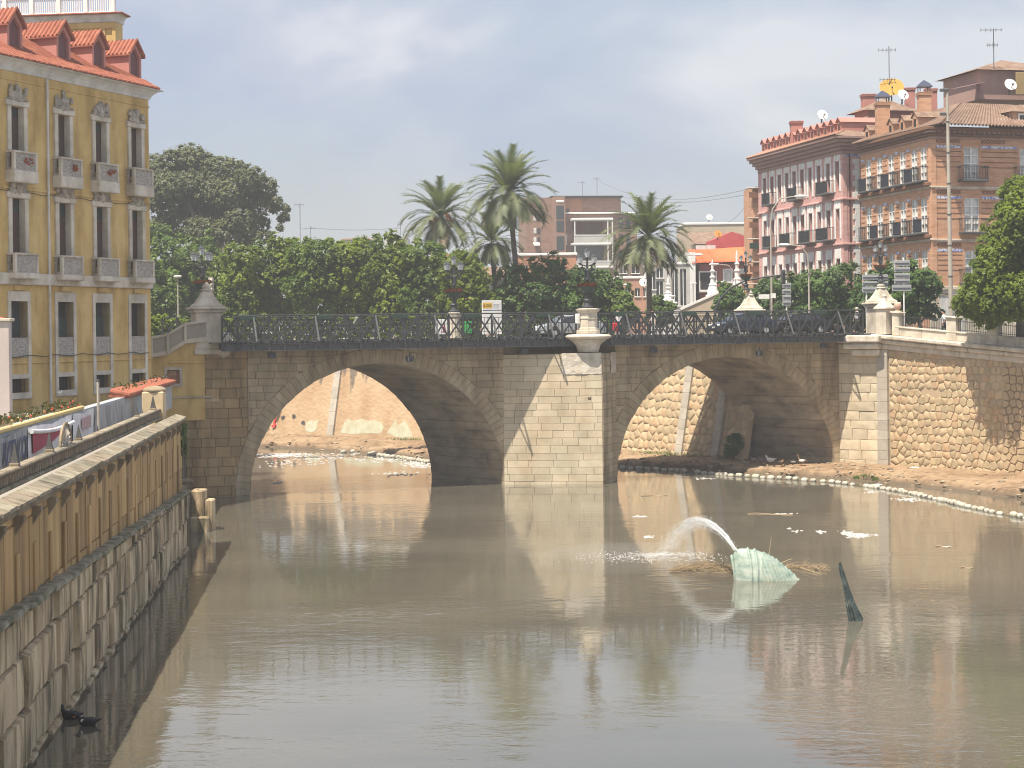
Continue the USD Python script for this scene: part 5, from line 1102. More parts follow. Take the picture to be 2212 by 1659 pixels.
for k, (top, rail, bot) in enumerate(((480, 510, 525), (531, 566, 574))):
    obj('loggia_glass', wa_(MB().box(X(1240), X(1306), 1.2, 1.3, za(bot), za(top))), mat_glass if k else mat_shut2, ap)
    for px in (1238, 1309, 1319): obj('balcony_post', wa_(MB().box(X(px), X(px) + .18, -1.5, -1.3, za(bot), za(top - 2))), mat_white, ap)
    obj('balcony_parapet', wa_(MB().box(X(1239), X(1320), -1.5, -1.42, za(bot), za(rail))), mat_pgrey, ap)
    obj('balcony_rail', wa_(MB().box(X(1238), X(1321), -1.55, -1.38, za(rail), za(rail - 2))), mat_white, ap)
    obj('mullion', wa_(MB().box(X(1273), X(1274.5), 1.1, 1.19, za(bot), za(top))), mat_iron2, ap)
for px in (1340, 1356): 
    for p0 in (470, 505, 540): obj('window', wa_(MB().bbox(X(px), X(px + 9), 1.5, 1.62, za(p0 + 22), za(p0), .05)), mat_glass, ap)
obj('window', wa_(MB().bbox(X(1220), X(1228), 1.5, 1.64, za(528), za(505), .05)), mat_curtain, ap)
obj('window', wa_(MB().bbox(X(1232), X(1239), 4.4, 4.52, za(457), za(447), .05)), mat_glass, ap)

def plain_house(name, label, px0, px1, pyt, Y, mat, depth=8, roof=None, wins=(), wmat=None, pyb=690):
    p0, p1 = at(px0, pyt, Y), at(px1, pyt, Y); t = thing(name, label, 'building', (p0[0], Y, 0))
    W = p1[0] - p0[0]; zt = p0[2] * .5 + p1[2] * .5
    fr = Frame((p0[0], Y), (1, 0)); q = lambda px, py: fr.fp(px, py)
    wl = [sbox(q(a, d)[0], q(a, d)[1], q(b, c)[0], q(b, c)[1]) for a, b, c, d in wins]
    obj('wall', MB().slab(sbox(0, 8.5, W, zt).difference(unary_union(wl)) if wl else sbox(0, 8.5, W, zt), 0, .35).box(.02, W - .02, .36, depth, 8.5, zt - .02), mat, t)
    for g in wl:
        a, b, c, d = g.bounds; w = UsdGeom.Xform.Define(stage, numbered(t.GetPath().pathString + '/window')).GetPrim()
        obj('pane', MB().box(a, c, .18, .2, b, d), wmat or mat_glass, w); obj('sill', MB().box(a - .1, c + .1, -.12, .1, b - .12, b), mat_white, w); obj('frame', MB().box((a + c) / 2 - .04, (a + c) / 2 + .04, .12, .17, b, d).box(a, c, .12, .17, d - .08, d), mat_white, w)
    if roof == 'flat': obj('parapet', MB().bbox(-.12, W + .12, -.12, depth, zt, zt + .3, .05), mat_white, t)
    elif roof is not None: obj('roof', MB().add([[-.4, -.5, zt - .1], [W + .4, -.5, zt - .1], [W + .4, depth, zt + roof], [-.4, depth, zt + roof]], [[0, 1, 2], [0, 2, 3]]), mat_oldtile, t)
    return t, fr, W, zt
plain_house('low_house', 'terracotta house whose wall shows under the left palm', 930, 1022, 548, 185, mat_terra, wins=[(968, 976, 560, 590), (996, 1004, 560, 590)])
plain_house('low_house', 'terracotta flat block below the brown apartment block', 1118, 1245, 552, 210, mat_terra, roof='flat', wins=[(1130, 1140, 572, 600), (1160, 1170, 572, 600), (1200, 1210, 572, 600)])
plain_house('low_house', 'pale pink house with white window shutters between the palm trunks', 1024, 1124, 592, 180, M('pale_pink_house', (.48, .32, .25)), roof=1.0, wins=[(1052, 1066, 600, 628), (1080, 1094, 600, 628), (1052, 1066, 640, 668), (1080, 1094, 640, 668)], wmat=mat_curtain)
plain_house('low_house', 'brick house with white lintels left of the right-hand palm trunk', 1335, 1402, 602, 205, M('pink_brick_house', (.44, .25, .18)), roof='flat', wins=[(1350, 1361, 622, 640), (1372, 1382, 622, 640), (1390, 1398, 622, 640)])
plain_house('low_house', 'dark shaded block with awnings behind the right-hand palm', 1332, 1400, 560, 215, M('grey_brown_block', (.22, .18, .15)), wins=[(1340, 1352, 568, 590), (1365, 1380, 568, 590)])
t, fr, W, zt = plain_house('white_block', 'white block with grey glazed bays right of the palm trunk', 1402, 1490, 572, 200, mat_pgrey, roof='flat', wins=[(1404, 1416, 585, 625), (1418, 1432, 578, 600), (1418, 1432, 606, 660), (1450, 1464, 580, 660), (1470, 1482, 580, 660)])
plain_house('white_block', 'far white roof-line above the green trees left of the palms', 830, 880, 513, 300, mat_pgrey, wins=[(838, 846, 516, 530), (860, 868, 516, 530)]); plain_house('white_block', 'far grey roof-line above the green trees', 738, 800, 516, 310, mat_pgrey, roof=.6, wins=[(760, 768, 519, 530)])
# tan party wall and crimson house
plain_house('tan_house', 'tan gable wall with white roof edge behind the crimson house', 1478, 1640, 485, 250, mat_tan, depth=12, roof='flat')
plain_house('tile_roof_house', 'house with old brown tiled roof behind the crimson house', 1500, 1605, 525, 240, mat_tan, depth=6, roof=1.8)
ch = thing('crimson_house', 'crimson house with stepped gable and bright orange roof', 'building')
CF = Frame(at(1490, 560, 215)[:2], (1, .05)); q = lambda px, py: CF.fp(px, py)
obj('gable', wp(CF, MB().slab(Polygon([(q(1492, 0)[0], 8.5), (q(1640, 0)[0], 8.5), q(1640, 512), q(1592, 497), q(1550, 515), q(1550, 545), q(1492, 552)]), 3.5, 9)), mat_red, ch)
obj('roof', wp(CF, MB().add([[q(1493, 568)[0], -.6, q(1493, 569)[1]], [q(1640, 568)[0], -.6, q(1640, 564)[1]], [q(1640, 540)[0], 3.4, q(1640, 536)[1] + .4], [q(1498, 548)[0], 3.4, q(1498, 545)[1] + .4]], [[0, 1, 2], [0, 2, 3]])), M('bright_orange_roof', (.62, .16, .065), scale=1), ch)
mbt = MB()
for k in range(50):
    x0 = q(1495, 568)[0] + k * .165; mbt.tube([(x0, -.62, q(1500, 568)[1] + .1), (x0, 3.3, q(1500, 545)[1] + .5)], .05, 4, cap=False)
obj('roof_ribs', wp(CF, mbt), M('orange_roof_rib', (.58, .15, .06)), ch, kind='stuff')
obj('wall', wp(CF, MB().box(q(1505, 0)[0], q(1638, 0)[0], .2, 3.4, 8.5, q(1550, 570)[1])), M('dusky_red_render', (.30, .10, .075)), ch)
for a, b, c, d in ((1513, 1546, 588, 628), (1565, 1580, 583, 612), (1598, 1614, 583, 612)):
    (xa, zb_), (xb, za_) = q(a, d), q(b, c); w = UsdGeom.Xform.Define(stage, numbered(ch.GetPath().pathString + '/window')).GetPrim()
    obj('window_frame', wp(CF, MB().slab(sbox(xa - .15, zb_, xb + .15, za_ + .15).difference(sbox(xa, zb_ + .1, xb, za_)), .08, .2)), mat_white, w); obj('pane', wp(CF, MB().box(xa, xb, .15, .18, zb_, za_)), mat_dark if a == 1513 else mat_curtain, w)
obj('balcony', wp(CF, MB().bbox(q(1502, 0)[0], q(1560, 0)[0], -1.2, .2, q(1530, 632)[1], q(1530, 629)[1], .03)), mat_pgrey, ch)
obj('wall', wp(CF, MB().box(q(1478, 0)[0], q(1494, 0)[0], -.5, 6, 8.5, q(1490, 545)[1])), mat_white, ch); obj('upper_window', wp(CF, MB().box(q(1506, 0)[0], q(1549, 0)[0], 3.3, 3.4, q(1520, 544)[1], q(1520, 527)[1])), mat_curtain, ch)
dish('orange satellite dish at the edge of the crimson gable', 1551, 506, 213, .45, M('orange_dish', (.62, .22, .04)), .2); dish('white satellite dish on the tan house roof', 1532, 470, 249, .45, mat_white, .2)
dish('white dish under the right-hand palm crown', 1390, 611, 199, .5, mat_white, .2); dish('small white dish on the pink brick house', 1355, 640, 203, .5, mat_white, -.3)
# white baroque finials of a garden gate
fin0 = None
for px, pyt, pyb, Y, lab in ((1444, 598, 662, 172, 'white baroque finial lowest of the three, left'), (1540, 561, 660, 172, 'white baroque finial in the middle of the three'), (1593, 541, 655, 176, 'tallest white baroque finial, beside the rose building')):
    p0, p1 = at(px, pyb, Y), at(px, pyt, Y)
    if fin0 is None:
        fin0 = thing('gate_finial', lab, 'finial', p0, 0, 'white finials of the garden gate'); H = p1[2] - p0[2]
        obj('pedestal', MB().bbox(-.62, .62, -.62, .62, -6, .25, .05).bbox(-.8, .8, -.8, .8, .25, .42, .05), mat_white, fin0)
        obj('spire', MB().lathe([(.55, .42), (.62, .6), (.45, .7), (.42, 1.0), (.3, 1.2), (.34, 1.28), (.2, 1.4), (.17, 1.65), (.26, 1.75), (.14, 1.85), (.16, 2.05), (.22, 2.12), (.1, 2.22), (.11, H * .9), (.03, H)], 12), mat_white, fin0, smooth=35)
    else: copy(fin0, lab, p0, 0, scale=(1.15, 1.15, (p1[2] - p0[2]) / H))
gw = thing('garden_gate_wall', 'tan wall with sloping white coping below the white finials', 'wall', at(1470, 668, 171))
s = 171 / FPX; obj('wall_face', MB().slab(Polygon([(0, -3), (88 * s, -3), (88 * s, 36 * s), (84 * s, 36 * s), (10 * s, 2 * s), (0, 0)]), 0, .6), mat_tan, gw); obj('coping', MB().bar((0, .3, 0), (84 * s, .3, 36 * s), .8, .2), mat_white, gw)

# ================================================================ trees
def crown_mesh(blobs, n, size, seed, flat=.0, shell=.62):
    g = np.random.default_rng(seed); C = np.array([b[:3] for b in blobs]); Rr = np.array([b[3:6] for b in blobs]); vol = Rr.prod(1); w = (vol ** .7) / (vol ** .7).sum()
    k = g.choice(len(blobs), n, p=w); d = g.normal(size=(n, 3)); d /= np.linalg.norm(d, axis=1, keepdims=True); r = g.uniform(shell ** 3, 1, n) ** (1 / 3) * (1 + np.abs(g.normal(size=n)) * .16)
    P = C[k] + d * Rr[k] * r[:, None]
    # tufts: pull leaves towards random centres so that the crown breaks up into clumps with gaps
    m_ = max(20, n // 60); T = P[g.choice(n, m_)]
    from scipy.spatial import cKDTree
    dd, j = cKDTree(T).query(P); P = P + (T[j] - P) * g.uniform(.15, .6, n)[:, None]
    nrm = d * .8 + g.normal(size=(n, 3)) * .42 + [-.2, -.25, .75]; nrm /= np.linalg.norm(nrm, axis=1, keepdims=True)
    u = np.cross(nrm, g.normal(size=(n, 3))); u /= np.linalg.norm(u, axis=1, keepdims=True); v = np.cross(nrm, u)
    s = size * g.uniform(.6, 1.35, n)[:, None]; e = .55
    V = np.stack([P - u * s, P + v * s * e, P + u * s, P - v * s * e], 1).reshape(-1, 3); i = np.arange(n)[:, None] * 4
    return V, np.vstack([i + [0, 1, 2], i + [0, 2, 3]])
def tree(label, base, h, rad, mat, n, size, seed, cat='tree', trunk_h=.35, name='tree', blobs=None, tilt=(0, 0), group=None, nb=16, bark=None, shell=.62, squash=.75):
    g = random.Random(seed); t = thing(name, label, cat, base, 0, group)
    tb = h * trunk_h
    if blobs is None:
        blobs = []
        for k in range(nb):
            a = g.uniform(0, 6.28); rr = rad * math.sqrt(g.random()) * .72; z = tb + (h - tb) * g.uniform(.12, .88); sh = math.sqrt(max(.15, 1 - ((z - (tb + h) / 2) / ((h - tb) / 2)) ** 2)); b = rad * g.uniform(.28, .46)
            blobs.append((rr * math.cos(a) * sh, rr * math.sin(a) * sh, z, b, b, b * squash))
        for k in range(6): a = g.uniform(0, 6.28); rr = rad * g.uniform(0, .55); b = rad * g.uniform(.13, .2); blobs.append((rr * math.cos(a), rr * math.sin(a), h * g.uniform(.88, .97), b, b, b * 1.3))
        blobs.append((0, 0, (tb + h) / 2, rad * .6, rad * .6, (h - tb) * .36))
    obj('crown', crown_mesh(blobs, n, size, seed, shell=shell), mat, t)
    mb = MB(); mb.tube([(0, 0, -.3), (.05, 0, tb * .5), (tilt[0] * .3, tilt[1] * .3, tb), (tilt[0] * .6, 0, tb * 1.4)], [rad * .085, rad * .07, rad * .06, rad * .045], 8)
    for b in blobs[:9]: mb.tube([(0, 0, tb * .85), (b[0] * .45, b[1] * .45, (tb + b[2]) / 2 + .1), (b[0], b[1], b[2])], [rad * .045, rad * .03, rad * .01], 5, cap=False)
    obj('trunk', mb, bark or mat_bark, t)
    return t
GZ = 8.93
# the row of dense green trees behind the left half of the bridge
row = [(486, 552, 163), (520, 530, 160), (553, 520, 166), (592, 516, 162), (634, 518, 168), (672, 520, 159), (712, 514, 165), (752, 508, 160), (795, 512, 166), (838, 514, 158), (880, 520, 163), (925, 526, 157), (968, 540, 160), (1000, 552, 155)]
ROWL = ['leftmost tree of the dense green row, touching the left pylon', 'second tree of the dense green row from the left pylon', 'third tree of the dense green row from the left pylon', 'fourth tree of the dense green row from the left pylon', 'dense green tree below the tallest antenna', 'dense green tree below the shorter antenna', 'dense green tree below the left end of the far wire', 'tallest tree of the dense green row with a pointed top', 'dense green tree right of the one with a pointed top', 'dense green tree under the far white roof-line', 'dense green tree left of the stout palm, below the short antenna', 'dense green tree at the foot of the stout palm with dates', 'dense green tree behind the ornate lamp left of the notice board', 'last and rightmost tree of the dense green row']
for i, (px, pyt, Y) in enumerate(row):
    p = at(px, pyt, Y); tree(ROWL[i], (p[0], Y, GZ), (p[2] - GZ) * (1.0, 1.05, 1.02, 1.07, .98)[(i * 2) % 5], 2.6 + (i % 3) * .25, (lf_green, lf_green2, lf_green3, lf_green)[(i * 5 + i // 3) % 4], 11000, .17, 100 + i, trunk_h=.04, group='row of dense green trees', nb=22)
for i, (px, pyt, Y, rad, lab) in enumerate(((352, 492, 176, 4.2, 'tall light green tree just right of the yellow building'), (410, 505, 178, 3.8, 'light green tree behind the left pylon'), (455, 528, 180, 3.4, 'light green tree left of the dense row'), (330, 560, 168, 3.0, 'low light green tree beside the corner of the yellow building'))):
    p = at(px, pyt, Y); tree(lab, (p[0], Y, GZ), p[2] - GZ, rad, lf_light, 13000, .17, 140 + i, trunk_h=.12, nb=22)
for lab, pa, pb_, Y, hh in (('clipped hedge left of the left pylon behind the stair balustrade', 310, 475, 131, 1.7), ('clipped green hedge along the far pavement left of the notice board', 480, 1040, 133, 1.7), ('clipped dark hedge along the far pavement between notice board and pier lamp', 1090, 1300, 134, 1.5), ('clipped hedge behind the cars on the right half of the bridge', 1560, 1880, 139, 1.6)):
    a, b = at(pa, 690, Y), at(pb_, 690, Y + (4 if pa > 1000 else 6)); n = 26; bl = [((b[0] - a[0]) * k / n, (b[1] - a[1]) * k / n + R.uniform(-.2, .2), hh * .5, .75, .6, hh * .55 * R.uniform(.85, 1.2)) for k in range(n + 1)]
    h = obj('hedge', (lambda vf: (vf[0] + [a[0], a[1], GZ], vf[1]))(crown_mesh(bl, 9000 if pa < 1000 else 5500, .15, 900 + pa, shell=.5)), lf_dark if pa > 1000 else lf_green); tag(h, lab, 'hedge')
# eucalyptus
Y = 206; eb = []; p0 = at(455, 690, Y); g_ = random.Random(5)
for px, py, r in ((345, 372, 26), (372, 348, 28), (410, 340, 30), (440, 352, 26), (470, 368, 30), (505, 368, 26), (540, 385, 28), (570, 408, 26), (590, 440, 20), (612, 470, 13), (619, 450, 9), (606, 492, 10), (540, 430, 30), (500, 420, 32), (455, 410, 34), (410, 400, 32), (365, 405, 30), (340, 430, 26), (370, 450, 30), (420, 455, 32), (470, 465, 34), (520, 475, 30), (555, 480, 24), (570, 510, 16), (530, 515, 22), (480, 505, 28), (430, 500, 30), (380, 495, 30), (340, 490, 24), (332, 395, 22), (330, 350, 18)):
    q = at(px, py, Y + g_.uniform(-3.5, 3.5)); r *= .98 * Y / FPX; eb.append((q[0] - p0[0], q[1] - Y, q[2] - GZ, r * 1.15, r * 1.15, r))
tree('huge grey green eucalyptus towering behind the yellow building', (p0[0], Y, GZ), 20, 8, lf_dull, 85000, .18, 77, trunk_h=.4, blobs=eb, bark=M('pale_eucalyptus_bark', (.27, .235, .19)), shell=.35)
for i, (px, pyt, Y, rad, mat, lab) in enumerate(((1085, 578, 158, 2.6, lf_dark, 'dark shrub tree between the palm trunks'), (1150, 562, 156, 2.9, lf_dark, 'dark bushy tree right of the tallest palm trunk'), (1200, 556, 158, 3.0, lf_dark, 'dark bushy tree left of the pier lamp'), (1250, 580, 156, 2.6, lf_dark, 'dark bushy tree behind the pier lamp'), (1308, 592, 160, 2.6, lf_dark, 'dark bushy tree right of the pier lamp'), (1345, 632, 158, 1.8, lf_light, 'low light green bush left of the right palm trunk'), (1425, 640, 162, 1.6, lf_light, 'low green bush right of the right palm trunk'),
        (1045, 610, 154, 1.6, lf_green, 'small green tree at the right end of the dense row'), (1575, 612, 158, 1.9, lf_dark, 'small leafy tree left of the far bell pylon'), (1660, 600, 150, 2.2, lf_dark, 'leafy street tree behind the far bell pylon'), (1722, 592, 146, 2.4, lf_dark, 'leafy street tree left of the one in front of the rose building'), (1772, 588, 143, 2.6, lf_dark, 'leafy street tree before the middle of the rose building'), (1828, 574, 140, 2.8, lf_dark, 'leafy street tree before the white quoins'), (1888, 590, 131, 2.4, lf_dark, 'leafy tree behind the three-board sign'), (1950, 566, 129, 2.6, lf_dark, 'leafy tree behind the five-board sign'), (1985, 590, 128, 2.0, lf_dark, 'small leafy tree at the corner of the brick building'))):
    p = at(px, pyt, Y); tree(lab, (p[0], Y, GZ), p[2] - GZ, rad, mat, 7500, .15, 200 + i, trunk_h=.18, nb=14)
# big tree at the right edge overhanging the embankment
q = RW.w(9.2, 1.6); Yq = q[1]; tb = []; g_ = random.Random(9)
for px, py, r in ((2195, 400, 20), (2180, 425, 22), (2212, 430, 30), (2165, 455, 18), (2190, 470, 28), (2225, 480, 34), (2150, 500, 24), (2185, 515, 30), (2225, 540, 36), (2130, 535, 20), (2145, 560, 26), (2180, 570, 32), (2115, 575, 16), (2105, 605, 18), (2130, 610, 26), (2160, 620, 30), (2200, 615, 34), (2095, 640, 18), (2115, 655, 18), (2150, 655, 20), (2190, 650, 26), (2230, 640, 34), (2240, 400, 26), (2255, 460, 34), (2260, 560, 40)):
    p = at(px, py, Yq + g_.uniform(-3.6, .6)); r *= 1.25 * Yq / FPX; tb.append((p[0] - q[0], p[1] - Yq, p[2] - 8.0, r, r, r * .9))
for l_, y_, z_, r_ in ((7.6, -1.2, 10.6, 1.0), (8.4, -2.0, 10.9, 1.2), (9.2, -2.3, 11.2, 1.25), (9.9, -1.6, 10.4, 1.15), (8.8, -1.0, 10.0, 1.0), (10.6, -2.4, 11.0, 1.3), (11.4, -1.8, 10.6, 1.2), (12.2, -2.4, 11.5, 1.3), (9.8, -2.6, 12.4, 1.1)):
    p = RW.w(l_, y_, z_); tb.append((p[0] - q[0], p[1] - Yq, z_ - 8.0, r_, r_, r_ * .75))
tree('large bright green ficus at the right edge overhanging the embankment wall', (q[0], Yq, 8.0), 9.5, 3.6, lf_green2, 56000, .125, 301, trunk_h=.25, blobs=tb, shell=.4)

# ================================================================ date palms
def frond(az, el, L, droop, g, wmat=None, wide=.43):
    n = 15; pts = []; p = np.zeros(3); e = el
    h = np.array([math.cos(az), math.sin(az), 0])
    for k in range(n):
        pts.append(p.copy()); e = el - droop * (k / (n - 1)) ** 1.25; p = p + (h * math.cos(e) + np.array([0, 0, math.sin(e)])) * L / (n - 1)
    pts = np.array(pts); side = np.array([-math.sin(az), math.cos(az), 0]); V, F = [], []; c = 0
    tan = np.gradient(pts, axis=0); tan /= np.linalg.norm(tan, axis=1, keepdims=True)
    w = L * .009
    for k in range(n - 1):                       # stalk
        V += [pts[k] - side * w, pts[k] + side * w, pts[k + 1] + side * w * .8, pts[k + 1] - side * w * .8]; F += [[c, c + 1, c + 2], [c, c + 2, c + 3]]; c += 4
    m_ = 50
    for k in range(m_):
        q = .14 + .86 * k / m_; x = q * (n - 1); i = min(int(x), n - 2); P = pts[i] + (pts[i + 1] - pts[i]) * (x - i); T = tan[i]; up = np.cross(side, T); up *= np.sign(up[2]) or 1
        ll = L * wide * .5 * (math.sin(min(1, (q - .08) * 1.25) * PI * .82) * .85 + .22) * g.uniform(.85, 1.1)
        for s in (-1, 1):
            d = side * s * .72 + T * .75 + up * g.uniform(.05, .35); d /= np.linalg.norm(d); tip = P + d * ll + np.array([0, 0, -ll * .22]); b = T * L * .0125
            V += [P - b, P + b, tip]; F += [[c, c + 1, c + 2]]; c += 3
    return np.array(V), np.array(F)
def palm(label, px, py_crown, py_base, Y, L, n, seed, r=.26, px_base=None, dates=True, low=.3):
    g = random.Random(seed); pc = at(px, py_crown, Y); pb = at(px_base or px, 668, Y)
    t = thing('date_palm', label, 'palm tree', (pb[0], Y, GZ), 0, 'date palms behind the bridge'); H = pc[2] - GZ; dx = pc[0] - pb[0]
    k = np.linspace(0, 1, 26); tp = np.stack([dx * k ** 1.6, 0 * k, H * k - .2], 1); rr = r * (1.05 - .3 * k + .45 * np.clip(k - .9, 0, 1) * 6) * (1 + .06 * np.sin(np.arange(26) * 2.4))
    obj('trunk', MB().tube(tp, rr, 10), mat_palmbark, t, smooth=50)
    top = np.array([dx, 0, H])
    for i in range(n):
        q = (i + .5) / n; el = 1.45 - 2.0 * q ** 1.05 + g.uniform(-.1, .1); az = i * 2.399963 + g.uniform(-.2, .2)
        droop = (.85 + .95 * (1 - abs(el) / 1.5)) * g.uniform(.75, 1.2) if el > -.2 else g.uniform(.55, .95)
        l = L * g.uniform(.85, 1.05) * (1 if el > -.4 else .85)
        vf = frond(az, el, l, droop, g); obj('frond', (vf[0] + top + [0, 0, .12], vf[1]), lf_dry if (q > .88 and g.random() < low) else lf_palm, t)
    mb = MB()
    for i in range(22):
        a = g.uniform(0, 6.28); mb.tube([top, top + [.5 * math.cos(a), .5 * math.sin(a), g.uniform(-.25, .15)], top + [.85 * math.cos(a), .85 * math.sin(a), g.uniform(-.75, -.3)]], [.05, .035, .015], 4)
    obj('crown_stalks', mb, lf_dry, t)
    if dates:
        mb = MB()
        for i in range(9):
            a = g.uniform(0, 6.28); c = top + [1.0 * math.cos(a), -abs(1.0 * math.sin(a)), g.uniform(-.6, .25)]
            for j in range(24): mb.ell(c + np.array([g.gauss(0, .13), g.gauss(0, .13), g.gauss(0, .16)]), (.075, .075, .10), 0)
        obj('date_clusters', mb, M_dates, t, kind='stuff')
M_dates = M('orange_dates', (.52, .20, .05), scale=4)
palm('stout date palm with orange date clusters above the green trees', 951, 474, 668, 172, 4.7, 62, 1, px_base=958)
palm('tallest date palm in the middle of the photo', 1100, 422, 668, 156, 4.75, 70, 2, px_base=1121, dates=False, r=.27)
palm('short shaggy date palm behind the tallest one', 1062, 528, 668, 164, 3.9, 54, 3, px_base=1074, dates=False, low=.8)
palm('date palm right of the pier lamp with drooping dry fronds', 1400, 515, 668, 146, 4.3, 64, 4, px_base=1403, dates=False, low=.7, r=.24)
t = tree('low young palm clump behind the pier pedestal', (at(1320, 650, 152)[0], 152, GZ), 1.6, .8, lf_palm, 60, .1, 400, cat='young palm', name='young_palm', trunk_h=.1, nb=3)
g_ = random.Random(3)
for i in range(16): vf = frond(i * 2.4, g_.uniform(.2, 1.2), 1.9, 1.2, g_); obj('frond', (vf[0] + [0, 0, .2], vf[1]), lf_palm, t)
# ================================================================ lamps, signs, traffic on and behind the bridge
M_lampglass = usdkit.material(stage, '/World/Looks/lantern_glass', {'p': ('principled_bsdf', {'base_color': (.62, .64, .66), 'roughness': .15, 'alpha': .75})}, [], surface='p.BSDF')
M_flowerbed = M('mixed_flowers', [(.42, (.05, .09, .02)), (.5, (.30, .16, .06)), (.58, (.52, .10, .07))], scale=9)
def ornate_lamp(label, loc):
    t = thing('ornate_lamp', label, 'street lamp', loc, BR.rot, 'ornate cast iron lamps of the bridge')
    obj('base', MB().lathe([(.36, 0), (.36, .1), (.26, .16), (.2, .35), (.28, .5), (.16, .62), (.1, .8), (.085, 1.1)], 10), mat_iron, t, smooth=40)
    obj('post', MB().lathe([(.085, 1.1), (.1, 1.6), (.07, 1.7), (.2, 1.75), (.2, 1.85), (.17, 2.0), (.18, 2.35), (.07, 2.45), (.06, 3.05), (.12, 3.1)], 10), mat_iron, t, smooth=40)
    obj('flower_bowl', MB().lathe([(.12, .95), (.34, 1.05), (.5, 1.28), (.52, 1.34), (.1, 1.34)], 12), mat_green, t, smooth=40)
    mb = MB(); g = random.Random(4)
    for k in range(260):
        a, r = g.uniform(0, 6.28), .6 * math.sqrt(g.random()); p = np.array([r * math.cos(a), r * math.sin(a), 1.34 + g.uniform(0, .2) - .25 * max(0, r - .45)]); s = g.uniform(.04, .075)
        mb.add([p + [s, 0, 0], p + [0, s, .02], p + [-s, 0, 0], p + [0, 0, s]], [[0, 1, 2], [0, 1, 3], [1, 2, 3]])
    obj('flowers', mb, M_flowerbed, t, kind='stuff')
    for k in range(4):
        a = k * PI / 2 + .35; c, s = math.cos(a), math.sin(a); P = lambda r, z: (r * c, r * s, z)
        arm = MB().tube([P(.08, 2.05), P(.3, 2.35), P(.5, 2.5), P(.64, 2.4), P(.66, 2.22), P(.56, 2.12)], .03, 6).tube([P(.06, 2.6), P(.35, 2.66), P(.6, 2.72)], .03, 6).tube([P(.35, 2.42), P(.42, 2.66)], .02, 5)
        obj('arm', arm, mat_iron, t)
        ln = UsdGeom.Xform.Define(stage, numbered(t.GetPath().pathString + '/lantern')).GetPrim()
        obj('glass', MB().lathe([(.1, 2.78), (.19, 3.14)], 6, (.62 * c, .62 * s, 0)), M_lampglass, ln); obj('lantern_frame', MB().lathe([(.05, 2.7), (.11, 2.77), (.05, 2.78)], 6, (.62 * c, .62 * s, 0)).lathe([(.22, 3.14), (.21, 3.17), (.08, 3.3), (.03, 3.36)], 6, (.62 * c, .62 * s, 0)), mat_iron, ln)
    ln = UsdGeom.Xform.Define(stage, numbered(t.GetPath().pathString + '/lantern')).GetPrim()
    obj('glass', MB().lathe([(.11, 3.15), (.2, 3.52)], 6), M_lampglass, ln); obj('lantern_frame', MB().lathe([(.23, 3.52), (.22, 3.55), (.09, 3.68), (.03, 3.78)], 6), mat_iron, ln)
    return t
pc_w = BR.w(PC[0], PC[1])
lamp0 = ornate_lamp('ornate five-lantern lamp with red flowers on the pier pedestal', (pc_w[0], pc_w[1], 10.78))
def lampcopy(label, px, y, z, sc=None):
    l = BR.w(BR.fp(px, 650, y)[0], y); copy(lamp0, label, (l[0], l[1], z), BR.rot, scale=sc); return l
l = lampcopy('ornate lamp before the dense green trees, left of the white notice board', 981, 8.0, 10.7)
t = thing('lamp_pedestal', 'stone pedestal of the far lamp, mostly behind the railing', 'pedestal', (l[0], l[1], 0), BR.rot)
obj('shaft', MB().lathe([(.45, 8.9), (.42, 9.5), (.4, 10.4)], 8), mat_trim, t); obj('cap', MB().lathe([(.45, 10.4), (.5, 10.6), (.36, 10.7)], 8), mat_trim, t)
lampcopy('ornate lamp rising behind the left pylon', 437, 8.2, 11.3)
lampcopy('ornate lamp standing on the far bell pylon', 1612, 9.6, 12.1, .74); lampcopy('ornate lamp standing on the right bell pylon', 1903, .75, 12.4, .74)

def street_light(label, px0, pyb, px_arm, pyt, Y, curve=True, group='modern street lights'):
    b, tpt = at(px0, pyb, Y), at(px_arm, pyt, Y); zb0 = min(b[2], 8.9); p0 = at(px0, pyt, Y); t = thing('street_light', label, 'street light', (b[0], Y, 0), 0, group); dx = tpt[0] - b[0]; zt = tpt[2]
    if curve:
        zs = zt - abs(dx) * .85; obj('post', MB().tube([(0, 0, zb0), (0, 0, zs)], [.09, .06], 8), mat_greystone[0], t)
        obj('arm', MB().tube([(0, 0, zs), (dx * .06, 0, zs + (zt - zs) * .55), (dx * .3, 0, zs + (zt - zs) * .93), (dx * .75, 0, zt), ], .045, 7), mat_greystone[0], t)
        s = 1 if dx > 0 else -1; obj('lamp_head', MB().ell((dx * .75 + s * .42, 0, zt), (.48, .2, .12), 2), mat_white, t, smooth=40)
    else:
        obj('post', MB().tube([(0, 0, zb0), (0, 0, zt)], [.07, .045], 8), mat_greystone[0], t); obj('lamp_head', MB().ell((0, 0, zt), (.34, .34, .1), 2), mat_white, t, smooth=40)
street_light('tall curved street light in front of the rose building', 1667, 668, 1735, 424, 134); street_light('curved street light pointing left before the rose building windows', 1748, 668, 1692, 529, 136)
street_light('short post street light right of the yellow building', 385, 690, 385, 597, 150, False); street_light('curved street light beside the middle white finial', 1590, 668, 1540, 571, 168)
street_light('curved street light below the tall white finial', 1592, 668, 1556, 610, 174); street_light('thin post light behind the right-hand palm, left', 1452, 668, 1452, 640, 170, False); street_light('thin post light under the crimson house balcony', 1498, 668, 1498, 612, 172, False)
street_light('street light before the dark shaded block with a sloping arm', 1452, 668, 1516, 550, 180); street_light('flat-headed light post below the pink brick house', 1354, 668, 1354, 615, 168, False)
b, tp = at(2055, 690, 121), at(2046, 196, 121)
t = thing('floodlight_mast', 'tall thin grey floodlight mast before the brick building', 'mast', (b[0], 121, 0)); dx = tp[0] - b[0]
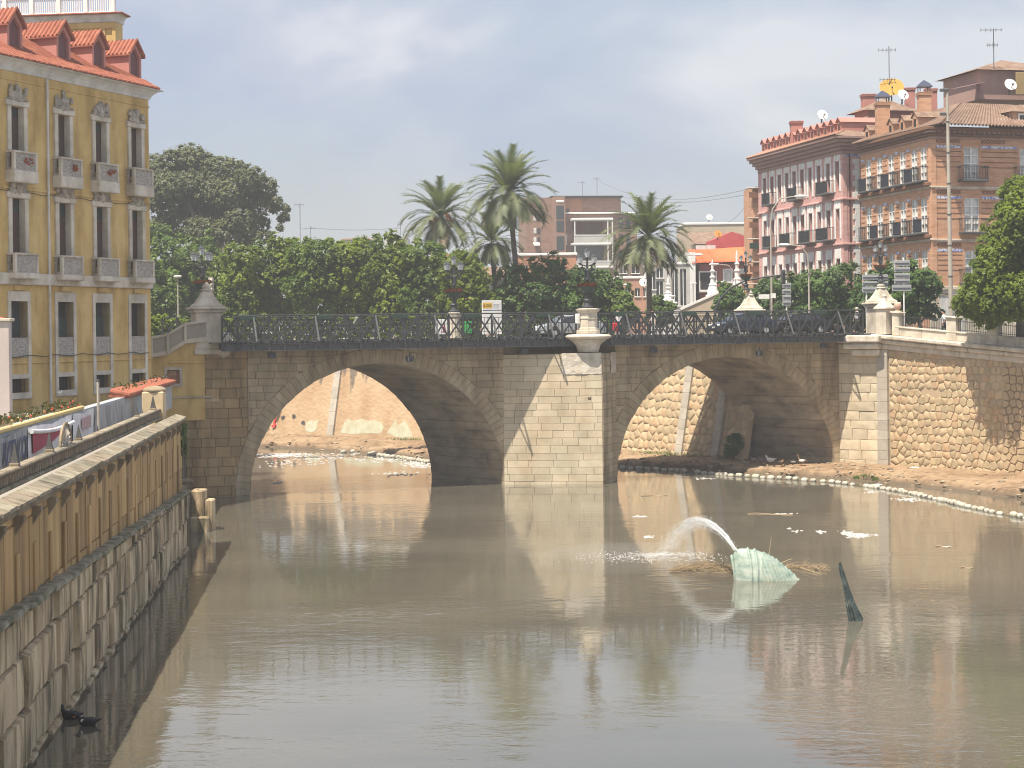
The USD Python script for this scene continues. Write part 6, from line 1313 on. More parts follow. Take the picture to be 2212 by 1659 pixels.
obj('mast', MB().tube([(0, 0, 8.3), (dx, 0, tp[2])], [.17, .09], 10), mat_greystone[0], t)
for k in range(9): q = k / 8; z = 8.6 + (tp[2] - 8.6) * q; obj('mast_band', MB().lathe([(.19 - .07 * q, z - .04), (.19 - .07 * q, z + .04)], 10, (dx * (z - 8.3) / (tp[2] - 8.3), 0, 0)), mat_iron2, t)
obj('lamp_head', MB().bbox(dx - .5, dx + .1, -.15, .15, tp[2] - .05, tp[2] + .15, .05), mat_iron2, t); obj('side_lamp', MB().bbox(dx - .5, dx - .1, -.15, .15, tp[2] - 1.65, tp[2] - 1.45, .04).bar((dx, 0, tp[2] - 1.6), (dx - .5, 0, tp[2] - 1.6), .05), mat_iron2, t)

mat_signback = M('grey_sign_back', (.36, .365, .375), rough=.45, spec=.4)
def board_sign(label, px0, px1, pys, pxpost, Y, last=None):
    b = at(pxpost, 690, Y); t = thing('direction_sign', label, 'road sign', (b[0], Y, 0), .12)
    for k, (a, c) in enumerate(pys):
        x0, x1 = (last if last and k == len(pys) - 1 else (px0, px1)); p, q = at(x0, c, Y), at(x1, a, Y)
        obj('sign_board', MB().bbox(p[0] - b[0], q[0] - b[0], -.03, .03, p[2], q[2], .012), mat_signback, t)
        obj('board_rail', MB().box(p[0] - b[0] + .05, q[0] - b[0] - .05, -.07, -.032, (p[2] + q[2]) / 2 - .02, (p[2] + q[2]) / 2 + .02), mat_iron2, t)
    obj('post', MB().tube([(0, .08, 8.5), (0, .08, at(pxpost, pys[0][0] - 6, Y)[2])], .06, 8), mat_white, t)
board_sign('stack of three wide grey sign boards right of the street trees', 1862, 1920, [(593, 605), (607, 617), (619, 632)], 1873, 127)
board_sign('stack of five grey sign boards with the widest at the bottom', 1931, 1966, [(562, 575), (577, 588), (590, 601), (602, 613), (615, 629)], 1954, 126, last=(1926, 1969))
board_sign('stack of four small grey sign boards under the traffic light', 1690, 1709, [(611, 622), (624, 635), (637, 648), (649, 660)], 1700, 133)
t = thing('street_name_sign', 'pair of small white street name plates on a post', 'sign', (at(1655, 690, 133)[0], 133, 0)); b = at(1655, 690, 133)
for x0, x1, y0, y1 in ((1639, 1662, 636, 646), (1665, 1676, 634, 644)):
    p, q = at(x0, y1, 133), at(x1, y0, 133); obj('name_plate', MB().bbox(p[0] - b[0], q[0] - b[0], -.03, .03, p[2], q[2], .01), mat_white, t)
obj('post', MB().tube([(.3, .06, 8.7), (.3, .06, at(1655, 634, 133)[2])], .04, 6), mat_iron2, t)
Y = 131; pl_ = [at(*p, Y) for p in ((1543, 690), (1546, 668), (1556, 645), (1578, 622), (1610, 606), (1650, 599), (1690, 594))]
t = thing('traffic_light', 'dark curved traffic light arm with a signal head near the far pylon', 'traffic light', (pl_[0][0], Y, 0)); o = np.array([pl_[0][0], Y, 0])
obj('arm', MB().tube([(0, 0, 8.7)] + [p - o for p in pl_], [.11, .1, .1, .09, .08, .07, .06, .05], 8), mat_iron, t, smooth=60)
hp_ = at(1692, 595, Y) - o; obj('signal_head', MB().bbox(hp_[0] - .16, hp_[0] + .16, -.15, .15, hp_[2] - .62, hp_[2] + .42, .04), mat_iron2, t)
for k in range(3): obj('visor', MB().lathe([(.11, 0), (.11, .18)], 10, (0, 0, 0)).tf((0, 0, 0)) if False else MB().tube([(hp_[0], -.15, hp_[2] + .22 - k * .33), (hp_[0], -.32, hp_[2] + .2 - k * .33)], .11, 10), mat_iron, t)
b = at(452, 668, 128); t = thing('traffic_light', 'grey traffic light head beside the left pylon top', 'traffic light', (b[0], 128, 0)); z1 = at(452, 600, 128)[2]
obj('post', MB().tube([(0, 0, 8.9), (0, 0, z1)], .06, 8), mat_iron2, t); obj('signal_head', MB().bbox(-.02, .32, -.15, .15, z1 - 1.0, z1, .04), mat_greystone[0], t)
for k in range(3): obj('visor', MB().tube([(.18, -.15, z1 - .18 - k * .32), (.34, -.34, z1 - .2 - k * .32)], .11, 10), mat_greystone[1], t)
# notice boards on the far pavement
YB_ = 6.9
def fb(px, py, y=YB_): return BR.fp(px, py, y)
def board(name, label, px0, px1, py0, py1, mat, y=YB_):
    (x0, z1), (x1, z0) = fb(px0, py0, y), fb(px1, py1, y); l = BR.w(x0, y); t = thing(name, label, 'sign board', (l[0], l[1], 0), BR.rot)
    obj('panel', MB().bbox(0, x1 - x0, -.04, .04, z0, z1, .015), mat, t); obj('leg', MB().box(.1, .2, .045, .11, 8.95, z1 - .1), mat_iron2, t); obj('leg', MB().box(x1 - x0 - .2, x1 - x0 - .1, .045, .11, 8.95, z1 - .1), mat_iron2, t)
    return t, x1 - x0, z0, z1
t, W, z0, z1 = board('notice_board', 'white notice board with yellow field at the top, standing above the railing', 1041, 1084, 649, 722, mat_white)
zf = lambda py: fb(1060, py)[1]
obj('yellow_field', MB().box(.04, W * .52, -.045, -.041, zf(666), zf(654)), M('yellow_print', (.72, .46, .07)), t); obj('blue_stripe', MB().box(0.02, W - .02, -.045, -.041, zf(671), zf(669.5)), mat_blue, t)
obj('emblem', MB().box(.09, .17, -.05, -.046, zf(664), zf(657)).box(.07, .19, -.05, -.046, zf(662), zf(660)).box(.11, .15, -.05, -.046, zf(657), zf(655.5)), M('rust_print', (.35, .13, .05)), t)
def letter(s, h, x, z, mat, par, y=-.05):
    m_ = meshkit.text_mesh(s, h, .003, True); v = np.array(m_.vertices); obj('lettering', (np.stack([x + v[:, 0], y - v[:, 2], z + v[:, 1]], -1), m_.faces), mat, par)
letter('GOBIERNO', .055, .24, zf(659), M('dark_print', (.12, .10, .08)), t); letter('DE ESPAÑA', .055, .24, zf(662.5), stage_mat('dark_print') if False else UsdShade.Material.Get(stage, '/World/Looks/dark_print'), t)
for k in range(4): obj('printed_line', MB().box(W * .56, W * (.9 - .05 * (k % 2)), -.045, -.041, zf(657 + k * 2.6) - .025, zf(657 + k * 2.6)), mat_signback, t)
t, W, z0, z1 = board('notice_board', 'low white poster with red print behind the railing, left of the lamp', 937, 966, 690, 722, mat_white); obj('red_print', MB().add([[W * .62, -.046, z0 + .1], [W * .95, -.046, z0 + .15], [W * .75, -.046, z0 + .75]], [[0, 1, 2]]), mat_maroon, t)
board('notice_board', 'green panel behind the railing right of the lamp', 1004, 1019, 694, 720, M('bright_green_panel', (.05, .36, .09)))

# ---- vehicles
def vehicle(label, cat, paint, L=4.4, H=1.45, W=1.72, kind='car', loc=(0, 0, 0), rot=0.0):
    t = thing('car' if kind == 'car' else 'van', label, cat, loc, rot)
    if kind == 'car':
        side = [(0.02, .3), (0, .62), (.12, .74), (.95, .92), (1.62, 1.36), (1.95, 1.44), (2.9, H), (3.35, 1.38), (4.0, .98), (4.34, .92), (L, .6), (L - .04, .3)]; belt = .9
        win = [[(1.12, .95), (1.68, 1.32), (2.25, 1.38), (2.25, .93)], [(2.33, .93), (2.33, 1.38), (3.05, 1.37), (3.2, .94)], [(3.28, .94), (3.15, 1.34), (3.32, 1.3), (3.72, .97)]]
        ws = [(.98, .955), (1.6, 1.35)]; rw_ = [(4.0, 1.0), (3.4, 1.37)]; wheels = (.86, 3.5); wr = .32
    else:
        side = [(.02, .35), (0, .8), (.3, 1.1), (.75, 1.2), (1.35, 2.0), (1.6, H), (L - .1, H), (L, H - .15), (L, .35)]; belt = 1.2
        win = [[(.9, 1.25), (1.42, 1.95), (2.1, 1.95), (2.1, 1.25)], [(2.2, 1.25), (2.2, 1.95), (3.2, 1.95), (3.2, 1.25)], [(3.3, 1.25), (3.3, 1.95), (L - .3, 1.95), (L - .3, 1.25)]]
        ws = [(.78, 1.24), (1.36, 2.0)]; rw_ = [(L + .01, 1.25), (L + .01, 1.9)]; wheels = (.85, L - .9); wr = .34
    poly = Polygon(side)
    for wx in wheels: poly = poly.difference(Point(wx, wr).buffer(wr + .07, quad_segs=6))
    half = lambda z: W / 2 * (1 - .2 * np.clip((z - belt) / .6, 0, 1) - .04 * np.clip((.55 - z) / .3, 0, 1))
    m_ = trimesh.creation.extrude_polygon(poly, 1.0, engine='earcut'); m_ = m_.subdivide_to_size(.28); v = np.array(m_.vertices); y = (v[:, 2] - .5) * 2
    nose = 1 - .16 * np.clip((.35 - v[:, 0]) / .35, 0, 1) ** 2 - .10 * np.clip((v[:, 0] - L + .3) / .3, 0, 1) ** 2
    obj('body', (np.stack([v[:, 0], y * half(v[:, 1]) * nose, v[:, 1]], -1), m_.faces), paint, t, smooth=35)
    for s in (-1, 1):
        for g in win:
            p = np.array(g); y0 = half(p[:, 1]) * s + s * .012; vv = np.stack([p[:, 0], y0, p[:, 1]], -1); obj('side_window', (vv, [[0, 1, 2], [0, 2, 3]]), mat_glass, t)
    for (a, b) in (ws, rw_): n_ = -.02 if a[0] < 2 else .02; obj('windscreen', ([[a[0] + n_, -half(np.array(a[1])) * .9, a[1] + .015], [a[0] + n_, half(np.array(a[1])) * .9, a[1] + .015], [b[0] + n_, half(np.array(b[1])) * .9, b[1] + .015], [b[0] + n_, -half(np.array(b[1])) * .9, b[1] + .015]], [[0, 1, 2], [0, 2, 3]]), mat_glass, t)
    for wx in wheels:
        for s in (-1, 1):
            w = UsdGeom.Xform.Define(stage, numbered(t.GetPath().pathString + '/wheel')).GetPrim(); c = np.array([wx, s * (W / 2 - .1), wr])
            obj('tyre', MB().tube([c - [0, .1, 0], c - [0, .085, 0], c + [0, .085, 0], c + [0, .1, 0]], [wr - .04, wr, wr, wr - .04], 18), mat_dark, w); obj('rim', MB().tube([c + [0, s * .085, 0], c + [0, s * .108, 0]], [wr * .62, wr * .55], 10), mat_signback, w)
    for s in (-1, 1):
        obj('headlight', MB().bbox(.03, .3, s * .62 - .16, s * .62 + .16, .62, .76, .04), mat_white, t); obj('tail_light', MB().bbox(L - .1, L + .005, s * .68 - .12, s * .68 + .12, .72, .88, .03), mat_maroon, t)
        obj('mirror', MB().bbox(1.2, 1.34, s * (W / 2 + .1) - .09, s * (W / 2 + .1) + .09, .95, 1.08, .03), paint, t)
    obj('bumper_grille', MB().bbox(-.015, .06, -.5, .5, .34, .5, .02), mat_dark, t); obj('number_plate', MB().box(-.03, -.016, -.26, .26, .5, .6), mat_white, t); obj('underbody', MB().box(.5, L - .4, -W * .42, W * .42, .2, .4), mat_dark, t)
    return t
M_silver = M('silver_paint', (.42, .44, .47), rough=.25, spec=.6, metal=.3); M_navy = M('dark_blue_paint', (.025, .035, .06), rough=.2, spec=.6); M_redp = M('red_bus_paint', (.50, .03, .03), rough=.3, spec=.5); M_whitep = M('white_van_paint', (.66, .68, .68), rough=.3, spec=.5)
def on_road(px, y): l = BR.w(BR.fp(px, 700, y)[0], y); return (l[0], l[1], 8.966)
vehicle('silver saloon car driving left just before the pier pedestal', 'car', M_silver, loc=on_road(1160, 1.9), rot=BR.rot)
vehicle('dark blue car on the bridge right of the two pedestrians', 'car', M_navy, loc=on_road(1540, 2.6), rot=BR.rot)
vehicle('black car following the dark blue car above the right arch', 'car', M('black_paint', (.012, .012, .014), rough=.2, spec=.6), loc=on_road(1660, 3.4), rot=BR.rot)
q = RW.w(5.2, 8); vehicle('white van behind the parapet fence right of the middle pier', 'van', M_whitep, L=5.0, H=2.2, W=1.9, kind='van', loc=(q[0], q[1], float(rz(5.2 - 3)) - .03), rot=-.35)
q = RW.w(9.2, 7.2); vehicle('red van at the right edge behind the fence', 'van', M_redp, L=5.4, H=2.5, W=2.0, kind='van', loc=(q[0], q[1], float(rz(7)) - .03), rot=-.35)

# ---- people
def person(label, loc, rot, shirt, trousers, hair, stride=.16, bag=None, skin=None, h=1.72):
    t = thing('person', label, 'person', loc, rot); k = h / 1.72
    J = dict(pel=(0, 0, .95, .13), chest=(.02, 0, 1.3, .145), neck=(.02, 0, 1.5, .055), head=(.045, 0, 1.62, .098), jaw=(.075, 0, 1.565, .055),
             sl=(.01, .19, 1.4, .06), sr=(.01, -.19, 1.4, .06), el=(-.1, .24, 1.14, .045), er=(.08, -.24, 1.14, .045), wl=(.0, .25, .9, .032), wr=(.22, -.23, .93, .032),
             hl=(0, .09, .9, .095), hr=(0, -.09, .9, .095), kl=(stride * .75, .1, .5, .06), kr=(-stride * .4, -.1, .5, .06), al=(stride, .1, .08, .042), ar=(-stride * 1.3, -.1, .1, .042), tl=(stride + .17, .1, .035, .035), tr=(-stride * 1.3 + .15, -.1, .05, .035))
    def sph(n, e=0.0):
        x, y, z, r = J[n]; return m3.Manifold.sphere(r + e, 14).translate((x, y, z))
    def hull(*ns, e=0.0): return m3.Manifold.batch_hull([sph(n, e) for n in ns])
    bones = [('pel', 'chest'), ('chest', 'neck'), ('neck', 'head'), ('head', 'jaw'), ('sl', 'sr', 'chest'), ('sl', 'el'), ('el', 'wl'), ('sr', 'er'), ('er', 'wr'), ('hl', 'hr', 'pel'), ('hl', 'kl'), ('kl', 'al'), ('hr', 'kr'), ('kr', 'ar'), ('al', 'tl'), ('ar', 'tr')]
    body = m3.Manifold()
    for b in bones: body = body + hull(*b)
    for w_, sy in (('wl', 1), ('wr', -1)):
        x, y, z, r = J[w_]; palm_ = m3.Manifold.batch_hull([m3.Manifold.sphere(.026, 8).translate((x, y, z - .02)), m3.Manifold.sphere(.024, 8).translate((x + .025, y, z - .09)), m3.Manifold.sphere(.024, 8).translate((x - .03, y, z - .09))]); body = body + palm_
        for i, (dx, ll) in enumerate(((-.036, .055), (-.012, .068), (.012, .072), (.034, .06))):
            body = body + m3.Manifold.batch_hull([m3.Manifold.sphere(.0105, 6).translate((x + dx, y, z - .09)), m3.Manifold.sphere(.009, 6).translate((x + dx, y - sy * .012, z - .09 - ll))])
        body = body + m3.Manifold.batch_hull([m3.Manifold.sphere(.012, 6).translate((x + .03, y, z - .04)), m3.Manifold.sphere(.01, 6).translate((x + .065, y - sy * .015, z - .085))])
    body = body + m3.Manifold.batch_hull([m3.Manifold.sphere(.016, 6).translate((.135, 0, 1.625)), m3.Manifold.sphere(.018, 6).translate((.15, 0, 1.6))])
    for s in (-1, 1): body = body + m3.Manifold.sphere(.022, 6).scale((.7, .5, 1.2)).translate((.03, s * .1, 1.61))
    mm = body.to_mesh(); sc = lambda vf: (np.asarray(vf[0]) * k, vf[1])
    obj('body', sc((mm.vert_properties[:, :3], mm.tri_verts)), skin or M_skin, t, smooth=50)
    top = hull('pel', 'chest', e=.018) + hull('sl', 'sr', 'chest', e=.016)
    for a, b in (('sl', 'el'), ('sr', 'er')):
        x0, x1 = np.array(J[a]), np.array(J[b]); mid = x0 + (x1 - x0) * .75; top = top + m3.Manifold.batch_hull([sph(a, .016), m3.Manifold.sphere(mid[3] + .02, 12).translate(tuple(mid[:3]))])
    mm = top.to_mesh(); obj('shirt', sc((mm.vert_properties[:, :3], mm.tri_verts)), shirt, t, smooth=50)
    tro = hull('hl', 'hr', 'pel', e=.012) + hull('hl', 'kl', e=.016) + hull('kl', 'al', e=.022) + hull('hr', 'kr', e=.016) + hull('kr', 'ar', e=.022); mm = tro.to_mesh(); obj('trousers', sc((mm.vert_properties[:, :3], mm.tri_verts)), trousers, t, smooth=50)
    obj('hair', sc(MB().ell((.02, 0, 1.655), (.108, .103, .085), 2).get()), hair, t, smooth=50)
    for s in (-1, 1):
        obj('eye', sc(MB().ell((.132, s * .036, 1.635), (.012, .016, .01), 1).get()), mat_dark, t)
        a_ = J['al' if s > 0 else 'ar']; b_ = J['tl' if s > 0 else 'tr']; sh = m3.Manifold.batch_hull([m3.Manifold.sphere(.05, 8).translate((a_[0] - .04, a_[1], a_[2] - .03)), m3.Manifold.sphere(.045, 8).translate((b_[0], b_[1], b_[2]))]).to_mesh(); obj('shoe', sc((sh.vert_properties[:, :3], sh.tri_verts)), mat_dark, t, smooth=50)
    obj('mouth', sc(MB().box(.122, .131, -.025, .025, 1.558, 1.566).get()), mat_maroon, t)
    if bag: obj('bag_strap', sc(MB().bar((.02, .12, 1.46), (.1, -.26, 1.05), .03).get()), bag, t); 
    return t
M_skin = M('skin', (.50, .30, .21), rough=.6); M_shirtw = M('white_shirt', (.70, .70, .71)); M_denim = M('denim', (.06, .08, .13)); M_black = M('black_cloth', (.02, .02, .022)); M_hairb = M('dark_hair', (.02, .014, .01)); M_hairw = M('white_hair', (.55, .53, .50))
def walkway(px, y): l = BR.w(BR.fp(px, 700, y)[0], y); return (l[0], l[1], 9.001)
person('person in white shirt walking right of the pier pedestal with a red bag', walkway(1337, 7.4), BR.rot + PI, M_shirtw, M_denim, M_hairb, h=1.78)
tb_ = thing('red_bag', 'red bag carried by the pedestrian in the white shirt', 'bag', np.array(walkway(1328, 7.15)) + [0, 0, .35], BR.rot); obj('bag_body', MB().bbox(-.2, .2, -.1, .1, 0, .55, .06), M('red_canvas', (.50, .03, .04)), tb_); obj('handle', MB().tube([(-.12, 0, .54), (-.1, 0, .72), (.1, 0, .72), (.12, 0, .54)], .02, 6), mat_dark, tb_)
person('person in pale shirt and light trousers walking left of the dark blue car', walkway(1412, 7.6), BR.rot + PI, M_shirtw, M_whitep, M_hairb, h=1.74)
person('white haired person in black and white top near the right pylon', walkway(1852, 7.0), BR.rot + PI * .9, M('striped_top', [(.48, (.03, .03, .035)), (.52, (.6, .6, .6))], scale=3, stretch=(.2, .2, 3)), M_black, M_hairw, h=1.8)
q = RW.w(3.6, 1.6); person('person in white beside the middle parapet pier on the right', (q[0], q[1], float(rz(3.6)) + .02), 2.6, M_shirtw, M_black, M_hairb, h=1.75)
# wires across the sky
def wire(label, a, b, sag):
    t = thing('overhead_wire', label, 'wire'); k = np.linspace(0, 1, 24)[:, None]; p = a + (b - a) * k; p[:, 2] -= sag * 4 * (k * (1 - k))[:, 0]; obj('cable', MB().tube(p, .022, 4), mat_iron2, t)
wire('thin upper wire between the brown apartment block and the rose building', at(1290, 388, 310), at(1640, 402, 170), 2.2); wire('thin lower wire between the brown apartment block and the rose building', at(1345, 425, 311), at(1640, 415, 170), 1.0)
wire('thin wire above the green trees left of the palms', at(672, 492, 235), at(866, 492, 240), .3); wire('slanting wire from the tan house roof to the balcony block', at(1570, 482, 249), at(1625, 425, 172), .4)
# ================================================================ in and on the river
# sardine fountain: head
fc = gp(1655, 1251); fx = lambda px: at(px, 1250, fc[1])[0] - fc[0]
M_verd = M('pale_verdigris', [(.3, (.19, .26, .22)), (.5, (.31, .38, .33)), (.7, (.43, .46, .39))], scale=2.2, stretch=(1, 1, 2), rough=.55, bump=.25, bscale=18, ramp2=[(.35, (.7, .72, .6)), (.5, (1, 1, 1))], scale2=1.4, f2=.7)
fish = thing('fish_sculpture', 'pale green metal fish head sculpture rising from the water', 'sculpture', fc, -.12)
nu, nv = 130, 56; U = np.linspace(0, 1, nu); hx = np.interp(U * 2.5 - 1.18, [-1.18, -1.13, -1.0, -.85, -.3, .1, .45, .85, 1.1, 1.32], [.62, .98, 1.12, 1.16, 1.08, .92, .70, .36, .12, -.12]); wx_ = np.interp(U * 2.5 - 1.18, [-1.18, -1.1, -.9, -.4, .2, .8, 1.32], [.22, .36, .48, .60, .62, .52, .36])
a = np.linspace(0, 2 * PI, nv, endpoint=False); V = []
for i, u in enumerate(U):
    x = u * 2.5 - 1.18; cz = -.35; hz = hx[i] - cz; d = np.zeros(nv)
    zf_ = np.sin(a); side = np.cos(a)
    g1 = np.exp(-((x + .55 + .35 * (zf_ - .4) ** 2) / .05) ** 2) * .075; g2 = np.exp(-((x + .32 + .4 * (zf_ - .5) ** 2) / .055) ** 2) * .07
    sc_ = np.where(x > -.2 + .25 * (zf_ - .5) ** 2, .055 * (1 - ((x * 6.2 + zf_ * 3.6 + 40) % 1.0)), 0)
    d = g1 + g2 + sc_
    V.append(np.stack([np.full(nv, x) - .10 * (zf_ - .2) * (u < .12), (wx_[i] + d) * side * np.sign(1), cz + (hz + d) * zf_], -1))
V = np.array(V); ix = np.arange(nu * nv).reshape(nu, nv); q = np.stack([ix[:-1], np.roll(ix, -1, 1)[:-1], np.roll(ix, -1, 1)[1:], ix[1:]], -1).reshape(-1, 4)
mb = MB().add(V.reshape(-1, 3), q); mb.add(np.vstack([V[0], V[0].mean(0) + [-.05, 0, .05]]), [[k, (k + 1) % nv, nv] for k in range(nv)])
obj('head', mb, M_verd, fish, smooth=60)
lip = [(-1.20 - .10 * (math.sin(t_) - .2), .24 * math.cos(t_), .25 + .62 * math.sin(t_)) for t_ in np.linspace(-.4, PI + .4, 22)]
obj('lip', MB().tube(lip, .055, 7), M_verd, fish, smooth=50)
# tail fin
tY = gp(1848, 1341)[1]; tf_ = thing('fish_tail', 'tall dark green tail fin of the sunken fish standing out of the water', 'sculpture', gp(1848, 1341), 0)
b0 = at(1848, 1341, tY); P2 = lambda px, py: (at(px, py, tY) - b0)[[0, 2]]
poly = Polygon([P2(*p) for p in ((1812, 1216), (1816, 1215), (1821, 1228), (1829, 1252), (1840, 1284), (1851, 1310), (1863, 1334), (1862, 1352), (1836, 1352), (1830, 1318), (1824, 1284), (1818, 1250), (1813, 1232))])
M_dkv = M('dark_verdigris', [(.35, (.035, .05, .05)), (.55, (.075, .10, .095)), (.7, (.16, .20, .18))], scale=3.5, rough=.6, bump=.6, bscale=16)
m_ = trimesh.creation.extrude_polygon(poly, .16, engine='earcut').subdivide_to_size(.09); v = np.array(m_.vertices); yy_ = (v[:, 2] - .08) * (1.15 - .32 * v[:, 1]) ; yy_ += .05 * np.sin(v[:, 0] * 26 + v[:, 1] * 9) * np.sign(v[:, 2] - .08)
obj('fin_blade', (np.stack([v[:, 0], yy_, v[:, 1]], -1), m_.faces), M_dkv, tf_, smooth=40)
for k in range(4):
    q0 = P2(1814 + k * .8, 1222 + k * 3); q1 = P2(1838 + k * 6.5, 1348); obj('fin_ray', MB().tube([(q0[0], -.09, q0[1]), ((q0[0] + q1[0]) / 2 - .02, -.12, (q0[1] + q1[1]) / 2), (q1[0], -.1, q1[1])], [.012, .022, .028], 6), M_dkv, tf_, smooth=50)
# water jet
land = gp(1428, 1197); noz = fc + np.array([fx(1592), -.05, at(1592, 1192, fc[1])[2] - 0.0])
apexz = at(1505, 1126, (noz[1] + land[1]) / 2)[2]
M_spray = usdkit.material(stage, '/World/Looks/white_water', {'p': ('principled_bsdf', {'base_color': (.72, .74, .74), 'roughness': .25, 'ior': 1.33, 'alpha': .55})}, [], surface='p.BSDF')
g_ = np.random.default_rng(12); jet = thing('water_jet', 'arching jet of water spouting from the fish mouth', 'water jet')
def jet_pt(q, sp=0.0):
    p = noz + (land - noz) * q; za_, zb_ = noz[2], 0.0
    # parabola through nozzle, apex and water
    A_ = 4 * (apexz - (za_ + zb_) / 2); return np.array([p[0], p[1], za_ + (zb_ - za_) * q + A_ * q * (1 - q)])
mb = MB()
for k in range(26):
    o = g_.normal(size=3) * .035; e = g_.uniform(.35, .98); qs = np.linspace(g_.uniform(0, .15), e, 16); pts = np.array([jet_pt(q) + o * (1 + 2.6 * q) + g_.normal(size=3) * .008 * (1 + q) for q in qs]); mb.tube(pts, np.linspace(.014, .005, 16), 4, cap=False)
obj('stream', mb, M_spray, jet, kind='stuff')
oct_v = np.array([[1, 0, 0], [-1, 0, 0], [0, 1, 0], [0, -1, 0], [0, 0, 1], [0, 0, -1]], float); oct_f = np.array([[0, 2, 4], [2, 1, 4], [1, 3, 4], [3, 0, 4], [2, 0, 5], [1, 2, 5], [3, 1, 5], [0, 3, 5]])
mb = MB()
for k in range(5200):
    q = g_.random() ** .75; p = jet_pt(q) + g_.normal(size=3) * np.array([.05, .05, .05]) * (1 + 3.0 * q); p[2] -= abs(g_.normal()) * .28 * q ** 1.5
    if p[2] > .01: mb.add(oct_v * g_.uniform(.005, .015) + p, oct_f)
obj('droplets', mb, M_spray, jet, kind='stuff')
M_foam = M('white_foam', [(.35, (.34, .33, .31)), (.6, (.50, .49, .47))], scale=8, rough=.8)
def foam(label, spots, r0, r1, name='foam', seed=3):
    g = np.random.default_rng(seed); mb = MB()
    for (x, y) in spots:
        r = g.uniform(r0, r1); n = 7; a = np.arange(n) / n * 2 * PI; rr = r * g.uniform(.6, 1.2, n); v = np.vstack([np.stack([x + rr * np.cos(a) * 1.3, y + rr * np.sin(a), np.full(n, .004)], 1), np.stack([x + rr * .7 * np.cos(a) * 1.3, y + rr * .7 * np.sin(a), np.full(n, .012 + r * .12)], 1), [[x, y, .016 + r * .16]]])
        mb.add(v, [[k, (k + 1) % n, n + (k + 1) % n] for k in range(n)] + [[k, n + (k + 1) % n, n + k] for k in range(n)] + [[n + k, n + (k + 1) % n, 2 * n] for k in range(n)])
    return tag(obj(name, mb, M_foam, smooth=True), label, 'foam', kind='stuff')
land_px = lambda g: 1400 + g.normal() * 75
sp = []
for k in range(420):
    q = g_.random() ** 1.6; sp.append((land[0] + g_.normal(0, .35) + g_.uniform(-2.4, 3.0) * q, land[1] + g_.normal(0, .25) - q * g_.uniform(-.3, 1.6)))
for k in range(520):
    q = gp(land_px(g_), 1204 + g_.normal() * 6); sp.append((q[0], q[1]))
foam('white froth where the jet strikes the water', sp, .008, .03)
sp = []
for (px, py, rx, ry, n) in ((1855, 1157, 28, 4, 130), (1830, 1151, 12, 3, 40), (1774, 1149, 7, 2.4, 22), (1720, 1148, 9, 2, 8), (1705, 1142, 3, 1, 4), (1402, 1160, 10, 2.5, 30), (1385, 1116, 18, 1.6, 26), (1520, 1034, 16, 2, 26), (2046, 1181, 8, 1.2, 14), (1880, 1063, 12, 2, 16), (1960, 1079, 26, 3.5, 70), (1690, 1110, 30, 1.2, 14)):
    for k in range(n): q = gp(px + g_.normal() * rx * .55, py + g_.normal() * ry * .55); sp.append((q[0], q[1]))
foam('scattered white foam flecks on the water before the right arch', sp, .02, .08, seed=4)
sp = []
for (px, py, rx, ry, n) in ((640, 977, 42, 5, 420), (600, 983, 45, 4, 300), (780, 975, 60, 4, 160), (700, 988, 70, 6, 110), (850, 993, 60, 5, 110), (905, 1003, 26, 6, 150), (600, 1043, 8, 1.5, 16), (620, 1000, 60, 8, 60), (860, 1024, 40, 4, 50), (580, 968, 20, 3, 60)):
    for k in range(n): q = gp(px + g_.normal() * rx * .6, py + g_.normal() * ry * .6); sp.append((q[0], q[1]))
foam('drifting white foam on the water behind the left arch', [s for s in sp if s[1] < 142], .03, .12, seed=5)
# reeds caught by the sculpture
M_reed = tones('dry_reed', (.40, .30, .18), 2, .2)
mb = MB()
for k in range(620):
    px = g_.uniform(1452, 1600) if k < 480 else g_.uniform(1695, 1785); pyc = 1238 - 10 * math.sin((px - 1440) / 160 * PI) if k < 480 else 1228 + (px - 1740) * .05
    w_ = (10 * math.sin(max(.12, (px - 1446) / 165) * PI) if k < 480 else 6); q = gp(px, pyc + g_.normal() * w_ * .45); a = g_.normal() * .7; l = g_.uniform(.15, .5); z = .02 + abs(g_.normal()) * .06
    mb.bar((q[0] - l / 2 * math.cos(a), q[1] - l / 2 * math.sin(a), z), (q[0] + l / 2 * math.cos(a), q[1] + l / 2 * math.sin(a), z + g_.normal() * .07), .016)
obj('reed_debris', mb, M_reed[0], cat='debris', label='raft of broken brown reeds caught around the fish head', kind='stuff')
for i, (p0, p1, lab) in enumerate((((1652, 1200), (1666, 1161), 'single dry reed stalk sticking up behind the fish head'), ((1700, 1222), (1775, 1243), 'long pale reed lying right of the fish head'), ((1690, 1215), (1712, 1207), 'short reed leaning against the right of the fish head'))):
    t = thing('reed_stalk', lab, 'reed'); a, b = at(*p0, fc[1] + .7), at(*p1, fc[1] + (.7 if i != 1 else .2)); 
    if i == 1: a, b = gp(*p0) + [0, 0, .06], gp(*p1) + [0, 0, .03]
    if i == 0: a[2] = max(a[2] - .9, -.1)
    obj('stalk', MB().tube([a, (a + b) / 2 + [0.02, 0, .02], b], [.016, .013, .008], 5), M_reed[1], t)
def driftwood(label, a, b): 
    t = thing('driftwood', label, 'branch'); p, q = gp(*a), gp(*b); k = np.linspace(0, 1, 6)[:, None]; c = p + (q - p) * k; c[:, 2] = .015 + .02 * np.sin(k[:, 0] * 7); c[:, 1] += .1 * np.sin(k[:, 0] * 5); obj('branch', MB().tube(c, .025, 5), M_reed[0], t)
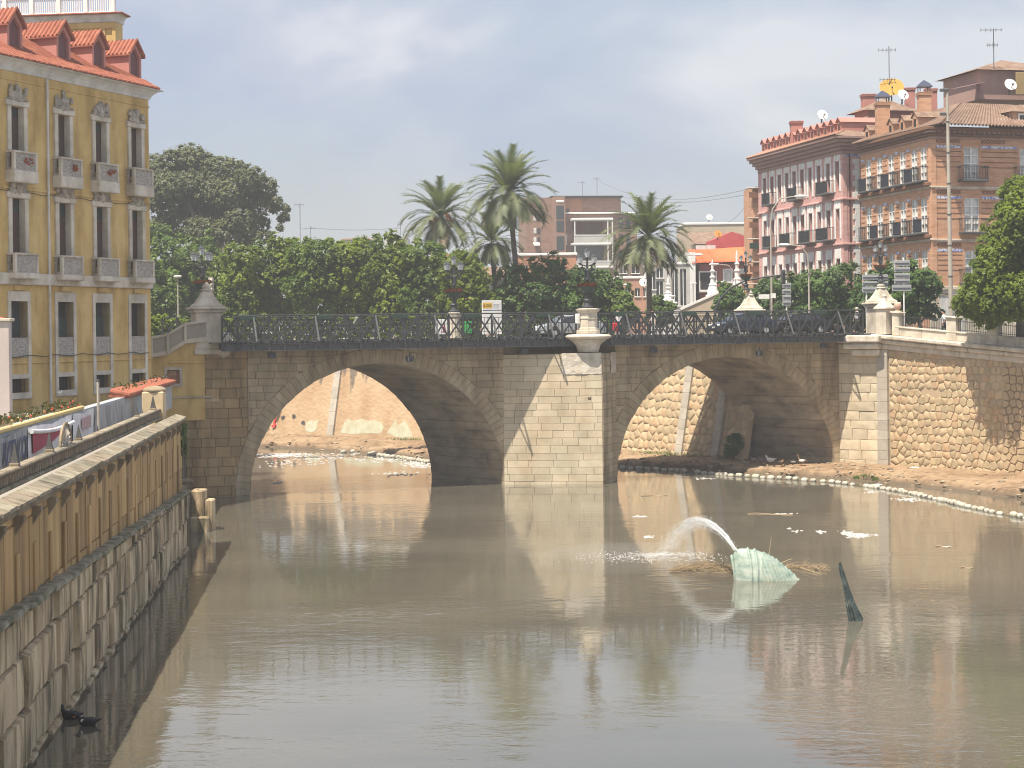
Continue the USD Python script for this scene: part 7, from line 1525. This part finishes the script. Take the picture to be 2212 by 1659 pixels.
driftwood('thin floating branch left of the scattered foam', (1615, 1110), (1712, 1112)); driftwood('thin floating stick in front of the grey pilaster reflection', (2020, 1181), (2052, 1182)); driftwood('short floating stick at far right', (2074, 1227), (2100, 1227)); driftwood('dark floating stick right of the pier', (1385, 1072), (1440, 1070))
# buoy lines
M_buoy = M('weathered_white_buoy', [(.35, (.30, .27, .20)), (.6, (.48, .46, .39))], scale=5, bump=.15); M_rope = M('dirty_rope', (.17, .15, .11))
def resample(pts, spacing):
    pts = np.array(pts, float); d = np.r_[0, np.cumsum(np.linalg.norm(np.diff(pts, axis=0), axis=1))]; s = []; x = 0
    while x < d[-1]: s.append(x); x += spacing * R.uniform(.9, 1.1)
    return np.stack([np.interp(s, d, pts[:, k]) for k in range(3)], 1)
by0 = None
def buoy(label, p, rot, sc, grp):
    global by0
    if by0 is None:
        by0 = thing('float_buoy', label, 'buoy', p, rot, grp)
        obj('float', MB().lathe([(.0, -.31), (.13, -.29), (.185, -.2), (.20, 0), (.185, .2), (.13, .29), (0, .31)], 14).get() if False else (lambda vf: (vf[0][:, [2, 0, 1]] * [1, 1, .86], vf[1]))(MB().lathe([(.01, -.23), (.12, -.215), (.175, -.15), (.19, 0), (.175, .15), (.12, .215), (.01, .23)], 14).get()), M_buoy, by0, smooth=45)
        obj('collar', MB().tube([(-.27, 0, .0), (.27, 0, .0)], .05, 8), M_rope, by0)
    else: copy(by0, label, p, rot, grp, scale=sc)
line = [gp(px, py) for px, py in ((1345, 1013), (1450, 1017), (1575, 1028), (1700, 1036), (1800, 1043), (1880, 1053), (1950, 1064), (2010, 1077), (2080, 1094), (2140, 1107), (2200, 1118), (2290, 1140))]
bp = resample(line, .66)
bp = bp[[i for i in range(len(bp)) if i not in (9, 31, 58)]] + np.column_stack([[R.uniform(-.05, .05) for _ in range(len(bp) - 3)], [R.uniform(-.06, .06) for _ in range(len(bp) - 3)], [R.uniform(-.04, .03) for _ in range(len(bp) - 3)]])
for i in range(len(bp)):
    d = bp[min(i + 1, len(bp) - 1)] - bp[max(i - 1, 0)]; sh = bp[i][0] / bp[i][1] < .118; buoy('dull float of the long buoy line lying in the shade of the right arch' if sh else 'white sunlit float of the long buoy line curving before the right bank', bp[i] + [0, 0, .06], math.atan2(d[1], d[0]) + R.uniform(-.5, .5), R.uniform(.74, 1.12), 'shaded floats of the right buoy line' if sh else 'sunlit floats of the right buoy line')
t = thing('buoy_rope', 'rope joining the floats of the buoy line on the right', 'rope'); obj('rope', MB().tube(np.array(line) + [0, 0, .03], .02, 5), M_rope, t)
line2 = [gp(px, py) for px, py in ((742, 978), (790, 976.5), (820, 978), (800, 982), (840, 988), (862, 990), (890, 995), (925, 1000))]; bp = resample(line2, .8)
for i in range(len(bp)): buoy('white float on the short buoy line seen through the left arch', bp[i] + [0, 0, .06], R.uniform(0, 3), 1.15, 'floats seen through the left arch')
# birds
def duck(label, p, rot, mat, wing, neck=.28, head=None, sc=1.0, stand=False, name='duck', cat='duck', beak=None):
    t = thing(name, label, cat, p, rot); h = .16 if stand else -.02
    S = lambda x, y, z, r: m3.Manifold.sphere(r * sc, 12).translate((x * sc, y * sc, (z + h) * sc))
    b = m3.Manifold.batch_hull([S(-.14, 0, .10, .085), S(.08, 0, .11, .115), S(0, 0, .07, .11)]) + m3.Manifold.batch_hull([S(-.16, 0, .12, .05), S(-.31, 0, .16, .018)]) + m3.Manifold.batch_hull([S(.13, 0, .14, .07), S(.19, 0, .14 + neck * .55, .04)]) + m3.Manifold.batch_hull([S(.19, 0, .14 + neck * .55, .04), S(.20, 0, .12 + neck, .04)]) + m3.Manifold.batch_hull([S(.20, 0, .13 + neck, .045), S(.245, 0, .12 + neck, .032)])
    m = b.refine_to_length(.03).to_mesh(); tm_ = trimesh.Trimesh(m.vert_properties[:, :3], m.tri_verts); trimesh.smoothing.filter_taubin(tm_, iterations=6); obj('body', tm_, mat, t, smooth=True)
    obj('beak', MB().bar(((.26) * sc, 0, (.12 + neck + h) * sc), (.33 * sc, 0, (.10 + neck + h) * sc), .03 * sc, .02 * sc), beak or M_beak, t)
    for s in (-1, 1):
        obj('wing', MB().ell((-.03 * sc, s * .10 * sc, (.13 + h) * sc), (.16 * sc, .03 * sc, .07 * sc), 2), wing, t, smooth=40); obj('eye', MB().ell((.225 * sc, s * .04 * sc, (.145 + neck + h) * sc), (.009, .006, .009), 1), mat_dark, t)
        if stand: obj('leg', MB().bar((0, s * .05 * sc, .02), (0.01, s * .05 * sc, h * sc + .03), .016).box(-.01, .07 * sc, s * .05 * sc - .025, s * .05 * sc + .025, .0, .012), M_beak, t)
M_beak = M('orange_beak', (.50, .16, .05)); M_blackf = M('black_feathers', (.018, .02, .022), rough=.5); M_whitef = M('white_feathers', (.70, .68, .64)); M_brownf = M('brown_feathers', [(.4, (.10, .065, .04)), (.6, (.24, .17, .11))], scale=12); M_greyf = M('grey_feathers', (.20, .18, .165))
duck('black duck swimming in the lower left shade, the left one', gp(152, 1553), PI * .97, M_blackf, M_blackf, .2, sc=1.05); duck('black duck with white wing patch swimming in the lower left shade, the right one', gp(189, 1567), .05 + PI, M_blackf, M_blackf, .12, sc=1.05)
bz = .44
duck('white goose standing on the earth bank', gp(1664, 1004, bz), PI * .9, M_whitef, M_whitef, .17, sc=1.25, stand=True, name='goose', cat='goose'); duck('brown duck crouching right of the white goose', gp(1689, 1007, bz), 1.0, M_brownf, M_brownf, .1, sc=1.0, stand=True); duck('black duck with white breast on the bank', gp(1713, 1008.5, bz), PI * .95, M_blackf, M_greyf, .12, sc=1.1, stand=True); duck('grey brown duck standing upright at the right of the group', gp(1732, 1006, bz), PI * .85, M_brownf, M_whitef, .3, sc=1.15, stand=True)
duck('grey duck resting in the shade under the right arch, left', gp(1628, 1001, .5), 2.6, M_greyf, M_greyf, .14, sc=1.0, stand=True); duck('grey duck resting in the shade under the right arch, right', gp(1645, 1001.5, .5), 2.9, M_greyf, M_greyf, .14, sc=1.0, stand=True); duck('grey duck perched on the buoy line at the edge of the shade', gp(1534, 1023, 0) + [0, 0, .18], 2.2, M_greyf, M_greyf, .25, sc=.9, stand=True)
q = gp(189, 1567); t_ = stage.GetPrimAtPath('/World/duck_001')
obj('wing_patch', MB().ell((.10, .105, .135), (.05, .02, .045), 2).ell((.10, -.105, .135), (.05, .02, .045), 2), M_whitef, t_, smooth=40)
# shrub and weeds under the bridge
q = gp(1585, 992, .5); tree('dark shrub growing at the foot of the far wall under the right arch', (q[0], q[1], .45), 1.7, 1.0, lf_dark, 2600, .11, 500, cat='shrub', name='shrub', trunk_h=.12, nb=7)
def weeds(label, spots, n, seed):
    g = np.random.default_rng(seed); mb = MB()
    for (px, py, rx, z) in spots:
        for k in range(n):
            p = gp(px + g.normal() * rx, py + g.normal() * 1.0, z); a = g.uniform(0, 6.28); h = g.uniform(.08, .26); d = np.array([math.cos(a), math.sin(a), 0]); mb.add([p - d * .02, p + d * .02, p + [g.normal() * .08, g.normal() * .08, h]], [[0, 1, 2]])
    return tag(obj('weeds', mb, lf_light), label, 'weeds', kind='stuff')
weeds('strips of green weeds along the foot of the far wall', [(1410, 979, 26, .6), (1450, 982, 20, .6), (1520, 986, 18, .55), (1555, 988, 10, .55), (880, 950, 20, .75)], 170, 8); weeds('small green weeds on the scarp of the earth bank', [(1870, 1029, 7, .28), (1925, 1031, 4, .26), (1892, 1036, 4, .15), (1850, 1034, 3, .18)], 90, 9)
litter = thing('litter', 'white plastic scrap lying at the foot of the embankment wall', 'litter', gp(1976, 1011, .52)); obj('scrap', MB().ell((0, 0, .03), (.3, .12, .05), 2), M_whitef, litter, smooth=40)
litter = thing('litter', 'white scrap floating at the edge of the bank', 'litter', gp(1896, 1049, .02)); obj('scrap', MB().ell((0, 0, .04), (.28, .1, .07), 2), M_whitef, litter, smooth=40)
mm_ = usdkit.material(stage, '/World/Looks/spray_mist', {'v': ('principled_volume', {'color': (.95, .95, .95), 'density': .055})}, [], volume='v.volume')
q = gp(1385, 1203); obj('spray_mist', MB().ell((q[0] - .6, q[1] - .4, .22), (3.6, 1.5, .42), 3), mm_, label='faint mist drifting from where the jet strikes the water', cat='mist', kind='stuff')
# the air
HZ = 0.0007
if HZ > 0:
    hm = usdkit.material(stage, '/World/Looks/thin_haze', {'v': ('principled_volume', {'color': (.90, .90, .90), 'density': HZ, 'anisotropy': .25})}, [], volume='v.volume')
    h = obj('haze', MB().box(-4300, 4300, -4300, 4300, -3.4, 70), hm, kind='stuff')
